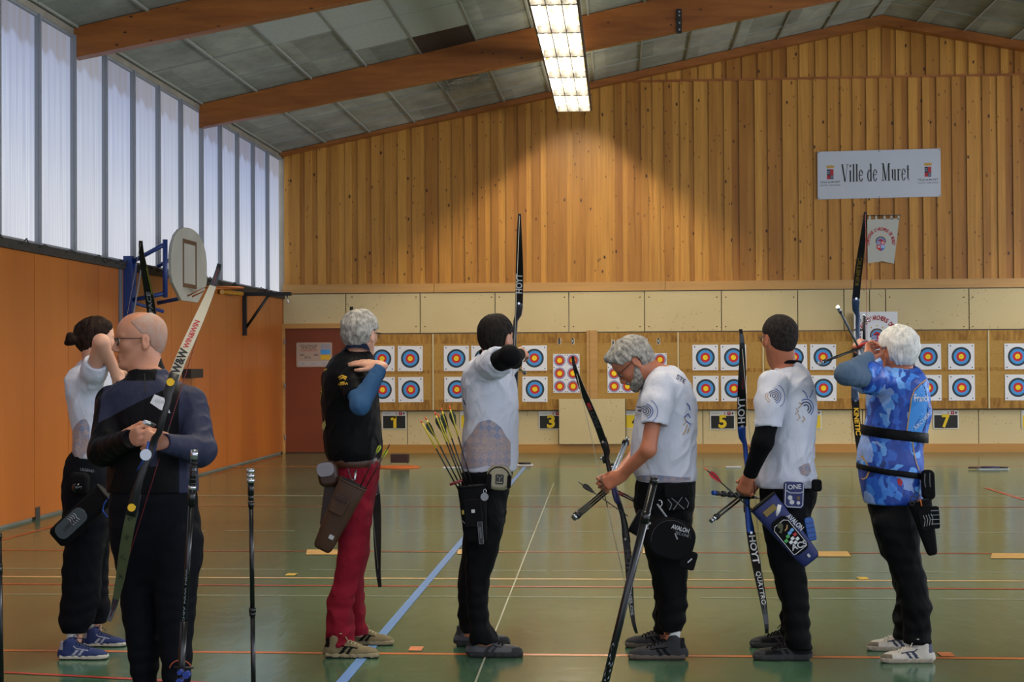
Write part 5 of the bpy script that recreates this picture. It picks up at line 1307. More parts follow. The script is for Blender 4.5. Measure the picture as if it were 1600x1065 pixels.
    def path(s, sg, n=22):
        T = [q[0] for q in s.lim]; Bq = [q[1] for q in s.lim]; out = []
        for t in np.linspace(T[0], T[-1], n):
            f = (t - T[0]) / (T[-1] - T[0]); w = s.halfw * (1 if f < .35 else 1 - .62 * ((f - .35) / .65) ** 1.3)
            # smooth profile through the stations
            b = 0; i = max(0, min(len(T) - 2, int(np.searchsorted(T, t) - 1))); h = T[i + 1] - T[i]; u = (t - T[i]) / h
            m = lambda j: ((Bq[j + 1] - Bq[j - 1]) / (T[j + 1] - T[j - 1])) if 0 < j < len(T) - 1 else ((Bq[1] - Bq[0]) / (T[1] - T[0]) if j == 0 else (Bq[-1] - Bq[-2]) / (T[-1] - T[-2]))
            b = (2 * u ** 3 - 3 * u ** 2 + 1) * Bq[i] + (u ** 3 - 2 * u ** 2 + u) * h * m(i) + (-2 * u ** 3 + 3 * u ** 2) * Bq[i + 1] + (u ** 3 - u ** 2) * h * m(i + 1)
            out.append((t, b, w))
        return out
    def text(s, txt, sg, f, size, m, face, flip=1, name='lettering', **kw):
        """lettering along a limb; f = fraction along it where the word is centred; face: +1 on the back, -1 on the belly"""
        vs, fs = text_mb(txt, size, **kw) if isinstance(txt, str) else ([Vector((a, b, 0)) for a, b in txt[0]], txt[1]); pa = s.path(sg, 60); T = [q[0] for q in pa]; Bq = [q[1] for q in pa]; t0 = T[0] + f * (T[-1] - T[0]); out = []
        for v in vs:
            t = t0 + flip * v.x / s.k; b = float(np.interp(t, T, Bq)); out.append(s.P(t * sg, b + face * .0046, -v.y / s.k * face * flip * (1 if sg > 0 else -1) * s.sgn()))
        mb = MB(); mb.add(out, fs); o = mb.build(name, [m], s.limbs[0 if sg > 0 else 1]); return o
    def sgn(s): return float(np.sign(np.dot(np.cross(s.Ua, s.B), s.W)))
    def stripe(s, sg, f0, f1, w0, w1, m, face):
        pa = s.path(sg, 60); T = [q[0] for q in pa]; Bq = [q[1] for q in pa]; vs = []
        for f in np.linspace(f0, f1, 12):
            t = T[0] + f * (T[-1] - T[0]); b = float(np.interp(t, T, Bq)); wm = float(np.interp(t, T, [q[2] for q in pa]))
            vs += [s.P(t * sg, b + face * .0042, w0 * wm), s.P(t * sg, b + face * .0042, w1 * wm)]
        mb = MB(); mb.add(vs, [(2 * i, 2 * i + 1, 2 * i + 3, 2 * i + 2) for i in range(11)]); return mb.build('decoration', [m], s.limbs[0 if sg > 0 else 1])
    def sight(s, up=.16, side=1, ext_=.10, off=.045, hang=-.06, top=.05):
        a = s.P(up, .05, .012 * side); b = s.P(up, .05 + ext_, .02 * side); mb = MB(); mb.tube([a, b], .006, n=6); sg = mb.build('sight', [satin], s.root)
        p, q = s.P(up + top, .05 + ext_, off * side), s.P(up + hang, .05 + ext_, off * side); mb = MB(); mb.tube([b, s.P(up, .05 + ext_, off * side)], .005, n=6); mb.tube([p, q], [(.009, .006)] * 2, n=6); mb.build('sight_bar', [satin], sg)
        c = s.P(up + top * .7, .05 + ext_, (off - .028) * side); mb = MB(); mb.tube([c + (s.Ua * math.cos(t) + s.W * math.sin(t)) * .008 for t in np.linspace(0, 2 * math.pi, 15)], .0022, n=6, cap=False); mb.build('sight_ring', [satin], sg)
        mb = MB(); mb.tube([s.P(up + top * .7, .05 + ext_, (off + .006) * side), s.P(up + top * .7, .05 + ext_, (off + .022) * side)], .007, n=8); mb.tube([p, p + s.Ua * .012], .0085, n=8); mb.build('sight_knob', [steel], sg)
        mb = MB(); mb.tube([s.P(up, .05, .012 * side), s.P(up, .05, .034 * side)], .010, n=10); mb.build('sight_knob', [satin], sg)
    def rod(s, a, b, r=.007, m=carbon, weight=None, n=1, gap=.012, cap_m=steel, name='stabilizer', wn=1):
        a, b = V3(a), V3(b); d = unit(b - a); mb = MB(); u = unit(np.cross(d, (.3, 1, .2)))
        for i in range(n): o = u * gap * (i - (n - 1) / 2); mb.tube([a + o, b + o], r, n=8)
        st = mb.build(name, [m], s.root)
        mb = MB(); mb.tube([b - d * .02, b], r * 1.5 + gap * (n - 1) / 2, n=10); mb.build('damper', [satin], st)
        if weight:
            for q in range(wn): mb = MB(); mb.tube([b + d * (q * .021), b + d * (q * .021 + .018)], weight, n=14); mb.build('weight', [cap_m], st)
        return st
def arrow(nock, tip, label, shaft=carbon, vane=None, nock_m=None, group='arrows', r=.0028, wrap=None, vl=.055, vw=.013, parts=True, roll=0, pointed=True):
    nock, tip = V3(nock), V3(tip); d = unit(tip - nock); L = np.linalg.norm(tip - nock); base = (nock + tip) / 2; base[2] = min(nock[2], tip[2])
    rt = thing('arrow', label, 'arrow', [float(q) for q in base], group)
    mb = MB(); mb.tube([nock + d * .015, tip], r, n=8); mb.build('shaft', [shaft], rt)
    mb = MB(); mb.tube([nock, nock + d * .018], [r * .9, r * 1.15], n=8); mb.build('nock', [nock_m or shaft], rt)
    if wrap: mb = MB(); mb.tube([nock + d * .018, nock + d * (.045 + vl * 1.4)], r * 1.12, n=8); mb.build('wrap', [wrap], rt)
    if vane:
        e1 = unit(np.cross(d, (.2, 1, .1))); e2 = np.cross(d, e1)
        for k in range(3):
            a = roll + k * 2 * math.pi / 3; e = e1 * math.cos(a) + e2 * math.sin(a); s0 = nock + d * .03
            pr = [(0, r), (.08, vw * .75), (.3, vw), (.6, vw * .72), (1, r)]
            q = [s0 + d * vl * x + e * y for x, y in pr] ; mb = MB(); nn = np.cross(d, e) * .0006; mb.prism([p - nn for p in q], nn * 2); mb.build('vane', [vane if not isinstance(vane, list) else vane[k % len(vane)]], rt)
    return rt

# --- bow of the archer in the black jacket: both tips show beyond him
b1 = Bow('black recurve bow held out by the archer in the black jacket, lower limb showing', W_(549, 479, 8.62), W_(594, 917, 8.62), (0, 1, 0), side=1, drawn=None, limb=carbon, string=string_w, width=.025)
# --- centre archer's bow
b2 = Bow('black recurve bow with white lettering, drawn by the archer with grey-patterned shirt', W_(812, 334, 8.52), W_(789, 778, 8.52), (0, 1, 0), side=1, drawn=W_(803, 560, 7.95), riser=dgreen, limb=carbon, string=string_w, jog=.018)
b2.text('HOYT', 1, .23, .050, white_print, -1, bold=.001, width=.108)
b2.text('HOYT', -1, .25, .050, white_print, -1, bold=.001, width=.108)
b2.sight(up=.02, side=1, off=.055, hang=-.01, top=.01, ext_=.08)
b2.rod(b2.P(-.06, .05), b2.P(-.10, .80), .008, carbon, .014, wn=2)
b2.rod(b2.P(-.08, .05), b2.P(-.12, -.12, .05), .007, dgreen, .030, cap_m=mat('grey_weight', '#4f5053', rough=.4, metal=.5), wn=2)
arrow(W_(803, 559, 8.0), W_(811, 550, 8.72), 'arrow on the string of the drawn bow, centre archer', vane=[black_print], group='arrows on the string')
# --- bowed-head archer
b3 = Bow('black recurve bow with blue grip held low in front of the bowed-head archer', W_(895, 556, 7.96), W_(995, 989, 7.90), (.30, .95, 0), side=1, riser=satin, limb=carbon, string=string_w, grip=mat('purple_blue_grip', '#2c2a58', rough=.5))
b3.text('HOYT', 1, .30, .040, mat('dark_lettering', '#3c3c40', rough=.4), -1, bold=.001, width=.12); b3.text('HOYT', -1, .26, .040, mat('dark_lettering'  , '#3c3c40'), -1, bold=.001, width=.13)
b3.text('VELOS', -1, .68, .022, grey_print, -1, bold=.0008, width=.11); b3.stripe(1, .38, .46, -.5, .5, red_print, -1)
b3.sight(up=.19, side=1, off=.05, hang=-.02, top=.02, ext_=.03)
b3.rod(W_(947, 766, 8.05), W_(978, 690, 8.55), .007, mat('silver_blue_rod', '#8fa3bd', rough=.25, metal=.5), .012, n=2, gap=.02, wn=2)
b3.rod(W_(945, 768, 8.0), W_(900, 806, 7.85), .0055, carbon, .016, n=3, gap=.012)
b3.rod(W_(960, 766, 8.1), W_(995, 783, 8.25), .005, mat('dark_red_rod', '#4d141c', rough=.4), .012, n=2, gap=.014)
mb = MB(); mb.tube([b3.P(-.03, -.0, -.02), b3.P(-.03, 0, -.045)], .006, n=8); mb.sphere(b3.P(.05, .03, -.035), .008); mb.build('plunger', [mat('red_knob', '#7c1820', rough=.4)], b3.riser)
arrow(W_(903, 752, 7.90), W_(981, 806, 7.86), 'arrow with dark vanes held across the bow of the bowed-head archer', vane=[satin], nock_m=mat('purple_nock', '#5a3350', rough=.4), shaft=mat('dark_shaft', '#2a2625', rough=.4), group='arrows in hand', vl=.075, vw=.017)
# --- blue bow, lowered
b4 = Bow('blue and black recurve bow with HOYT lettering held lowered by the archer with black sleeves', W_(1157, 514, 7.92), W_(1198, 989, 7.86), (-.12, .99, 0), side=-1, riser=blue_al, limb=carbon, string=string_w, grip=blue_al, width=.0245)
b4.text('HOYT', 1, .17, .050, white_print, -1, bold=.001, width=.135); b4.text('HOYT', -1, .17, .046, white_print, -1, flip=1, bold=.001, width=.14); b4.text('QUATTRO', -1, .55, .032, white_print, -1, flip=1, width=.16)
b4.stripe(1, .38, .5, -.1, .45, mat('dark_red_print', '#4a141a', rough=.4), -1)
b4.sight(up=.13, side=1, off=.075, hang=-.07, top=.06, ext_=.06)
b4.rod(W_(1172, 778, 7.9), W_(1118, 770, 7.78), .008, carbon, .012, cap_m=blue_al, wn=1)
for q, x in enumerate((1128, 1139, 1150)):
    mb = MB(); c = W_(x, 771 + q, 7.80 + q * .02); mb.tube([c, c + unit(W_(1172, 778, 7.9) - W_(1118, 770, 7.78)) * .018], .015, n=14); mb.build('weight', [satin], b4.root)
b4.rod(W_(1158, 776, 7.9), W_(1118, 808, 7.75), .0055, carbon, .011, n=2, gap=.016, wn=2)
b4.rod(W_(1170, 776, 7.95), W_(1196, 778, 8.5), .008, carbon, .013, wn=2)
mb = MB(); mb.tube([W_(1162, 778, 7.88), W_(1163, 800, 7.88)], .003); mb.build('sling', [satin], b4.root)
# --- bow of the archer in blue
b5 = Bow('navy-riser recurve bow with patterned limbs, drawn by the white-haired archer', W_(1352, 331, 8.62), W_(1349, 760, 8.62), (0, 1, 0), side=-1, drawn=W_(1355, 552, 7.95), riser=navy_al, limb=carbon, string=string_r, jog=.018)
b5.text('KINETIC', 1, .32, .030, mat('dim_gold_print', '#6d5c1c', rough=.4), -1, bold=.0006, width=.15); b5.text('KINETIC', -1, .25, .038, yellow_print, -1, flip=1, bold=.001, width=.15)
b5.sight(up=.12, side=1, off=.075, hang=-.07, top=.08, ext_=.12)
b5.rod(W_(1340, 545, 8.55), W_(1286, 565, 8.35), .0075, carbon, .009, wn=2)
b5.rod(W_(1340, 540, 8.5), W_(1312, 485, 8.2), .0065, mat('steel_grey_rod', '#5d6166', rough=.3, metal=.4), .010, wn=2)
mb = MB(); pts = [W_(1338 + 2 * math.cos(t) + 17 * (1 + math.cos(t)) / 2, 541 - 6 * math.sin(t) * .5, 8.72 - .04 * math.sin(t)) for t in np.linspace(0, 2 * math.pi, 20)]
mb.tube([W_(1339, 544, 8.70), W_(1347, 538, 8.66), W_(1356, 536, 8.68), W_(1363, 541, 8.74), W_(1364, 548, 8.8)], .011, n=10); tag(recentre(mb.build('bow_sling', [mat('red_sling', '#a8201c', rough=.5)])), 'red finger sling around the bow hand of the white-haired archer', 'sling')
arrow(W_(1356, 551, 8.0), W_(1346, 541, 8.70), 'arrow on the string of the drawn bow, white-haired archer', vane=[black_print], group='arrows on the string')
# --- woman's bow
b6 = Bow('black recurve bow with yellow line and white lettering, drawn by the woman at left', W_(220, 376, 8.62), W_(190, 815, 8.62), (0, 1, 0), side=1, drawn=W_(184, 572, 7.95), limb=carbon, string=string_k, width=.026)
b6.text('SPACE', 1, .28, .034, grey_print, -1, bold=.0006, width=.145); b6.stripe(1, .40, .70, -.85, -.72, mat('lime_line', '#9aa61c', rough=.5), -1)
b6.sight(up=.03, side=1, off=.055, hang=-.03, top=.05, ext_=.12)
# --- foreground bow
b7 = Bow('recurve bow with ivory upper and olive lower limb held by the bald man', W_(343, 412, 6.33), W_(170, 970, 6.30), (.05, -1, 0), side=1, riser=satin, limb=(ivory, olive_l), limb2=dgreen, string=string_r, grip=mat('blue_wrap', '#1a2550', rough=.7), width=.0245)
b7.text('W&W', 1, .15, .048, black_print, 1, flip=1, bold=.002, width=.105); b7.text('WIN&WIN', 1, .38, .030, red_print, 1, flip=1, bold=.001, width=.12)
random.seed(21)
for i, t in enumerate((.08, .24, .42, .60)):      # brush-drawn characters
    F_ = join_figs(*[line_fig([(random.uniform(-.014, .014), random.uniform(-.013, .013)), (random.uniform(-.014, .014), random.uniform(-.013, .013)), (random.uniform(-.014, .014), random.uniform(-.013, .013))], .0024) for _ in range(3)])
    b7.text(F_, -1, t, 0, black_print, 1, name='brush_mark')
b7.rod(b7.P(-.04, .03), W_(228, 710, 5.60), .010, carbon, .021, cap_m=mat('satin_steel', '#9a9ea4', rough=.35, metal=.7), wn=2)
for t in (.285, -.285):
    mb = MB(); c = b7.P(t, .026); mb.tube([c, c + b7.B * .010], .016, n=16); mb.build('limb_bolt', [brass], b7.riser)
mb = MB(); mb.tube([W_(243, 664, 6.1), W_(234, 662, 6.08), W_(226, 659, 6.05)], [.005, .010, .009], n=10); mb.build('plunger', [steel], b7.riser)
mb = MB(); mb.tube([W_(232, 690, 6.05), W_(228, 712, 6.02), W_(214, 735, 6.02)], [.006, .005, .003]); mb.build('sling', [blue_al], b7.root)

# ---- bows resting on stands in front, their stabilizers standing up into the picture
def stand_bow(px0, py0, px1, py1, Y, label, style):
    top, low = W_(px0, py0, Y), W_(px1, py1, Y); d = unit(low - top); c = top + d * ((top[2] - .29) / -d[2]); r = thing('recurve_bow', label, 'bow', [float(c[0]), float(c[1]), 0.05], 'bows parked on stands in front')
    mb = MB()
    if style == 'slim':
        for (a, b, ra, rb) in ((.09, .115, .0095, .0105), (.118, .14, .0125, .010), (.14, .50, .0085, .0085), (.50, .515, .0135, .0135), (.515, .53, .012, .011)): mb.tube([top + d * a, top + d * b], [ra, rb], n=12)
        mb.tube([top + d * .05, top + d * .095], .0115, n=12); mb.tube([top + d * .53, c], .0088, n=12); sb = mb.build('stabilizer', [carbon], r)
        for q in (0, .018, .035): mb = MB(); mb.tube([top + d * q, top + d * (q + .015)], .0145, n=14); mb.build('weight', [steel], sb)
    elif style == 'wrap':
        mb.tube([top + d * .035, top + d * .13], .012, n=12); mb.tube([top + d * .145, top + d * .20], .014, n=12); mb.tube([top + d * .2, top + d * .62], .0105, n=12); mb.tube([top + d * .62, c], .013, n=12); sb = mb.build('stabilizer', [carbon], r)
        mb = MB(); mb.tube([top, top + d * .035], .0135, n=14); mb.build('weight', [steel], sb); mb = MB(); mb.tube([top + d * .13, top + d * .145], .0145, n=14); mb.build('weight', [steel], sb)
        mb = MB()
        for q in range(6): mb.tube([top + d * (.045 + .015 * q), top + d * (.051 + .015 * q)], .0135, n=12)
        mb.build('damper', [satin], sb)
        mb = MB(); u = unit(np.cross(d, (0, 1, 0))); f = (0, -1, 0); vs, fs = text_mb('WIN WIN ARCHERY', .012, width=.26); o_ = top + d * .56 + V3(0, -.0115, 0)
        mb.add([o_ + d * (-v.x) * -1 + u * v.y * .8 for v in vs], fs); mb.build('lettering', [grey_print], sb)
    else:
        mb.tube([top + d * .0, c], .0125, n=16); mb.tube([top - d * 0, top + d * .02], .0140, n=16); mb.tube([top + d * .11, top + d * .15], .0142, n=16); sb = mb.build('stabilizer', [carbon], r)
        mb = MB(); random.seed(3)
        for q in range(46):
            t = random.uniform(.53, .85); a = random.uniform(-.2, math.pi + .2); s_ = random.uniform(.006, .013); e = lambda aa: V3(math.cos(aa), -math.sin(aa), 0) * .0129
            p0 = top + d * t; mb.add([p0 + e(a), p0 + d * s_ + e(a + .25), p0 + d * s_ * 2 + e(a - .5)], [(0, 1, 2)])
        mb.build('silver_pattern', [mat('silver_shards', '#9aa0a6', rough=.3)], sb)
    mb = MB(); mb.tube([c + V3(0, y, .03 - abs(y) * .12) for y in (-.32, -.2, -.08, 0, .08, .2, .32)], [(.014, .02)] * 7, n=8); mb.build('riser', [satin if style != 'wrap' else navy_al], r)
    for sg in (-1, 1):
        mb = MB(); P_ = [c + V3(0, sg * y, z) for y, z in ((.30, -.01), (.42, -.04), (.54, -.09), (.66, -.15), (.74, -.19), (.80, -.19))]; mb.tube(P_, [(.003, w) for w in (.02, .02, .018, .015, .012, .007)], n=6, up=(0, 0, 1)); mb.build('limb', [carbon], r)
    mb = MB(); mb.tube([c + V3(0, -.80, -.195), c + V3(0, .80, -.195)], .0016, n=6); mb.build('string', [string_k], r)
    if style == 'wrap':
        for (x, y, rr) in ((283, 1062, .011), (294, 1052, .013), (284, 1048, .009)):
            mb = MB(); p = W_(x, y, Y - .03); mb.tube([p, p + V3(0, -.03, 0)], rr, n=16); mb.build('weight', [mat('royal_blue_weight', '#16307f', rough=.3, metal=.3)], sb)
        mb = MB(); p = W_(272, 1042, Y); q = W_(303, 1043, Y); mb.tube([p, q], .0035, n=6); mb.build('side_rod', [satin], sb)
        mb = MB(); mb.tube([W_(265 + 17 * (1 - math.cos(t)), 1045 - 14 * math.sin(t), Y + .05) for t in np.linspace(.1, 2.9, 12)], .0022, n=6); mb.build('sling', [mat('orange_cord', '#a8482c', rough=.6)], r)
    s_ = thing('bow_stand', 'folding stand under the ' + label.split(',')[0], 'bow stand', [float(c[0]), float(c[1]), 0], 'bow stands in front')
    for sg in (-1, 1):
        mb = MB(); mb.tube([c + V3(.02 * sg, -.04, -.035), V3(c[0] + .16 * sg, c[1] - .12, .008)], .007); mb.build('leg', [satin], s_)
        mb = MB(); mb.tube([c + V3(.02 * sg, .04, -.035), V3(c[0] + .16 * sg, c[1] + .14, .008)], .007); mb.build('leg', [satin], s_)
    mb = MB(); mb.box((c[0] - .03, c[1] - .05, c[2] - .05), (c[0] + .03, c[1] + .05, c[2] - .02)); mb.build('cradle', [satin], s_)
    return r
stand_bow(391.5, 732, 396, 1065, 5.5, 'parked bow with slim black stabilizer and silver weights, right of the bald man', 'slim')
stand_bow(304, 702, 283, 1050, 5.5, "parked bow with blue weights in front of the bald man's leg", 'wrap')
stand_bow(1023, 746, 946, 1065, 5.0, 'parked bow with thick black stabilizer, silver shards near its foot', 'thick')
stand_bow(-3, 833, 0.5, 1065, 5.5, 'parked bow whose black stabilizer shows at the left edge', 'slim2')

# ---- quivers and pouches
leather = mat('brown_leather_quiver', '#3e2410', rough=.6, var=.15, vscale=(12, 12, 12), bump=.001, bscale=(150, 150, 150)); leather2 = mat('dark_brown_leather', '#30180b', rough=.5, var=.15, vscale=(12, 12, 12)); pale_tag = mat('pale_label', '#aeb0b5', rough=.5)
nylon = mat('black_nylon', '#060609', rough=.8, spec=.15, bump=.0006, bscale=(300, 300, 300)); blue_nylon = mat('blue_nylon', '#131f58', rough=.6, bump=.0006, bscale=(300, 300, 300)); inner = mat('quiver_inside', '#050506', rough=.9)
def quiver(name, label, a, b, wa, wb, da, m, rim_m=None, group='hip quivers', flat_bottom=True, tubes=3, ang=0):
    """a: mouth centre, b: foot; wa, wb widths across the picture; da depth"""
    a, b = V3(a), V3(b); d = unit(b - a); X = unit(np.cross(d, V3(0, 1, 0))); Yv = np.cross(d, X); L = np.linalg.norm(b - a); n = 28
    r = thing(name, label, 'quiver', [float(b[0]), float(b[1]), float(b[2])], group)
    def ring(t, s_=1, o=0):
        w = wa + (wb - wa) * t; dd = da * (1 - .25 * t)
        out = []
        for k in range(n):
            th = 2 * math.pi * k / n; p = 3.0; x = abs(math.cos(th)) ** (2 / p) * math.copysign(1, math.cos(th)); y = abs(math.sin(th)) ** (2 / p) * math.copysign(1, math.sin(th))
            out.append(a + d * (L * t + o) + X * x * w / 2 * s_ + Yv * y * dd / 2 * s_)
        return out
    rings = [ring(0, .90, .12 * L), ring(0, .90, .004), ring(0, .96, 0), ring(0, 1, .006), ring(.3), ring(.6, 1.02), ring(.85), ring(.96, .97), ring(1, .80)]
    mb = MB(); mb.loft(rings[1:], cap=True); mb.f = [f for f in mb.f]; bdy = mb.build('body', [m], r)
    mb = MB(); mb.add(ring(0, .86, -.001), [tuple(range(n))]); mb.build('mouth', [inner], bdy)
    mb = MB(); q = ring(0, 1.0, .004); mb.tube(q + [q[0]], .0045, n=6, cap=False); mb.build('rim', [rim_m or m], bdy)
    return r, bdy, (a, d, X, Yv, L)
def on(q, t, x, y=-.5, lift=.0): a, d, X, Yv, L = q; return a + d * L * t + X * x + V3(0, y, 0)
def patch(name, parent, q, t0, t1, x0, x1, depth, th, m, r=.012):
    """soft raised pocket on the camera side of a quiver"""
    a, d, X, Yv, L = q; nrm = -Yv if Yv[1] > 0 else Yv
    M = Matrix(((X[0], -nrm[0], -d[0], 0), (X[1], -nrm[1], -d[1], 0), (X[2], -nrm[2], -d[2], 0), (0, 0, 0, 1))); c = a + d * L * (t0 + t1) / 2 + X * (x0 + x1) / 2 + nrm * depth; M.translation = Vector(c)
    hz = L * (t1 - t0) / 2; hx = (x1 - x0) / 2; mb = MB(); mb.rbox((-hx, -th / 2, -hz), (hx, th / 2, hz), r, M=M); o = mb.build(name, [m], parent)
    return o, M
def word(M, txt, size, x, z, y, m, parent, ang=0, name='lettering', **kw):
    vs, fs = text_mb(txt, size, **kw); mb = MB(); c, s_ = math.cos(ang), math.sin(ang); mb.add([M @ Vector((x + v.x * c - v.y * s_, y, z + v.x * s_ + v.y * c)) for v in vs], fs); return mb.build(name, [m], parent)
def figure(M, figs, y, m, parent, name='trim'):
    vs, fs = join_figs(*figs); mb = MB(); mb.add([M @ Vector((v[0], y, v[1])) for v in vs], fs); return mb.build(name, [m], parent)
# brown leather quiver and its belt pouches (red trousers)
r, bd, q = quiver('hip_quiver', 'brown leather quiver hanging from the belt over the red trousers', W_(552, 754, 7.83), W_(503, 858, 7.86), .15, .10, .07, leather)
o, M = patch('pocket', bd, q, .22, .46, -.055, .03, .036, .02, leather); patch('flap', bd, q, .20, .27, -.055, .02, .046, .012, leather2, .006)
o, M = patch('label', bd, q, .74, .80, .008, .034, .034, .003, pale_tag, .004)
mb = MB(); mb.tube([W_(544, 732, 7.87), W_(549, 748, 7.85), W_(552, 750, 7.83)], .003); mb.tube([W_(556, 734, 7.86), W_(554, 750, 7.83)], .006); mb.build('clip', [steel], r)
for i, (n0, t0) in enumerate((((598, 687), (558, 770)), ((609, 694), (566, 772)))):
    arrow(W_(*n0, 7.81), W_(*t0, 7.83), ['arrow with lime vanes in the brown quiver, nearer the belt', 'arrow with lime vanes in the brown quiver, further right'][i], vane=[mat('lime_vane', '#a9b52a', rough=.5), mat('lime_vane', ''), white_print], nock_m=satin, group='arrows in the brown quiver', vl=.05, vw=.012)
def pouch(name, label, c, w, h, d, m, tilt=0, group=None, cat='pouch', r=.02, yaw=0):
    c = V3(c); rt = thing(name, label, cat, [float(c[0]), float(c[1]), float(c[2] - h / 2)], group); M = Matrix.Translation(Vector(c)) @ Matrix.Rotation(yaw, 4, 'Z') @ Matrix.Rotation(tilt, 4, 'Y'); mb = MB()
    mb.rbox((-w / 2, -d / 2, -h / 2), (w / 2, d / 2, h / 2), r, M=M, n=5); b = mb.build('body', [m], rt); return rt, b, M
rt, b, M = pouch('belt_pouch', 'brown leather belt pouch with pale flap behind the black-jacketed archer', W_(513, 740, 7.87), .105, .13, .07, leather2, -.15, 'belt pouches', r=.035)
mb = MB(); mb.rbox((-.05, -.042, -.01), (.04, -.034, .062), .03, M=M, n=5); mb.build('flap', [mat('pale_flap', '#77737c', rough=.5)], b)
rt, b, M = pouch('leather_sheath', 'dark brown leather sheath hanging behind the brown quiver', W_(514, 790, 7.92), .07, .22, .03, leather2, .12, None, 'sheath', r=.02)
# black quiver, centre archer
r, bd, q = quiver('hip_quiver', 'black hip quiver full of dark-feathered arrows, centre archer', W_(737, 758, 7.82), W_(744, 846, 7.83), .145, .115, .085, nylon)
patch('pocket', bd, q, .22, .72, -.045, .045, .045, .025, nylon); o, M = patch('label', bd, q, .40, .46, -.006, .012, .060, .003, pale_tag, .003)
o, M = patch('key_tag', bd, q, .62, 1.02, .020, .045, .058, .004, satin, .004); word(M, 'AVALON', .014, 0, 0, -.0024, grey_print, o, math.pi / 2); figure(M, [line_fig([(-.011, -.055), (.011, -.055), (.011, .055), (-.011, .055), (-.011, -.055)], .0015)], -.0024, grey_print, o)
mb = MB(); mb.tube([W_(703, 757, 7.80), W_(722, 750, 7.80)], [.007, .007]); mb.build('clip', [mat('dark_red_clip', '#6a1420', rough=.5)], r)
patch('yellow_toggle', bd, q, .40, .48, -.055, -.025, .050, .01, mat('dull_yellow', '#8e7a22', rough=.6), .004)
mb = MB(); mb.tube([W_(x, y, 7.78) for x, y in ((722, 812), (728, 820), (737, 822), (731, 817))], .0015); mb.build('safety_pin', [steel], r)
orange_n = mat('orange_nock', '#d8532a', rough=.4); ywrap = mat('yellow_wrap', '#b6a51e', rough=.4); dvane = mat('dark_green_feather', '#28332a', rough=.8)
heads = [(657, 656), (664, 651), (679, 643), (684, 646), (689, 637), (702, 634)]; feet = [(716, 764), (722, 764), (726, 764), (731, 766), (735, 768), (741, 768)]
labs = ['leftmost arrow in the centre quiver, bare yellow shaft end', 'second arrow from the left in the centre quiver, orange nock', 'third arrow from the left in the centre quiver, broad dark feathers', 'fourth arrow from the left in the centre quiver', 'fifth arrow from the left in the centre quiver, tallest but one', 'rightmost arrow in the centre quiver, apart from the bunch']
for i, (n0, t0) in enumerate(zip(heads, feet)):
    arrow(W_(*n0, 7.80 + .01 * i), W_(*t0, 7.82 - .004 * i), labs[i], vane=None if i == 0 else [dvane], nock_m=orange_n, wrap=ywrap, group='arrows in the centre quiver', r=.0038, vl=.085, vw=.020, roll=i * .7)
rt, b, M = pouch('belt_pouch', 'beige and black zipped belt pouch with emblem, centre archer', W_(780, 746, 7.88), .125, .125, .07, mat('beige_nylon', '#8d8670', rough=.7), .06, 'belt pouches', r=.045)
mb = MB(); mb.rbox((-.062, -.038, -.062), (-.036, -.030, .02), .01, M=M); mb.build('side_panel', [nylon], b); mb = MB(); mb.rbox((.044, -.038, -.05), (.064, -.030, .02), .01, M=M); mb.build('side_panel', [nylon], b)
mb = MB(); mb.rbox((-.016, -.040, -.03), (.026, -.034, .02), .006, M=M); lb = mb.build('emblem', [satin], b); figure(M, [line_fig([(-.008, .012), (.005, 0), (.018, .012)], .003), line_fig([(.005, 0), (.005, -.012)], .003), line_fig([(-.010, -.020), (.020, -.020)], .004)], -.041, mat('beige_nylon', ''), lb)
figure(M, [arc_fig(0, .0, .057, .006, 15, 165)], -.036, nylon, b)
rt = thing('key_ring_disc', 'round grey disc on a ring hanging below the beige pouch', 'keyring', [float(x) for x in W_(757, 782, 7.74)]); c = W_(757, 776, 7.74)
mb = MB(); mb.tube([c, c + V3(0, .006, 0)], .020, n=24); mb.build('disc', [mat('grey_disc', '#74767c', rough=.3)], rt); mb = MB(); mb.tube([c + V3(.002 + math.cos(t) * .007, 0, .028 + math.sin(t) * .011) for t in np.linspace(0, 6.28, 14)], .0015, cap=False); mb.build('ring', [steel], rt)
# bowed-head archer: pouch, quiver tube, large waist bag
rt, b, M = pouch('belt_pouch', 'black belt pouch with grey cross lines, bowed-head archer', W_(1058, 776, 7.86), .125, .14, .05, nylon, -.08, 'belt pouches', r=.02)
mb = MB(); mb.rbox((-.06, -.034, .0), (.06, -.024, .068), .015, M=M); mb.build('flap', [nylon], b)
figure(M, [line_fig([(-.025, -.06), (0, -.03), (.03, -.062)], .003), line_fig([(-.03, 0), (0, -.03), (.025, 0)], .003), line_fig([(-.048, -.005), (-.030, -.032), (-.045, -.06)], .003), line_fig([(.04, -.005), (.055, -.032), (.045, -.055)], .003)], -.0262, grey_print, b)
r, bd, q = quiver('hip_quiver', 'black hip quiver pointing left below the bowed-head archer', W_(990, 812, 7.81), W_(1078, 862, 7.81), .125, .13, .07, nylon)
o, M = patch('label', bd, q, .22, .36, -.015, .045, .036, .003, nylon, .004); figure(M, [line_fig([(-.02, -.02), (.02, .02)], .006), line_fig([(-.02, .02), (.02, -.02)], .006), line_fig([(-.02, .02), (.02, .02)], .004)], -.003, pale_tag, o)
rt, b, M = pouch('waist_bag', 'large rounded black bag on the hip of the bowed-head archer', W_(1048, 842, 7.77), .24, .21, .07, nylon, .28, None, 'bag', r=.085)
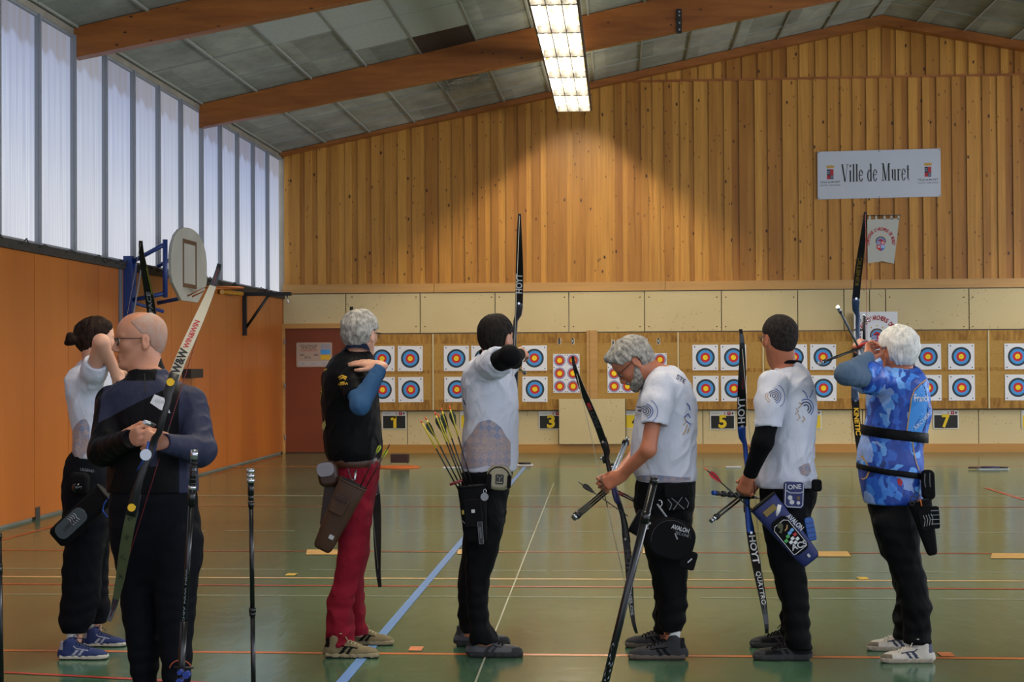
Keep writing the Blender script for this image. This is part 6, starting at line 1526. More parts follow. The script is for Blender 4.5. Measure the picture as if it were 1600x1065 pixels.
word(M, 'AVALON', .030, .03, .066, -.0365, pale_tag, b, 0, bold=.0008, width=.09); word(M, 'TEC-ONE', .020, .045, .042, -.0365, grey_print, b, 0, width=.07); figure(M, [line_fig([(.01, .038), (.03, .012)], .007)], -.0365, grey_print, b, 'zip_pull'); figure(M, [arc_fig(0, 0, .098, .003, 20, 200)], -.0366, satin, b, 'zip')
mb = MB(); mb.rbox((.07, -.03, -.12), (.15, .02, -.03), .012, M=M); e_ = mb.build('end_pocket', [nylon], b); figure(M, [line_fig([(.11, -.085), (.125, -.06)], .006)], -.032, pale_tag, e_)
mb = MB(); mb.tube([W_(1027, 787, 7.80), W_(1044, 811, 7.77)], .005); tag(recentre(mb.build('allen_key', [grey_print])), 'grey tool stuck in the black hip bag', 'tool')
mb = MB(); c = W_(1031, 786, 7.81); mb.tube([c + V3(math.cos(t) * .011, 0, math.sin(t) * .016) for t in np.linspace(-2.2, 2.2, 12)], .003); tag(recentre(mb.build('carabiner', [steel])), 'silver carabiner beside the cross-lined black pouch', 'carabiner')
# blue quiver
r, bd, q = quiver('hip_quiver', 'blue quiver with white piping and many pin badges', W_(1191, 783, 7.80), W_(1268, 876, 7.80), .15, .11, .08, blue_nylon, rim_m=nylon)
o, M = patch('yellow_clip', bd, q, .10, .18, -.035, .035, .042, .006, mat('gold_clip', '#6f5a16', rough=.4), .004)
o, M = patch('pocket', bd, q, .28, .82, -.052, .045, .044, .016, nylon, .03)
figure(M, [line_fig([(-.045 + .012 * 0, -.085), (-.045, .065), (-.03, .08), (.025, .08), (.042, .065), (.042, -.075), (.028, -.088), (-.035, -.088), (-.045, -.085)], .0035)], -.0088, pale_tag, o, 'piping')
bc = [('g', -.030, -.008), ('g', -.010, .004), ('c', .008, .012), ('c', .026, .016), ('w', -.016, -.028), ('w', .002, -.018), ('r', .024, -.010), ('w', .0, -.042), ('w', .020, -.034)]
for i, (k, x, z) in enumerate(bc):
    mb = MB(); c = M @ Vector((x, -.0095, z)); e1 = (M.to_3x3() @ Vector((1, 0, 0))) * .0085; e2 = (M.to_3x3() @ Vector((0, 0, 1))) * .0075; t = (M.to_3x3() @ Vector((0, -1, 0))) * .002
    mb.prism([c - e1 - e2, c + e1 - e2, c + e1 + e2, c - e1 + e2], t); mb.build('badge', [dict(g=green_print, c=cyan_print, w=white_print, r=red_print)[k]], o)
mb = MB(); c = M @ Vector((-.006, -.009, .068)); mb.tube([c, c + Vector((0, -.003, 0))], .014, n=16); mb.build('badge', [mat('olive_badge', '#3e4222', rough=.5)], o)
figure(M, [line_fig([(-.028, .04), (-.012, .05), (-.004, .058)], .012)], -.0092, mat('olive_badge', ''), o, 'badge'); figure(M, [line_fig([(-.004, .034), (.012, .038), (.024, .050)], .006)], -.0092, gold_print, o, 'badge')
word(M, 'ACS', .042, .004, -.066, -.0092, pale_tag, o, -.35, bold=.0012)
o2, M2 = patch('label', bd, q, .88, .93, .0, .012, .040, .003, pale_tag, .003); word(M, 'AVALON', .036, .062, .035, -.002, pale_tag, bd, -1.45, bold=.0010, width=.10)
arrow(W_(1101, 731, 7.77), W_(1176, 797, 7.80), 'arrow with red vanes and orange nock in the blue quiver', shaft=satin, vane=[mat('red_vane', '#a61a28', rough=.5)], nock_m=orange_n, group='arrows in the blue quiver', vl=.085, vw=.018, r=.0034)
rt, b, M = pouch('belt_pouch', 'blue belt pouch with white piping and badges beside the blue quiver', W_(1240, 773, 7.85), .10, .13, .05, blue_nylon, .05, 'belt pouches', r=.015)
figure(M, [line_fig([(-.044, .058), (-.044, -.045), (-.03, -.058), (.035, -.058), (.044, -.045), (.044, .058)], .004), line_fig([(-.044, .025), (-.02, .012), (.03, .014), (.044, .022)], .004)], -.0262, pale_tag, b, 'piping'); word(M, 'ONE', .032, .0, .042, -.0262, pale_tag, b, .1, bold=.0008)
for (x, z, rr, mm) in ((-.02, -.012, .012, pale_tag), (-.010, -.034, .012, pale_tag), (.022, -.012, .009, mat('bronze_badge', '#5a4522', rough=.5)), (.022, -.036, .009, pale_tag)):
    mb = MB(); c = M @ Vector((x, -.0255, z)); mb.tube([c, c + Vector((0, -.002, 0))], rr, n=14); mb.build('badge', [mm], b)
rt, b, M = pouch('bottle_holder', 'bright blue ridged holder hanging right of the blue quiver', W_(1266, 826, 7.82), .045, .115, .04, mat('bright_blue_plastic', '#1d4c96', rough=.4), -.18, None, 'holder', r=.012)
for k in range(4): figure(M, [line_fig([(-.02, -.04 + .024 * k), (.02, -.04 + .024 * k)], .003)], -.0212, navy_print, b, 'ridge')
mb = MB(); a_, b_ = W_(1218, 788, 7.77), W_(1213, 806, 7.77); mb.tube([a_, (a_ + b_) / 2, b_], [.010, .014, .008]); tag(recentre(mb.build('score_pen', [white_print])), 'small white and red charm clipped on the blue quiver', 'charm')
rt, b, M = pouch('strap_end', 'black hip strap end behind the blue belt pouch', W_(1276, 758, 7.90), .05, .06, .04, nylon, 0, None, 'strap', r=.015)
# archer in blue: long black quiver and small gear
r, bd, q = quiver('hip_quiver', 'long black quiver on the hip of the archer in blue', W_(1437, 782, 7.85), W_(1457, 866, 7.86), .115, .05, .07, nylon)
o, M = patch('pocket', bd, q, .12, .55, -.03, .04, .036, .014, nylon, .02); figure(M, [line_fig([(-.02 + i * .013, -.03), (-.008 + i * .013, .0), (-.012 + i * .013, .025)], .0018) for i in range(4)] , -.0085, pale_tag, o, 'print')
for (x, y, rr) in ((1427, 779, .014), (1432, 773, .013), (1425, 786, .011)):
    mb = MB(); c = W_(x, y, 7.81); mb.tube([c + V3(math.cos(t) * rr, 0, math.sin(t) * rr) for t in np.linspace(0, 6.28, 16)], .0025, cap=False); mb.build('tube_ring', [satin], r)
mb = MB(); mb.tube([W_(1434, 783, 7.80), W_(1438, 780, 7.80), W_(1440, 790, 7.80)], .0035); mb.build('orange_cord', [mat('orange_strap', '#c8682c', rough=.5)], r)
rt, b, M = pouch('binocular_case', 'black twin-barrelled case on the back of the blue jersey', W_(1450, 757, 7.92), .065, .15, .055, nylon, -.03, None, 'case', r=.025)
figure(M, [line_fig([(-.018, .06), (-.022, .02), (-.018, -.01)], .005), line_fig([(.006, .062), (.004, .02), (.006, -.01)], .005)], -.0285, mat('grey_nylon', '#4a4a52', rough=.6), b)
rt, b, M = pouch('finger_tab_case', 'small ribbed black case clipped beside the long black quiver', W_(1460, 808, 7.83), .045, .11, .04, nylon, -.05, None, 'case', r=.01)
for k in range(4): figure(M, [line_fig([(-.02, -.03 + .022 * k), (.02, -.03 + .022 * k)], .003)], -.0212, grey_print, b, 'ridge')
# woman: pouch, quiver
rt, b, M = pouch('belt_pouch', 'black belt pouch with shiny dome on the hip of the woman', W_(124, 756, 7.86), .10, .12, .06, nylon, .05, 'belt pouches', r=.03)
word(M, 'LEGEND', .020, .045, .075, -.02, grey_print, b, -.1, width=.075); mb = MB(); mb.sphere(M @ Vector((0, -.03, -.015)), .028, nu=16, nv=10); mb.build('dome', [mat('gloss_black', '#08080a', rough=.08)], b)
r, bd, q = quiver('hip_quiver', 'black and grey quiver slanting across the hip of the woman', W_(166, 770, 7.77), W_(88, 842, 7.77), .12, .12, .07, nylon)
o, M = patch('panel', bd, q, .38, .92, -.045, .04, .036, .01, mat('slate_panel', '#2f3a40', rough=.6), .035); word(M, 'QUEST', .022, .0, -.01, -.006, satin, o, math.pi / 2 + math.pi, bold=.001, width=.09)
figure(M, [line_fig([(-.03, .045 - i * .013), (-.015, .050 - i * .013), (.0, .044 - i * .013), (.018, .050 - i * .013)], .003) for i in range(4)], -.006, pale_tag, o)
mb = MB(); mb.tube([W_(170, 777, 7.74), W_(163, 786, 7.74), W_(160, 797, 7.74), W_(168, 808, 7.74)], .004); tag(recentre(mb.build('carabiner', [blue_al])), 'blue and silver carabiner hanging at the hip of the woman', 'carabiner')

# ============================================================ TARGETS, SIGNS AND SPORTS FITTINGS
paper = mat('target_paper', '#dedde2', rough=.8, var=.03, vscale=(8, 8, 8)); tk = mat('target_black', '#2c3a44', rough=.8); tb_ = mat('target_blue', '#4590d0', rough=.8); tr_ = mat('target_red', '#c22a2c', rough=.8); ty = mat('target_yellow', '#f2cc1c', rough=.8)
tlil = mat('target_pale_blue', '#8d8fb4', rough=.8); tor = mat('target_orange_red', '#c23a22', rough=.8); pin_m = mat('pin', '#33251c', rough=.6); hole_m = mat('arrow_hole', '#c9c4b6', rough=.9)
YT = YB - .008
def face(px, py, label, tilt=0):
    c = at(px, py, YT); r = thing('archery_target', label, 'target', c - Vector((0, 0, .215)), 'forty centimetre target faces')
    s_ = .212; Mx = Matrix.Translation(c) @ Matrix.Rotation(tilt, 4, 'Y')
    mb = MB(); mb.box((-s_, -.002, -s_), (s_, .002, s_), 0, M=Mx)
    for i, (rr, rr0) in enumerate(((.158, .124), (.124, .080), (.080, .042), (.042, 0))):
        n = 40; pts = lambda q: [Mx @ Vector((q * math.cos(2 * math.pi * k / n), -.0028, q * math.sin(2 * math.pi * k / n))) for k in range(n)]
        if rr0: mb.add(pts(rr0) + pts(rr), [(k, (k + 1) % n, (k + 1) % n + n, k + n) for k in range(n)], i + 1)
        else: mb.add(pts(rr), [tuple(range(n))], i + 1)
    for _ in range(7):
        a = random.uniform(0, 6.28); q = random.gauss(0, .07); mb.add([Mx @ Vector((q * math.cos(a) + .004 * math.cos(t), -.0034, q * math.sin(a) + .004 * math.sin(t))) for t in (0, 1.2, 2.4, 3.6, 4.8)], [tuple(range(5))], 5)
    mb.build('paper', [paper, tk, tb_, tr_, ty, tk], r)
    for x in (-1, 1):
        for z in (-1, 1): mb = MB(); p = Mx @ Vector((x * .175, -.004, z * .178)); mb.disc(p, .011, n=8); mb.build('pin', [pin_m], r)
def spots(px, py, label):
    c = at(px, py, YT); r = thing('triple_spot_face', label, 'target', c - Vector((0, 0, .33)), 'three-spot target sheets'); mb = MB(); mb.box((c.x - .222, c.y - .002, c.z - .325), (c.x + .222, c.y + .002, c.z + .325), 0)
    for x in (-.112, .112):
        for z in (.217, 0, -.217):
            for i, (rr, rr0) in enumerate(((.100, .076), (.076, .042), (.042, 0))): mb.disc((c.x + x, c.y - .0028, c.z + z), rr, mi=i + 1, n=32, r0=rr0)
    mb.box((c.x - .0015, c.y - .0026, c.z - .325), (c.x + .0015, c.y, c.z + .325), 5)
    mb.build('paper', [paper, tlil, tor, ty, ty, hole_m], r)
    for x in (-.205, -.02, .02, .205):
        for z in (-.305, .305, .10 if abs(x) > .1 else -.105): mb = MB(); mb.disc((c.x + x, c.y - .004, c.z + z), .009, n=8); mb.build('pin', [pin_m], r)
cols = [(597, 'partly behind the black-jacketed archer'), (641, 'second column from the red door'), (713, 'left of the centre archer'), (756, 'behind the centre archer'), (835, 'right of the centre archer'),
        (1102, 'right of the bowed-head archer'), (1146, 'behind the tip of the blue bow'), (1241, 'behind the head of the black-sleeved archer'), (1286, 'between the black-sleeved and blue-shirted archers'),
        (1450, 'right of the white-haired archer, partly hidden'), (1502, 'above number card seven, clear of people'), (1590, 'cut by the right edge of the photo')]
random.seed(5)
for x, w in cols:
    yo = 560 - (x - 620) * .0036
    face(x, yo, 'upper target face, ' + w, random.uniform(-.01, .01)); face(x + .8, yo + 48.5, 'lower target face, ' + w, random.uniform(-.01, .01))
spots(885, 583, 'three-spot sheet under the letters B and D, right of centre archer')
spots(970, 583, "three-spot sheet under the letter A, by the bearded man's face"); spots(1021, 582, "three-spot sheet under letters B and D, behind the bearded man's neck")
lp = mat('letter_paper', '#c4c0b4', rough=.8)
for (x, y, ch, w) in ((874, 533, 'B', 'left of the pair over the three-spot sheet near centre'), (895, 533, 'D', 'right of the pair over the three-spot sheet near centre'), (958, 535, 'A', "above the bearded man's forehead"),
                   (1009, 533, 'B', "above the bearded man's neck, left of the pair"), (1029, 533, 'D', "above the bearded man's neck, right of the pair")):
    c = at(x, y, YT); mb = MB(); mb.box((c.x - .028, c.y - .002, c.z - .05), (c.x + .028, c.y + .002, c.z + .05)); o = tag(recentre(mb.build('letter_card', [lp])), f'small white card with letter {ch}, {w}', 'letter card', 'lane letter cards')
    mb = MB(); put_text(mb, ch, .12, (c.x, c.y - .0025, c.z), (1, 0, 0), (0, 0, 1), bold=.007, width=.040); mb.build('letter', [black_print], o)
cardw = mat('card_white', '#d2d0ca', rough=.7); cardk = mat('card_black', '#141412', rough=.7); cardy = mat('card_yellow', '#d9b81c', rough=.7)
for (x, y, ch, dark, w) in ((616, 656, '1', 1, 'black number card 1, right of the black-jacketed archer'), (738, 655, '2', 0, 'yellow number card behind the centre archer'), (861, 656, '3', 1, 'black number card 3 below the letters B and D'),
                         (994, 655, '4', 0, 'yellow number card 4 peeking out left of the bearded archer'), (1129, 656, '5', 1, 'black number card 5 left of the blue bow'), (1264, 655, '6', 0, 'yellow number card behind the back of the black-sleeved archer'),
                         (1478, 655, '7', 1, 'black number card 7 right of the archer in blue'), (1616, 655, '8', 0, 'yellow number card cut by the right edge')):
    Yc = D - .06 if not 873 < x < 977 else YB - .05
    c = at(x, y, Yc); r = thing('number_card', w, 'number card', c - Vector((0, 0, .15)), 'lane number cards'); X, Z = c.x, c.z
    mb = MB(); mb.box((X - .208, c.y - .003, Z - .152), (X + .208, c.y + .002, Z + .152)); cd = mb.build('card', [cardw], r)
    mb = MB(); mb.box((X - .19, c.y - .005, Z - .140), (X + .19, c.y - .003, Z + .072)); f = mb.build('panel', [cardk if dark else cardy], cd)
    mb = MB(); V_, F_ = join_figs(line_fig([(.012, -.098), (.012, .098)], .052), line_fig([(-.055, .045), (-.02, .062), (.02, .095)], .040)) if ch == '1' else ([], [])
    if ch == '1': mb.add([(X + v[0], c.y - .0062, Z - .034 + v[1]) for v in V_], F_)
    else: put_text(mb, ch, .285, (X, c.y - .006, Z - .034), (1, 0, 0), (0, 0, 1), bold=.011, width=.135)
    mb.build('number', [cardy if dark else cardk], f)
    mb = MB(); mb.box((X + .08, c.y - .005, Z + .082), (X + .135, c.y - .003, Z + .14)); mb.build('red_logo', [red_print], cd)
    mb = MB(); put_text(mb, 'Y', .05, (X + .107, c.y - .0052, Z + .110), (1, 0, 0), (0, 0, 1)); mb.build('red_logo_mark', [paper], cd)
    mb = MB(); mb.box((X + .030, c.y - .005, Z + .088), (X + .042, c.y - .003, Z + .130)); mb.build('crest', [red_print], cd)
    mb = MB(); mb.add([(X + .165, c.y - .004, Z + .086), (X + .187, c.y - .004, Z + .110), (X + .165, c.y - .004, Z + .134), (X + .143, c.y - .004, Z + .110)], [(0, 1, 2, 3)]); mb.build('diamond_logo', [mat('plum_print', '#6a4652', rough=.7)], cd)
    mb = MB(); put_text(mb, 'compagnie', .03, (X - .12, c.y - .0045, Z + .110), (1, 0, 0), (0, 0, 1)); mb.build('caption', [grey_print], cd)

# serif lettering drawn stroke by stroke (no font file needed)
def serif(mb, txt, org, h, gap=.09, tw=.13, mi=0, sx=1.0):
    """org: baseline start; x along +X, z up. Strokes: (x0,z0,x1,z1,width)"""
    T, t = tw, tw * .32
    def s(xs, xe, z): return (xs, z, xe, z, t * .8)
    GL = {
     'V': (.62, [(.10, 1, .34, 0, T), (.56, 1, .36, 0, t), s(0, .24, .985), s(.44, .66, .985)]),
     'i': (.20, [(.11, .64, .11, .02, T), s(.01, .21, .015), s(.01, .13, .63), (.05, .90, .17, .90, .12)]),
     'l': (.20, [(.11, 1, .11, .02, T), s(.01, .21, .015), s(.01, .13, .985)]),
     'e': (.36, [('arc', .19, .33, .15, .33, 20, 330, T * .8), (.06, .36, .33, .36, t)]),
     'd': (.42, [('arc', .18, .32, .14, .32, 40, 320, T * .85), (.32, 1, .32, .02, T), s(.21, .33, .985), s(.32, .42, .015)]),
     'M': (.80, [(.13, 1, .13, 0, t), (.15, 1, .38, .02, T), (.62, 1, .38, .02, t), (.66, 1, .66, 0, T), s(.0, .26, .015), s(.52, .80, .015), s(.0, .2, .985), s(.6, .78, .985)]),
     'u': (.42, [(.10, .64, .10, .14, T), ('arc', .20, .16, .10, .14, 180, 340, T * .6), (.32, .64, .32, .02, T), s(.0, .11, .63), s(.22, .33, .63), s(.32, .42, .015)]),
     'r': (.30, [(.10, .64, .10, .02, T), s(.0, .22, .015), s(.0, .11, .63), ('arc', .22, .50, .10, .14, 60, 170, T * .6), (.24, .60, .29, .60, .09)]),
     't': (.26, [(.12, .86, .12, .12, T), ('arc', .19, .14, .07, .12, 180, 320, T * .5), s(.0, .25, .63)]), ' ': (.22, [])}
    x = 0
    for ch in txt:
        w, st = GL[ch]
        for q in st:
            if q[0] == 'arc':
                _, cx, cz, rx, rz, a0, a1, ww = q; P_ = [(cx + rx * math.cos(R(a0 + (a1 - a0) * i / 14)), cz + rz * math.sin(R(a0 + (a1 - a0) * i / 14))) for i in range(15)]
                ws = [ww * (.35 + .65 * abs(math.cos(R(a0 + (a1 - a0) * i / 14)))) for i in range(15)]; V, Fc = line_fig(P_, ws)
            else:
                x0, z0, x1, z1, ww = q; V, Fc = ([(x0 - ww / 2, z0), (x0 + ww / 2, z0), (x1 + ww / 2, z1), (x1 - ww / 2, z1)], [(0, 1, 2, 3)]) if abs(x1 - x0) < abs(z1 - z0) else ([(x0, z0 - ww / 2), (x0, z0 + ww / 2), (x1, z1 + ww / 2), (x1, z1 - ww / 2)], [(0, 1, 2, 3)])
            mb.add([(org[0] + (x + vx) * h * sx, org[1], org[2] + vz * h) for vx, vz in V], Fc, mi)
        x += w + gap
    return x * h * sx
# town sign on the boards
signw = mat('sign_white', '#b7bac4', rough=.55, var=.03, vscale=(2, 2, 2)); navy_t = mat('sign_ink', '#16161a', rough=.6); small_t = mat('small_ink', '#5c5c64', rough=.6)
YS = D - .075
a, b = at(1277, 236, YS), at(1470, 308, YS); cx, cz = (a.x + b.x) / 2, (a.z + b.z) / 2; hw, hh = (b.x - a.x) / 2, (a.z - b.z) / 2
r = thing('town_sign', 'long white sign reading Ville de Muret between two small crests', 'sign', (cx, YS, cz - hh))
tl = .012
def SP(x, z, dy=0): return (cx + x, YS - .012 - dy, cz + z + x * tl)
mb = MB(); mb.prism([SP(-hw, -hh), SP(hw, -hh), SP(hw, hh), SP(-hw, hh)], (0, .012, 0)); bd = mb.build('board', [signw], r)
mb = MB(); w_ = serif(MB(), 'Ville de Muret', (0, 0, 0), .285); sx = 1.135 / w_
mb2 = MB(); serif(mb2, 'Ville de Muret', (cx - .62, YS - .0135, cz - .115), .29, sx=sx * .285 / .29); mb2.v = [(v[0], v[1], v[2] + (v[0] - cx) * tl) for v in mb2.v]; mb2.build('lettering', [navy_t], bd)
for sx_ in (-1, 1):
    X = sx_ * .80
    def q4(x0, x1, z0, z1, m_, nm, dy=.001): mb = MB(); mb.add([SP(X + x0, z0, dy), SP(X + x1, z0, dy), SP(X + x1, z1, dy), SP(X + x0, z1, dy)], [(0, 1, 2, 3)]); mb.build(nm, [m_], bd)
    q4(-.055, 0, .0, .10, navy_print, 'crest'); q4(0, .055, .0, .10, red_print, 'crest'); q4(-.055, 0, -.065, 0, red_print, 'crest'); q4(0, .055, -.065, 0, navy_print, 'crest')
    for z in (.03, .06, -.02, -.045): q4(-.048 if z > 0 else .008, -.008 if z > 0 else .048, z, z + .008, signw, 'crest_bar', .002)
    mb = MB(); mb.add([SP(X - .055, .118, .001), SP(X + .055, .118, .001), SP(X + .072, .168, .001), SP(X + .045, .150, .001), SP(X + .025, .172, .001), SP(X, .152, .001), SP(X - .025, .172, .001), SP(X - .045, .150, .001), SP(X - .072, .168, .001)], [tuple(range(9))]); mb.build('crown', [mat('crown_gold', '#b98c28', rough=.6)], bd)
    mb = MB(); put_text(mb, 'VILLE de MURET', .046, SP(X, -.115, .001), (1, 0, tl), (-tl, 0, 1), width=.33, bold=.0005); put_text(mb, 'HAUTE - GARONNE', .034, SP(X, -.168, .001), (1, 0, tl), (-tl, 0, 1), width=.33); mb.build('caption', [small_t], bd)
for x in (-hw + .02, 0, hw - .02):
    for z in (-hh + .02, hh - .02): mb = MB(); mb.disc(SP(x, z, .002), .009, n=8); mb.build('screw', [pin_m], bd)
# club emblem: arc of words over a crest
def emblem(parent, c, s_, y):
    mb = MB(); txt = "COMPAGNIE D'ARCHERS DE MURET"; n = len(txt)
    for i, ch in enumerate(txt):
        if ch == ' ': continue
        a = R(188 - 196 * i / (n - 1)); u = Vector((math.sin(a), 0, -math.cos(a))); v = Vector((math.cos(a), 0, math.sin(a)))
        put_text(mb, ch, .115 * s_, Vector((c[0] + .335 * s_ * math.cos(a), y - .001, c[1] - .03 * s_ + .36 * s_ * math.sin(a))), u, v, bold=.0045 * s_, width=None if ch in "I'" else .050 * s_)
    mb.build('lettering', [red_print], parent)
    for rr, mm, k in ((.135, navy_print, 0), (.112, gold_print, 1), (.10, tb_, 2), (.07, tr_, 3), (.035, navy_print, 4)):
        mb = MB(); mb.add([(c[0], y - .001 - k * .0004, c[1])] + [(c[0] + rr * s_ * math.cos(t), y - .001 - k * .0004, c[1] + rr * s_ * math.sin(t)) for t in np.linspace(-.25, math.pi + .25, 22)], [(0, i, i + 1) for i in range(1, 22)] + [(0, 22, 1)]); mb.build('roundel', [mm], parent)
    for x in (-1, 0, 1): mb = MB(); a = R(90 - 35 * x); mb.add([(c[0] + q * s_ * math.cos(a + w), y - .002, c[1] + q * s_ * math.sin(a + w)) for q, w in ((.16, 0), (.20, .08), (.20, -.08))], [(0, 1, 2)]); mb.build('ray', [yellow_print], parent)
    for (x0, x1, z0, z1, mm, nm) in ((-.105, 0, -.09, .01, blue_print, 'quarter'), (0, .105, -.09, .01, tr_, 'quarter'), (-.105, 0, -.19, -.09, tr_, 'quarter'), (0, .105, -.19, -.09, cyan_print, 'quarter')):
        mb = MB(); mb.add([(c[0] + x * s_, y - .004, c[1] + z * s_) for x, z in ((x0, z0), (x1, z0), (x1, z1), (x0, z1))], [(0, 1, 2, 3)]); qd = mb.build(nm, [mm], parent); xm, zm = (x0 + x1) / 2, (z0 + z1) / 2; mb = MB()
        if mm is tr_: F_ = join_figs(line_fig([(-.03, -.03), (.03, .03)], .02), line_fig([(-.03, .03), (.03, -.03)], .02))
        else: F_ = join_figs(*[line_fig([(-.045, z), (.045, z)], .010) for z in (-.03, 0, .03)])
        mb.add([(c[0] + (xm + v[0]) * s_, y - .005, c[1] + (zm + v[1]) * s_) for v in F_[0]], F_[1]); mb.build('charge', [paper], qd)
    mb = MB(); mb.add([(c[0] - .105 * s_, y - .004, c[1] - .19 * s_), (c[0], y - .004, c[1] - .19 * s_), (c[0], y - .004, c[1] - .26 * s_)], [(0, 1, 2)]); mb.build('shield_foot', [tr_], parent)
    mb = MB(); mb.add([(c[0], y - .004, c[1] - .19 * s_), (c[0] + .105 * s_, y - .004, c[1] - .19 * s_), (c[0], y - .004, c[1] - .26 * s_)], [(0, 1, 2)]); mb.build('shield_foot', [blue_print], parent)
banner_m = mat('banner_cloth', '#b4b1a8', rough=.8, bump=.004, bscale=(6, 6, 3)); YBn = D - .10
pts = [at(*p, YBn) for p in ((1355, 343), (1405, 341), (1397, 412), (1379, 408), (1356, 411))]; c = at(1379, 377, YBn)
r = thing('hanging_banner', 'white cloth club banner hanging by loops beside the bow tip', 'banner', (c.x, YBn, min(p.z for p in pts)))
mb = MB(); mb.prism(pts, (0, .006, 0)); cl = mb.build('cloth', [banner_m], r); emblem(cl, (c.x - .03, c.z - .0), .62, YBn)
for x in (1359, 1369, 1382, 1393, 1404): p = at(x, 340, YBn); mb = MB(); mb.prism([p + Vector((-.02, 0, -.03)), p + Vector((.02, 0, -.03)), p + Vector((.012, 0, .035)), p + Vector((-.012, 0, .035))], (0, .02, 0)); mb.build('loop', [banner_m], r)
mb = MB(); mb.tube([at(1348, 337, YBn + .01), at(1407, 336, YBn + .01)], .008); mb.build('rod', [satin], r)
YP = YB - .03; a, b = at(1334, 487, YP), at(1403, 565, YP); c = ((a.x + b.x) / 2, (a.z + b.z) / 2)
r = thing('club_poster', "white club poster pinned behind the white-haired archer's bow hand", 'poster', (c[0], YP, b.z)); mb = MB(); mb.box((a.x, YP - .004, b.z), (b.x, YP, a.z)); p = mb.build('sheet', [paper], r); emblem(p, (c[0] + .02, c[1] + .02), .88, YP - .0045)
# notice on the door
YD = D - .066; a, b = at(463, 535, YD), at(519, 573, YD); r = thing('door_notice', 'cream notice with blue and yellow boxes on the red door', 'notice', ((a.x + b.x) / 2, YD, b.z)); w, h = b.x - a.x, a.z - b.z
M = Matrix.Translation(((a.x + b.x) / 2, YD, (a.z + b.z) / 2)); mb = MB(); mb.rbox((-w / 2, -.004, -h / 2), (w / 2, .002, h / 2), .02, M=M); p = mb.build('plate', [mat('notice_cream', '#a69080', rough=.6)], r)
def bx(x0, x1, z0, z1, m_, nm, d_=.0052): mb = MB(); mb.add([M @ Vector((x * w, -d_, z * h)) for x, z in ((x0, z0), (x1, z0), (x1, z1), (x0, z1))], [(0, 1, 2, 3)]); return mb.build(nm, [m_], p)
bx(.18, .45, .24, .44, mat('notice_grey', '#8f8a94', rough=.6), 'logo_box'); bx(.18, .45, .02, .21, tb_, 'blue_box'); bx(.18, .45, -.20, -.01, yellow_print, 'yellow_box'); bx(-.44, .46, -.45, -.26, mat('notice_pale', '#a89e9c', rough=.6), 'footer')
for (t, x, z, s_, m_, wd) in (('ECOLE FRANCAISE', -.15, .36, .05, black_print, .29), ('DE TIR A L ARC', -.15, .27, .045, black_print, .24), ('CLUB LABELLISE', -.15, .18, .045, red_print, .28), ('2003', -.34, -.01, .05, navy_print, .08), ('2005', .05, -.01, .05, navy_print, .08), ('FFTA', -.18, -.12, .055, navy_print, .10), ('TIR', -.33, -.37, .04, grey_print, .08), ('ARC', -.02, -.37, .04, grey_print, .08), ('CLUB', .28, -.37, .04, grey_print, .08)):
    mb = MB(); put_text(mb, t, s_, M @ Vector((x * w, -.0056, z * h)), (1, 0, 0), (0, 0, 1), width=wd); mb.build('lettering', [m_], p)

# basketball goal on the left wall
bluep = mat('blue_steel', '#1c3573', rough=.45); board_m = mat('backboard_white', '#a7a59c', rough=.6, var=.08, vscale=(3, 3, 3)); brown_l = mat('brown_marking', '#5b4028', rough=.7); ylw = mat('yellow_steel', '#b57f1c', rough=.45)
Y0 = 17.62; XB = at(262, 420, Y0).x
r = thing('basketball_goal', 'white rounded backboard on blue steel arms fixed to the left wall', 'basketball hoop', (WX + .1, Y0, 2.0))
mb = MB(); za, zb_ = float(atX(197, 398, WX).z), 1.35; mb.box((WX, Y0 - .055, zb_), (WX + .10, Y0 + .055, 2.78)); mb.build('post', [bluep], r)
z1, z2 = float(at(262, 381, Y0).z), float(at(262, 458, Y0).z); zt = float(at(262, 374, Y0).z)
for z in (2.72, 2.27):
    zz = z1 if z > 2.5 else z2; mb = MB(); mb.tube([(WX + .1, Y0, z), (XB - .03, Y0, zz)], .026, n=8); mb.build('arm', [bluep], r)
    mb = MB(); mb.tube([(WX + .1, Y0 + .95, z), (XB - .03, Y0 + .95, zz)], .024, n=8); mb.build('arm', [bluep], r)
mb = MB(); mb.tube([(XB - .03, Y0, z2 - .05), (XB - .03, Y0, zt)], .03, n=8); mb.tube([(XB - .03, Y0 + .95, z2 - .05), (XB - .03, Y0 + .95, zt)], .03, n=8); mb.build('frame', [bluep], r)
mb = MB(); mb.tube([(WX + .12, Y0 + .02, 2.70), (XB - .5, Y0 + .3, 2.25), (XB - .2, Y0 + .5, 2.15)], .022, n=8); mb.build('brace', [bluep], r)
mb = MB(); mb.tube([(WX + .2, Y0 - .02, 2.62), (WX + .05, Y0 - .06, 1.7)], .010, n=6); mb.build('cord', [grey_print], r)
ny = Y0 + .02; fy = None
for i in range(200):
    yy = ny + .01 * i
    if (yy * math.tan(0) + 0) is None: pass
def ypx(px):    # depth at which the plane x = XB meets a picture column
    r_ = ray(px, 410); return XB * r_.y / r_.x
fy = ypx(319); cy = (ny + fy) / 2; hwid = (fy - ny) / 2
zc, zlow = float(at(290, 414, cy).z), float(at(290, 472, cy).z); ztop = float(at(290, 356, cy).z)
hz = (ztop - zlow) / 2; zc = (ztop + zlow) / 2
prof = [(-1, -.35), (-1, .15), (-.93, .45), (-.78, .70), (-.55, .88), (-.28, .97), (0, 1), (.28, .97), (.55, .88), (.78, .70), (.93, .45), (1, .15), (1, -.35), (.92, -.55), (.45, -.98), (-.45, -.98), (-.92, -.55)]
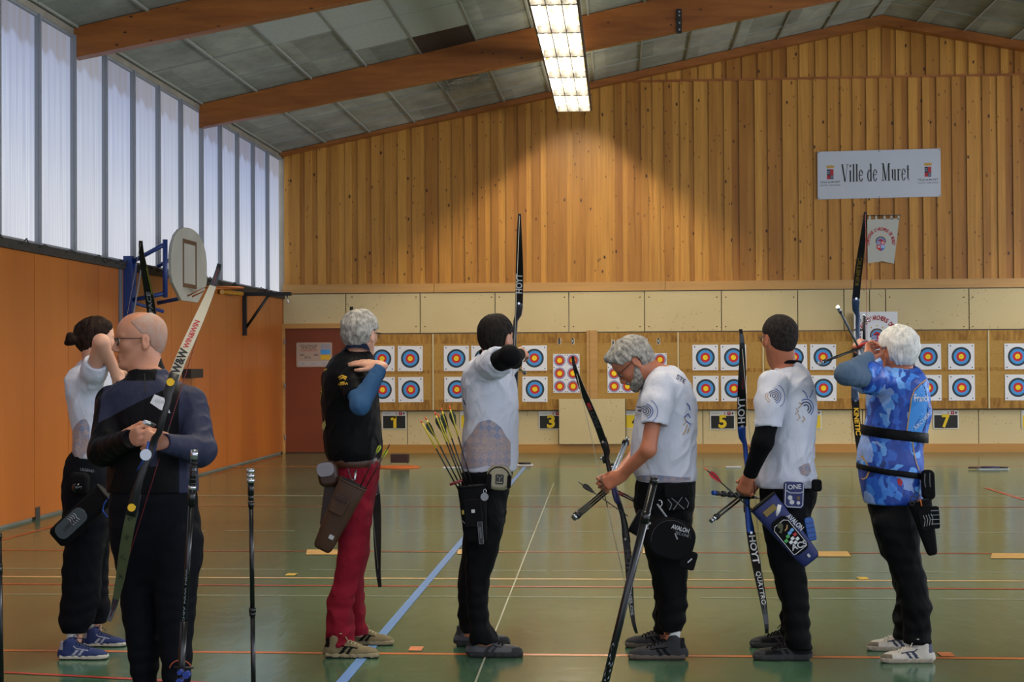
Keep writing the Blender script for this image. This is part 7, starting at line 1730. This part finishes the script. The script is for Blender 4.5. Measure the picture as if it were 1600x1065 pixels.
mb = MB(); mb.prism([(XB, cy + a * hwid, zc + b * hz) for a, b in prof], (.035, 0, 0)); bb = mb.build('backboard', [board_m], r)
mb = MB(); yc_, zc_ = cy + .0, zc - .08
for (y0_, y1_, z0_, z1_) in ((-.30, .30, .33, .38), (-.30, .30, -.20, -.15), (-.30, -.25, -.15, .33), (.25, .30, -.15, .33)): mb.box((XB + .035, yc_ + y0_, zc_ + z0_), (XB + .038, yc_ + y1_, zc_ + z1_))
mb.build('marking', [brown_l], bb)
mb = MB(); zr = zc - hz * .62; cxr = XB + .30 + .16; ring = [(cxr + .225 * math.cos(t), cy + .225 * math.sin(t), zr) for t in np.linspace(0, 2 * math.pi, 33)]; mb.tube(ring, .011, cap=False, n=6)
rim = mb.build('rim', [mat('orange_rim', '#b0642a', rough=.5)], r)
for sy in (-1, 1): mb = MB(); mb.tube([(XB + .035, cy + sy * .1, zr - .10), (XB + .25, cy + sy * .12, zr), (XB + .035, cy + sy * .1, zr)], .010, n=6); mb.build('rim_support', [mat('orange_rim', '')], rim)
# yellow padded bar and black hanging bracket, further along the wall
p = atX(345, 455, WX + .35); mb = MB(); q0, q1 = at(340, 455, 22.0), at(378, 459, 22.6); mb.tube([(WX + .07, q0.y - .25, q0.z - .02), tuple(q0), tuple(q1)], .035, n=6); tag(recentre(mb.build('yellow_bar', [ylw])), 'yellow steel bar on the left wall behind the bow tip', 'bar')
Yk = 23.25; r = thing('wall_bracket', 'black triangular steel bracket with a hook on the left wall', 'bracket', (WX + .3, Yk, 1.9)); zt = float(at(415, 459, Yk).z); xe = at(455, 459, Yk).x; zb2 = float(at(377, 524, Yk).z)
mb = MB(); mb.box((WX, Yk - .03, zt - .03), (xe, Yk + .03, zt + .025)); mb.build('arm', [satin], r); mb = MB(); mb.box((WX, Yk - .035, zb2), (WX + .06, Yk + .035, zt)); mb.build('wall_plate', [satin], r)
mb = MB(); mb.tube([(WX + .05, Yk, zb2 + .12), (at(420, 462, Yk).x, Yk, zt - .02)], .022, n=6); mb.build('brace', [satin], r)
mb = MB(); mb.tube([(xe - .06, Yk, zt - .03), (xe - .06, Yk, zt - .09), (xe - .04, Yk, zt - .13), (xe - .06, Yk, zt - .15), (xe - .085, Yk, zt - .13)], .009, n=6); mb.build('hook', [steel], r)
# ceiling details: wire-guarded vent
def ceil_hit(px, py):
    r_ = ray(px, py); t = 10
    for _ in range(60): p_ = ORG + r_ * t; t -= (p_.z - ceil_z(p_.x)) / (r_.z - SL * r_.x) * .8
    return p_
c = ceil_hit(726, 124); r = thing('ceiling_vent', 'wire-guarded round vent in the ceiling left of the strip light', 'vent', tuple(c)); mb = MB()
for k in range(7): o = -.36 + .12 * k; mb.tube([(c.x + o, c.y - .45, ceil_z(c.x + o) - .03), (c.x + o, c.y + .45, ceil_z(c.x + o) - .03)], .006, n=5); mb.tube([(c.x - .36, c.y + o * 1.2, ceil_z(c.x - .36) - .03), (c.x + .36, c.y + o * 1.2, ceil_z(c.x + .36) - .03)], .006, n=5)
mb.build('guard', [tbar], r); mb = MB(); mb.add([(c.x + .22 * math.cos(t), c.y + .22 * math.sin(t), ceil_z(c.x + .22 * math.cos(t)) - .015) for t in np.linspace(0, 6.28, 20, endpoint=False)], [tuple(range(20))]); mb.build('disc', [mat('pale_disc', '#b4b7ba', rough=.4)], r)

# things lying on the far floor
c = atZ(625, 727, 0); r = thing('floor_box', 'small brown box on a wire foot standing on the far floor', 'box', tuple(c)); mb = MB(); mb.box((c.x - .13, c.y - .08, .045), (c.x + .13, c.y + .08, .17)); mb.build('case', [mat('brown_case', '#2d1c14', rough=.5)], r)
mb = MB()
for sg in (-1, 1): mb.tube([c + Vector((sg * .12, -.09, .05)), c + Vector((sg * .14, -.11, .008)), c + Vector((0, -.12, .006))], .006)
mb.build('wire_foot', [steel], r)
cc = atZ(622, 730, 0); mb = MB(); n = 26; random.seed(8); pr = [(.34 * (1 + random.uniform(-.12, .12)) * math.cos(2 * math.pi * k / n), .30 * (1 + random.uniform(-.15, .15)) * math.sin(2 * math.pi * k / n)) for k in range(n)]
mb.loft([[cc + Vector((x, y, .002)) for x, y in pr], [cc + Vector((x * .9, y * .85, .02)) for x, y in pr], [cc + Vector((x * .4, y * .4, .028)) for x, y in pr]]); tag(recentre(mb.build('orange_cloth', [mat('orange_cloth', '#b45a1c', rough=.8)])), 'orange cloth lying flat on the far floor by the small box', 'cloth')
def flat_item(name, label, px, py, w, l, h, m, cat, extra=None, group=None):
    c = atZ(px, py, 0); r = thing(name, label, cat, (c.x, c.y, .003), group); mb = MB(); mb.box((c.x - w / 2, c.y - l / 2, .003), (c.x + w / 2, c.y + l / 2, .003 + h)); b = mb.build('base', [m], r)
    for (x0, x1, hh, mm) in (extra or []): mb = MB(); mb.tube([(c.x + x0, c.y, .004 + h + hh), (c.x + x1, c.y, .004 + h + hh)], hh, n=8); mb.build('holder', [mm], r)
    return r
flat_item('arrow_tray', 'white floor tray with black holder right of the centre archer', 820, 727, .24, .22, .012, white_print, 'tray', [(-.09, .09, .016, satin)], 'trays on the far floor')
flat_item('arrow_tray', 'white floor strip left of the centre archer, behind his arrows', 706, 731, .26, .16, .008, white_print, 'tray', None, 'trays on the far floor')
flat_item('arrow_tray', 'black and white floor tray behind the arms of the bearded archer', 965, 729, .30, .2, .012, white_print, 'tray', [(-.16, .16, .018, satin)], 'trays on the far floor')
flat_item('arrow_tray', 'white floor strip left of the blue bow sight', 1146, 730, .22, .14, .01, white_print, 'tray', None, 'trays on the far floor')
flat_item('arrow_tray', 'blue, white and black rod on the far floor at right', 1552, 733, .42, .12, .008, white_print, 'tray', [(-.34, -.16, .012, mat('brown_case', '')), (-.16, .08, .016, navy_print), (.08, .2, .012, satin)], 'trays on the far floor')
stk_c = mat('floor_sticker', '#c19a5c', rough=.4, var=.08, vscale=(9, 9, 9)); stk_w = mat('sticker_white', '#c9c4b4', rough=.4)
for (x0, x1, y0, y1, lab) in ((478, 532, 858, 866, 'cream lane sticker on the floor behind the brown quiver'), (1004, 1040, 855, 864, 'cream lane sticker on the floor behind the bowed-head archer'), (1262, 1330, 861, 869, 'cream lane sticker on the floor right of the blue quiver'), (1548, 1625, 864, 872, 'cream lane sticker on the floor at the right edge'), (714, 728, 858, 865, "cream lane sticker behind the centre archer's leg")):
    P_ = [atZ(x, y, .0035) for x, y in ((x0, y1), (x1, y1), (x1 - 6, y0), (x0 - 6 + 8, y0))]; mb = MB(); mb.prism(P_, (0, 0, .0008)); o = tag(recentre(mb.build('floor_sticker', [stk_c])), lab, 'sticker', 'lane stickers on the floor')
    m0 = (P_[0] + P_[1] + P_[2] + P_[3]) / 4; w = (P_[1] - P_[0]).x
    for k in (-.25, .1): mb = MB(); mb.add([m0 + Vector((w * k + dx * .04, dy * .07, .0012)) for dx, dy in ((-1, -1), (1, -.6), (1.3, .8), (-.6, 1))], [(0, 1, 2, 3)]); q = mb.build('print', [grey_print if k < 0 else mat('brown_print', '#6c4a2a', rough=.6)], o); q.location = -Vector(o.location) ; q.parent = o
for (x, y, m_, lab) in ((455, 897, 'y', 'small yellow tape mark on the floor left of the brown quiver'), (1349, 903, 'y', 'small yellow tape mark on the floor left of the archer in blue'), (650, 1013, 'o', 'small orange tape mark between the first two men on the line'), (1479, 1022, 'o', 'small orange tape mark right of the white shoes')):
    c = atZ(x, y, .0035); w = .035; mb = MB(); mb.add([c + Vector(q) for q in ((-w, -.05, 0), (w, -.05, 0), (w, .07, 0), (-w * 1.1, .07, 0))], [(0, 1, 2, 3)]); tag(recentre(mb.build('tape_mark', [mat('yellow_tape', '#c0a038', rough=.5) if m_ == 'y' else mat('orange_tape', '#c8703c', rough=.5)])), lab, 'tape', 'tape marks on the floor')
# speaker box behind the shoulder of the bald man
c = at(303, 584, 17.3); mb = MB(); 
r = thing('wall_speaker', 'small black box on the left wall behind the bald man shoulder', 'speaker', (WX + .02, 21.0, 1.3)); cy2 = 20.7; a = atX(303, 576, WX + .02); 
mb = MB(); mb.box((WX, a.y - .5, a.z - .12), (WX + .12, a.y + .1, a.z)); mb.build('case', [satin], r)
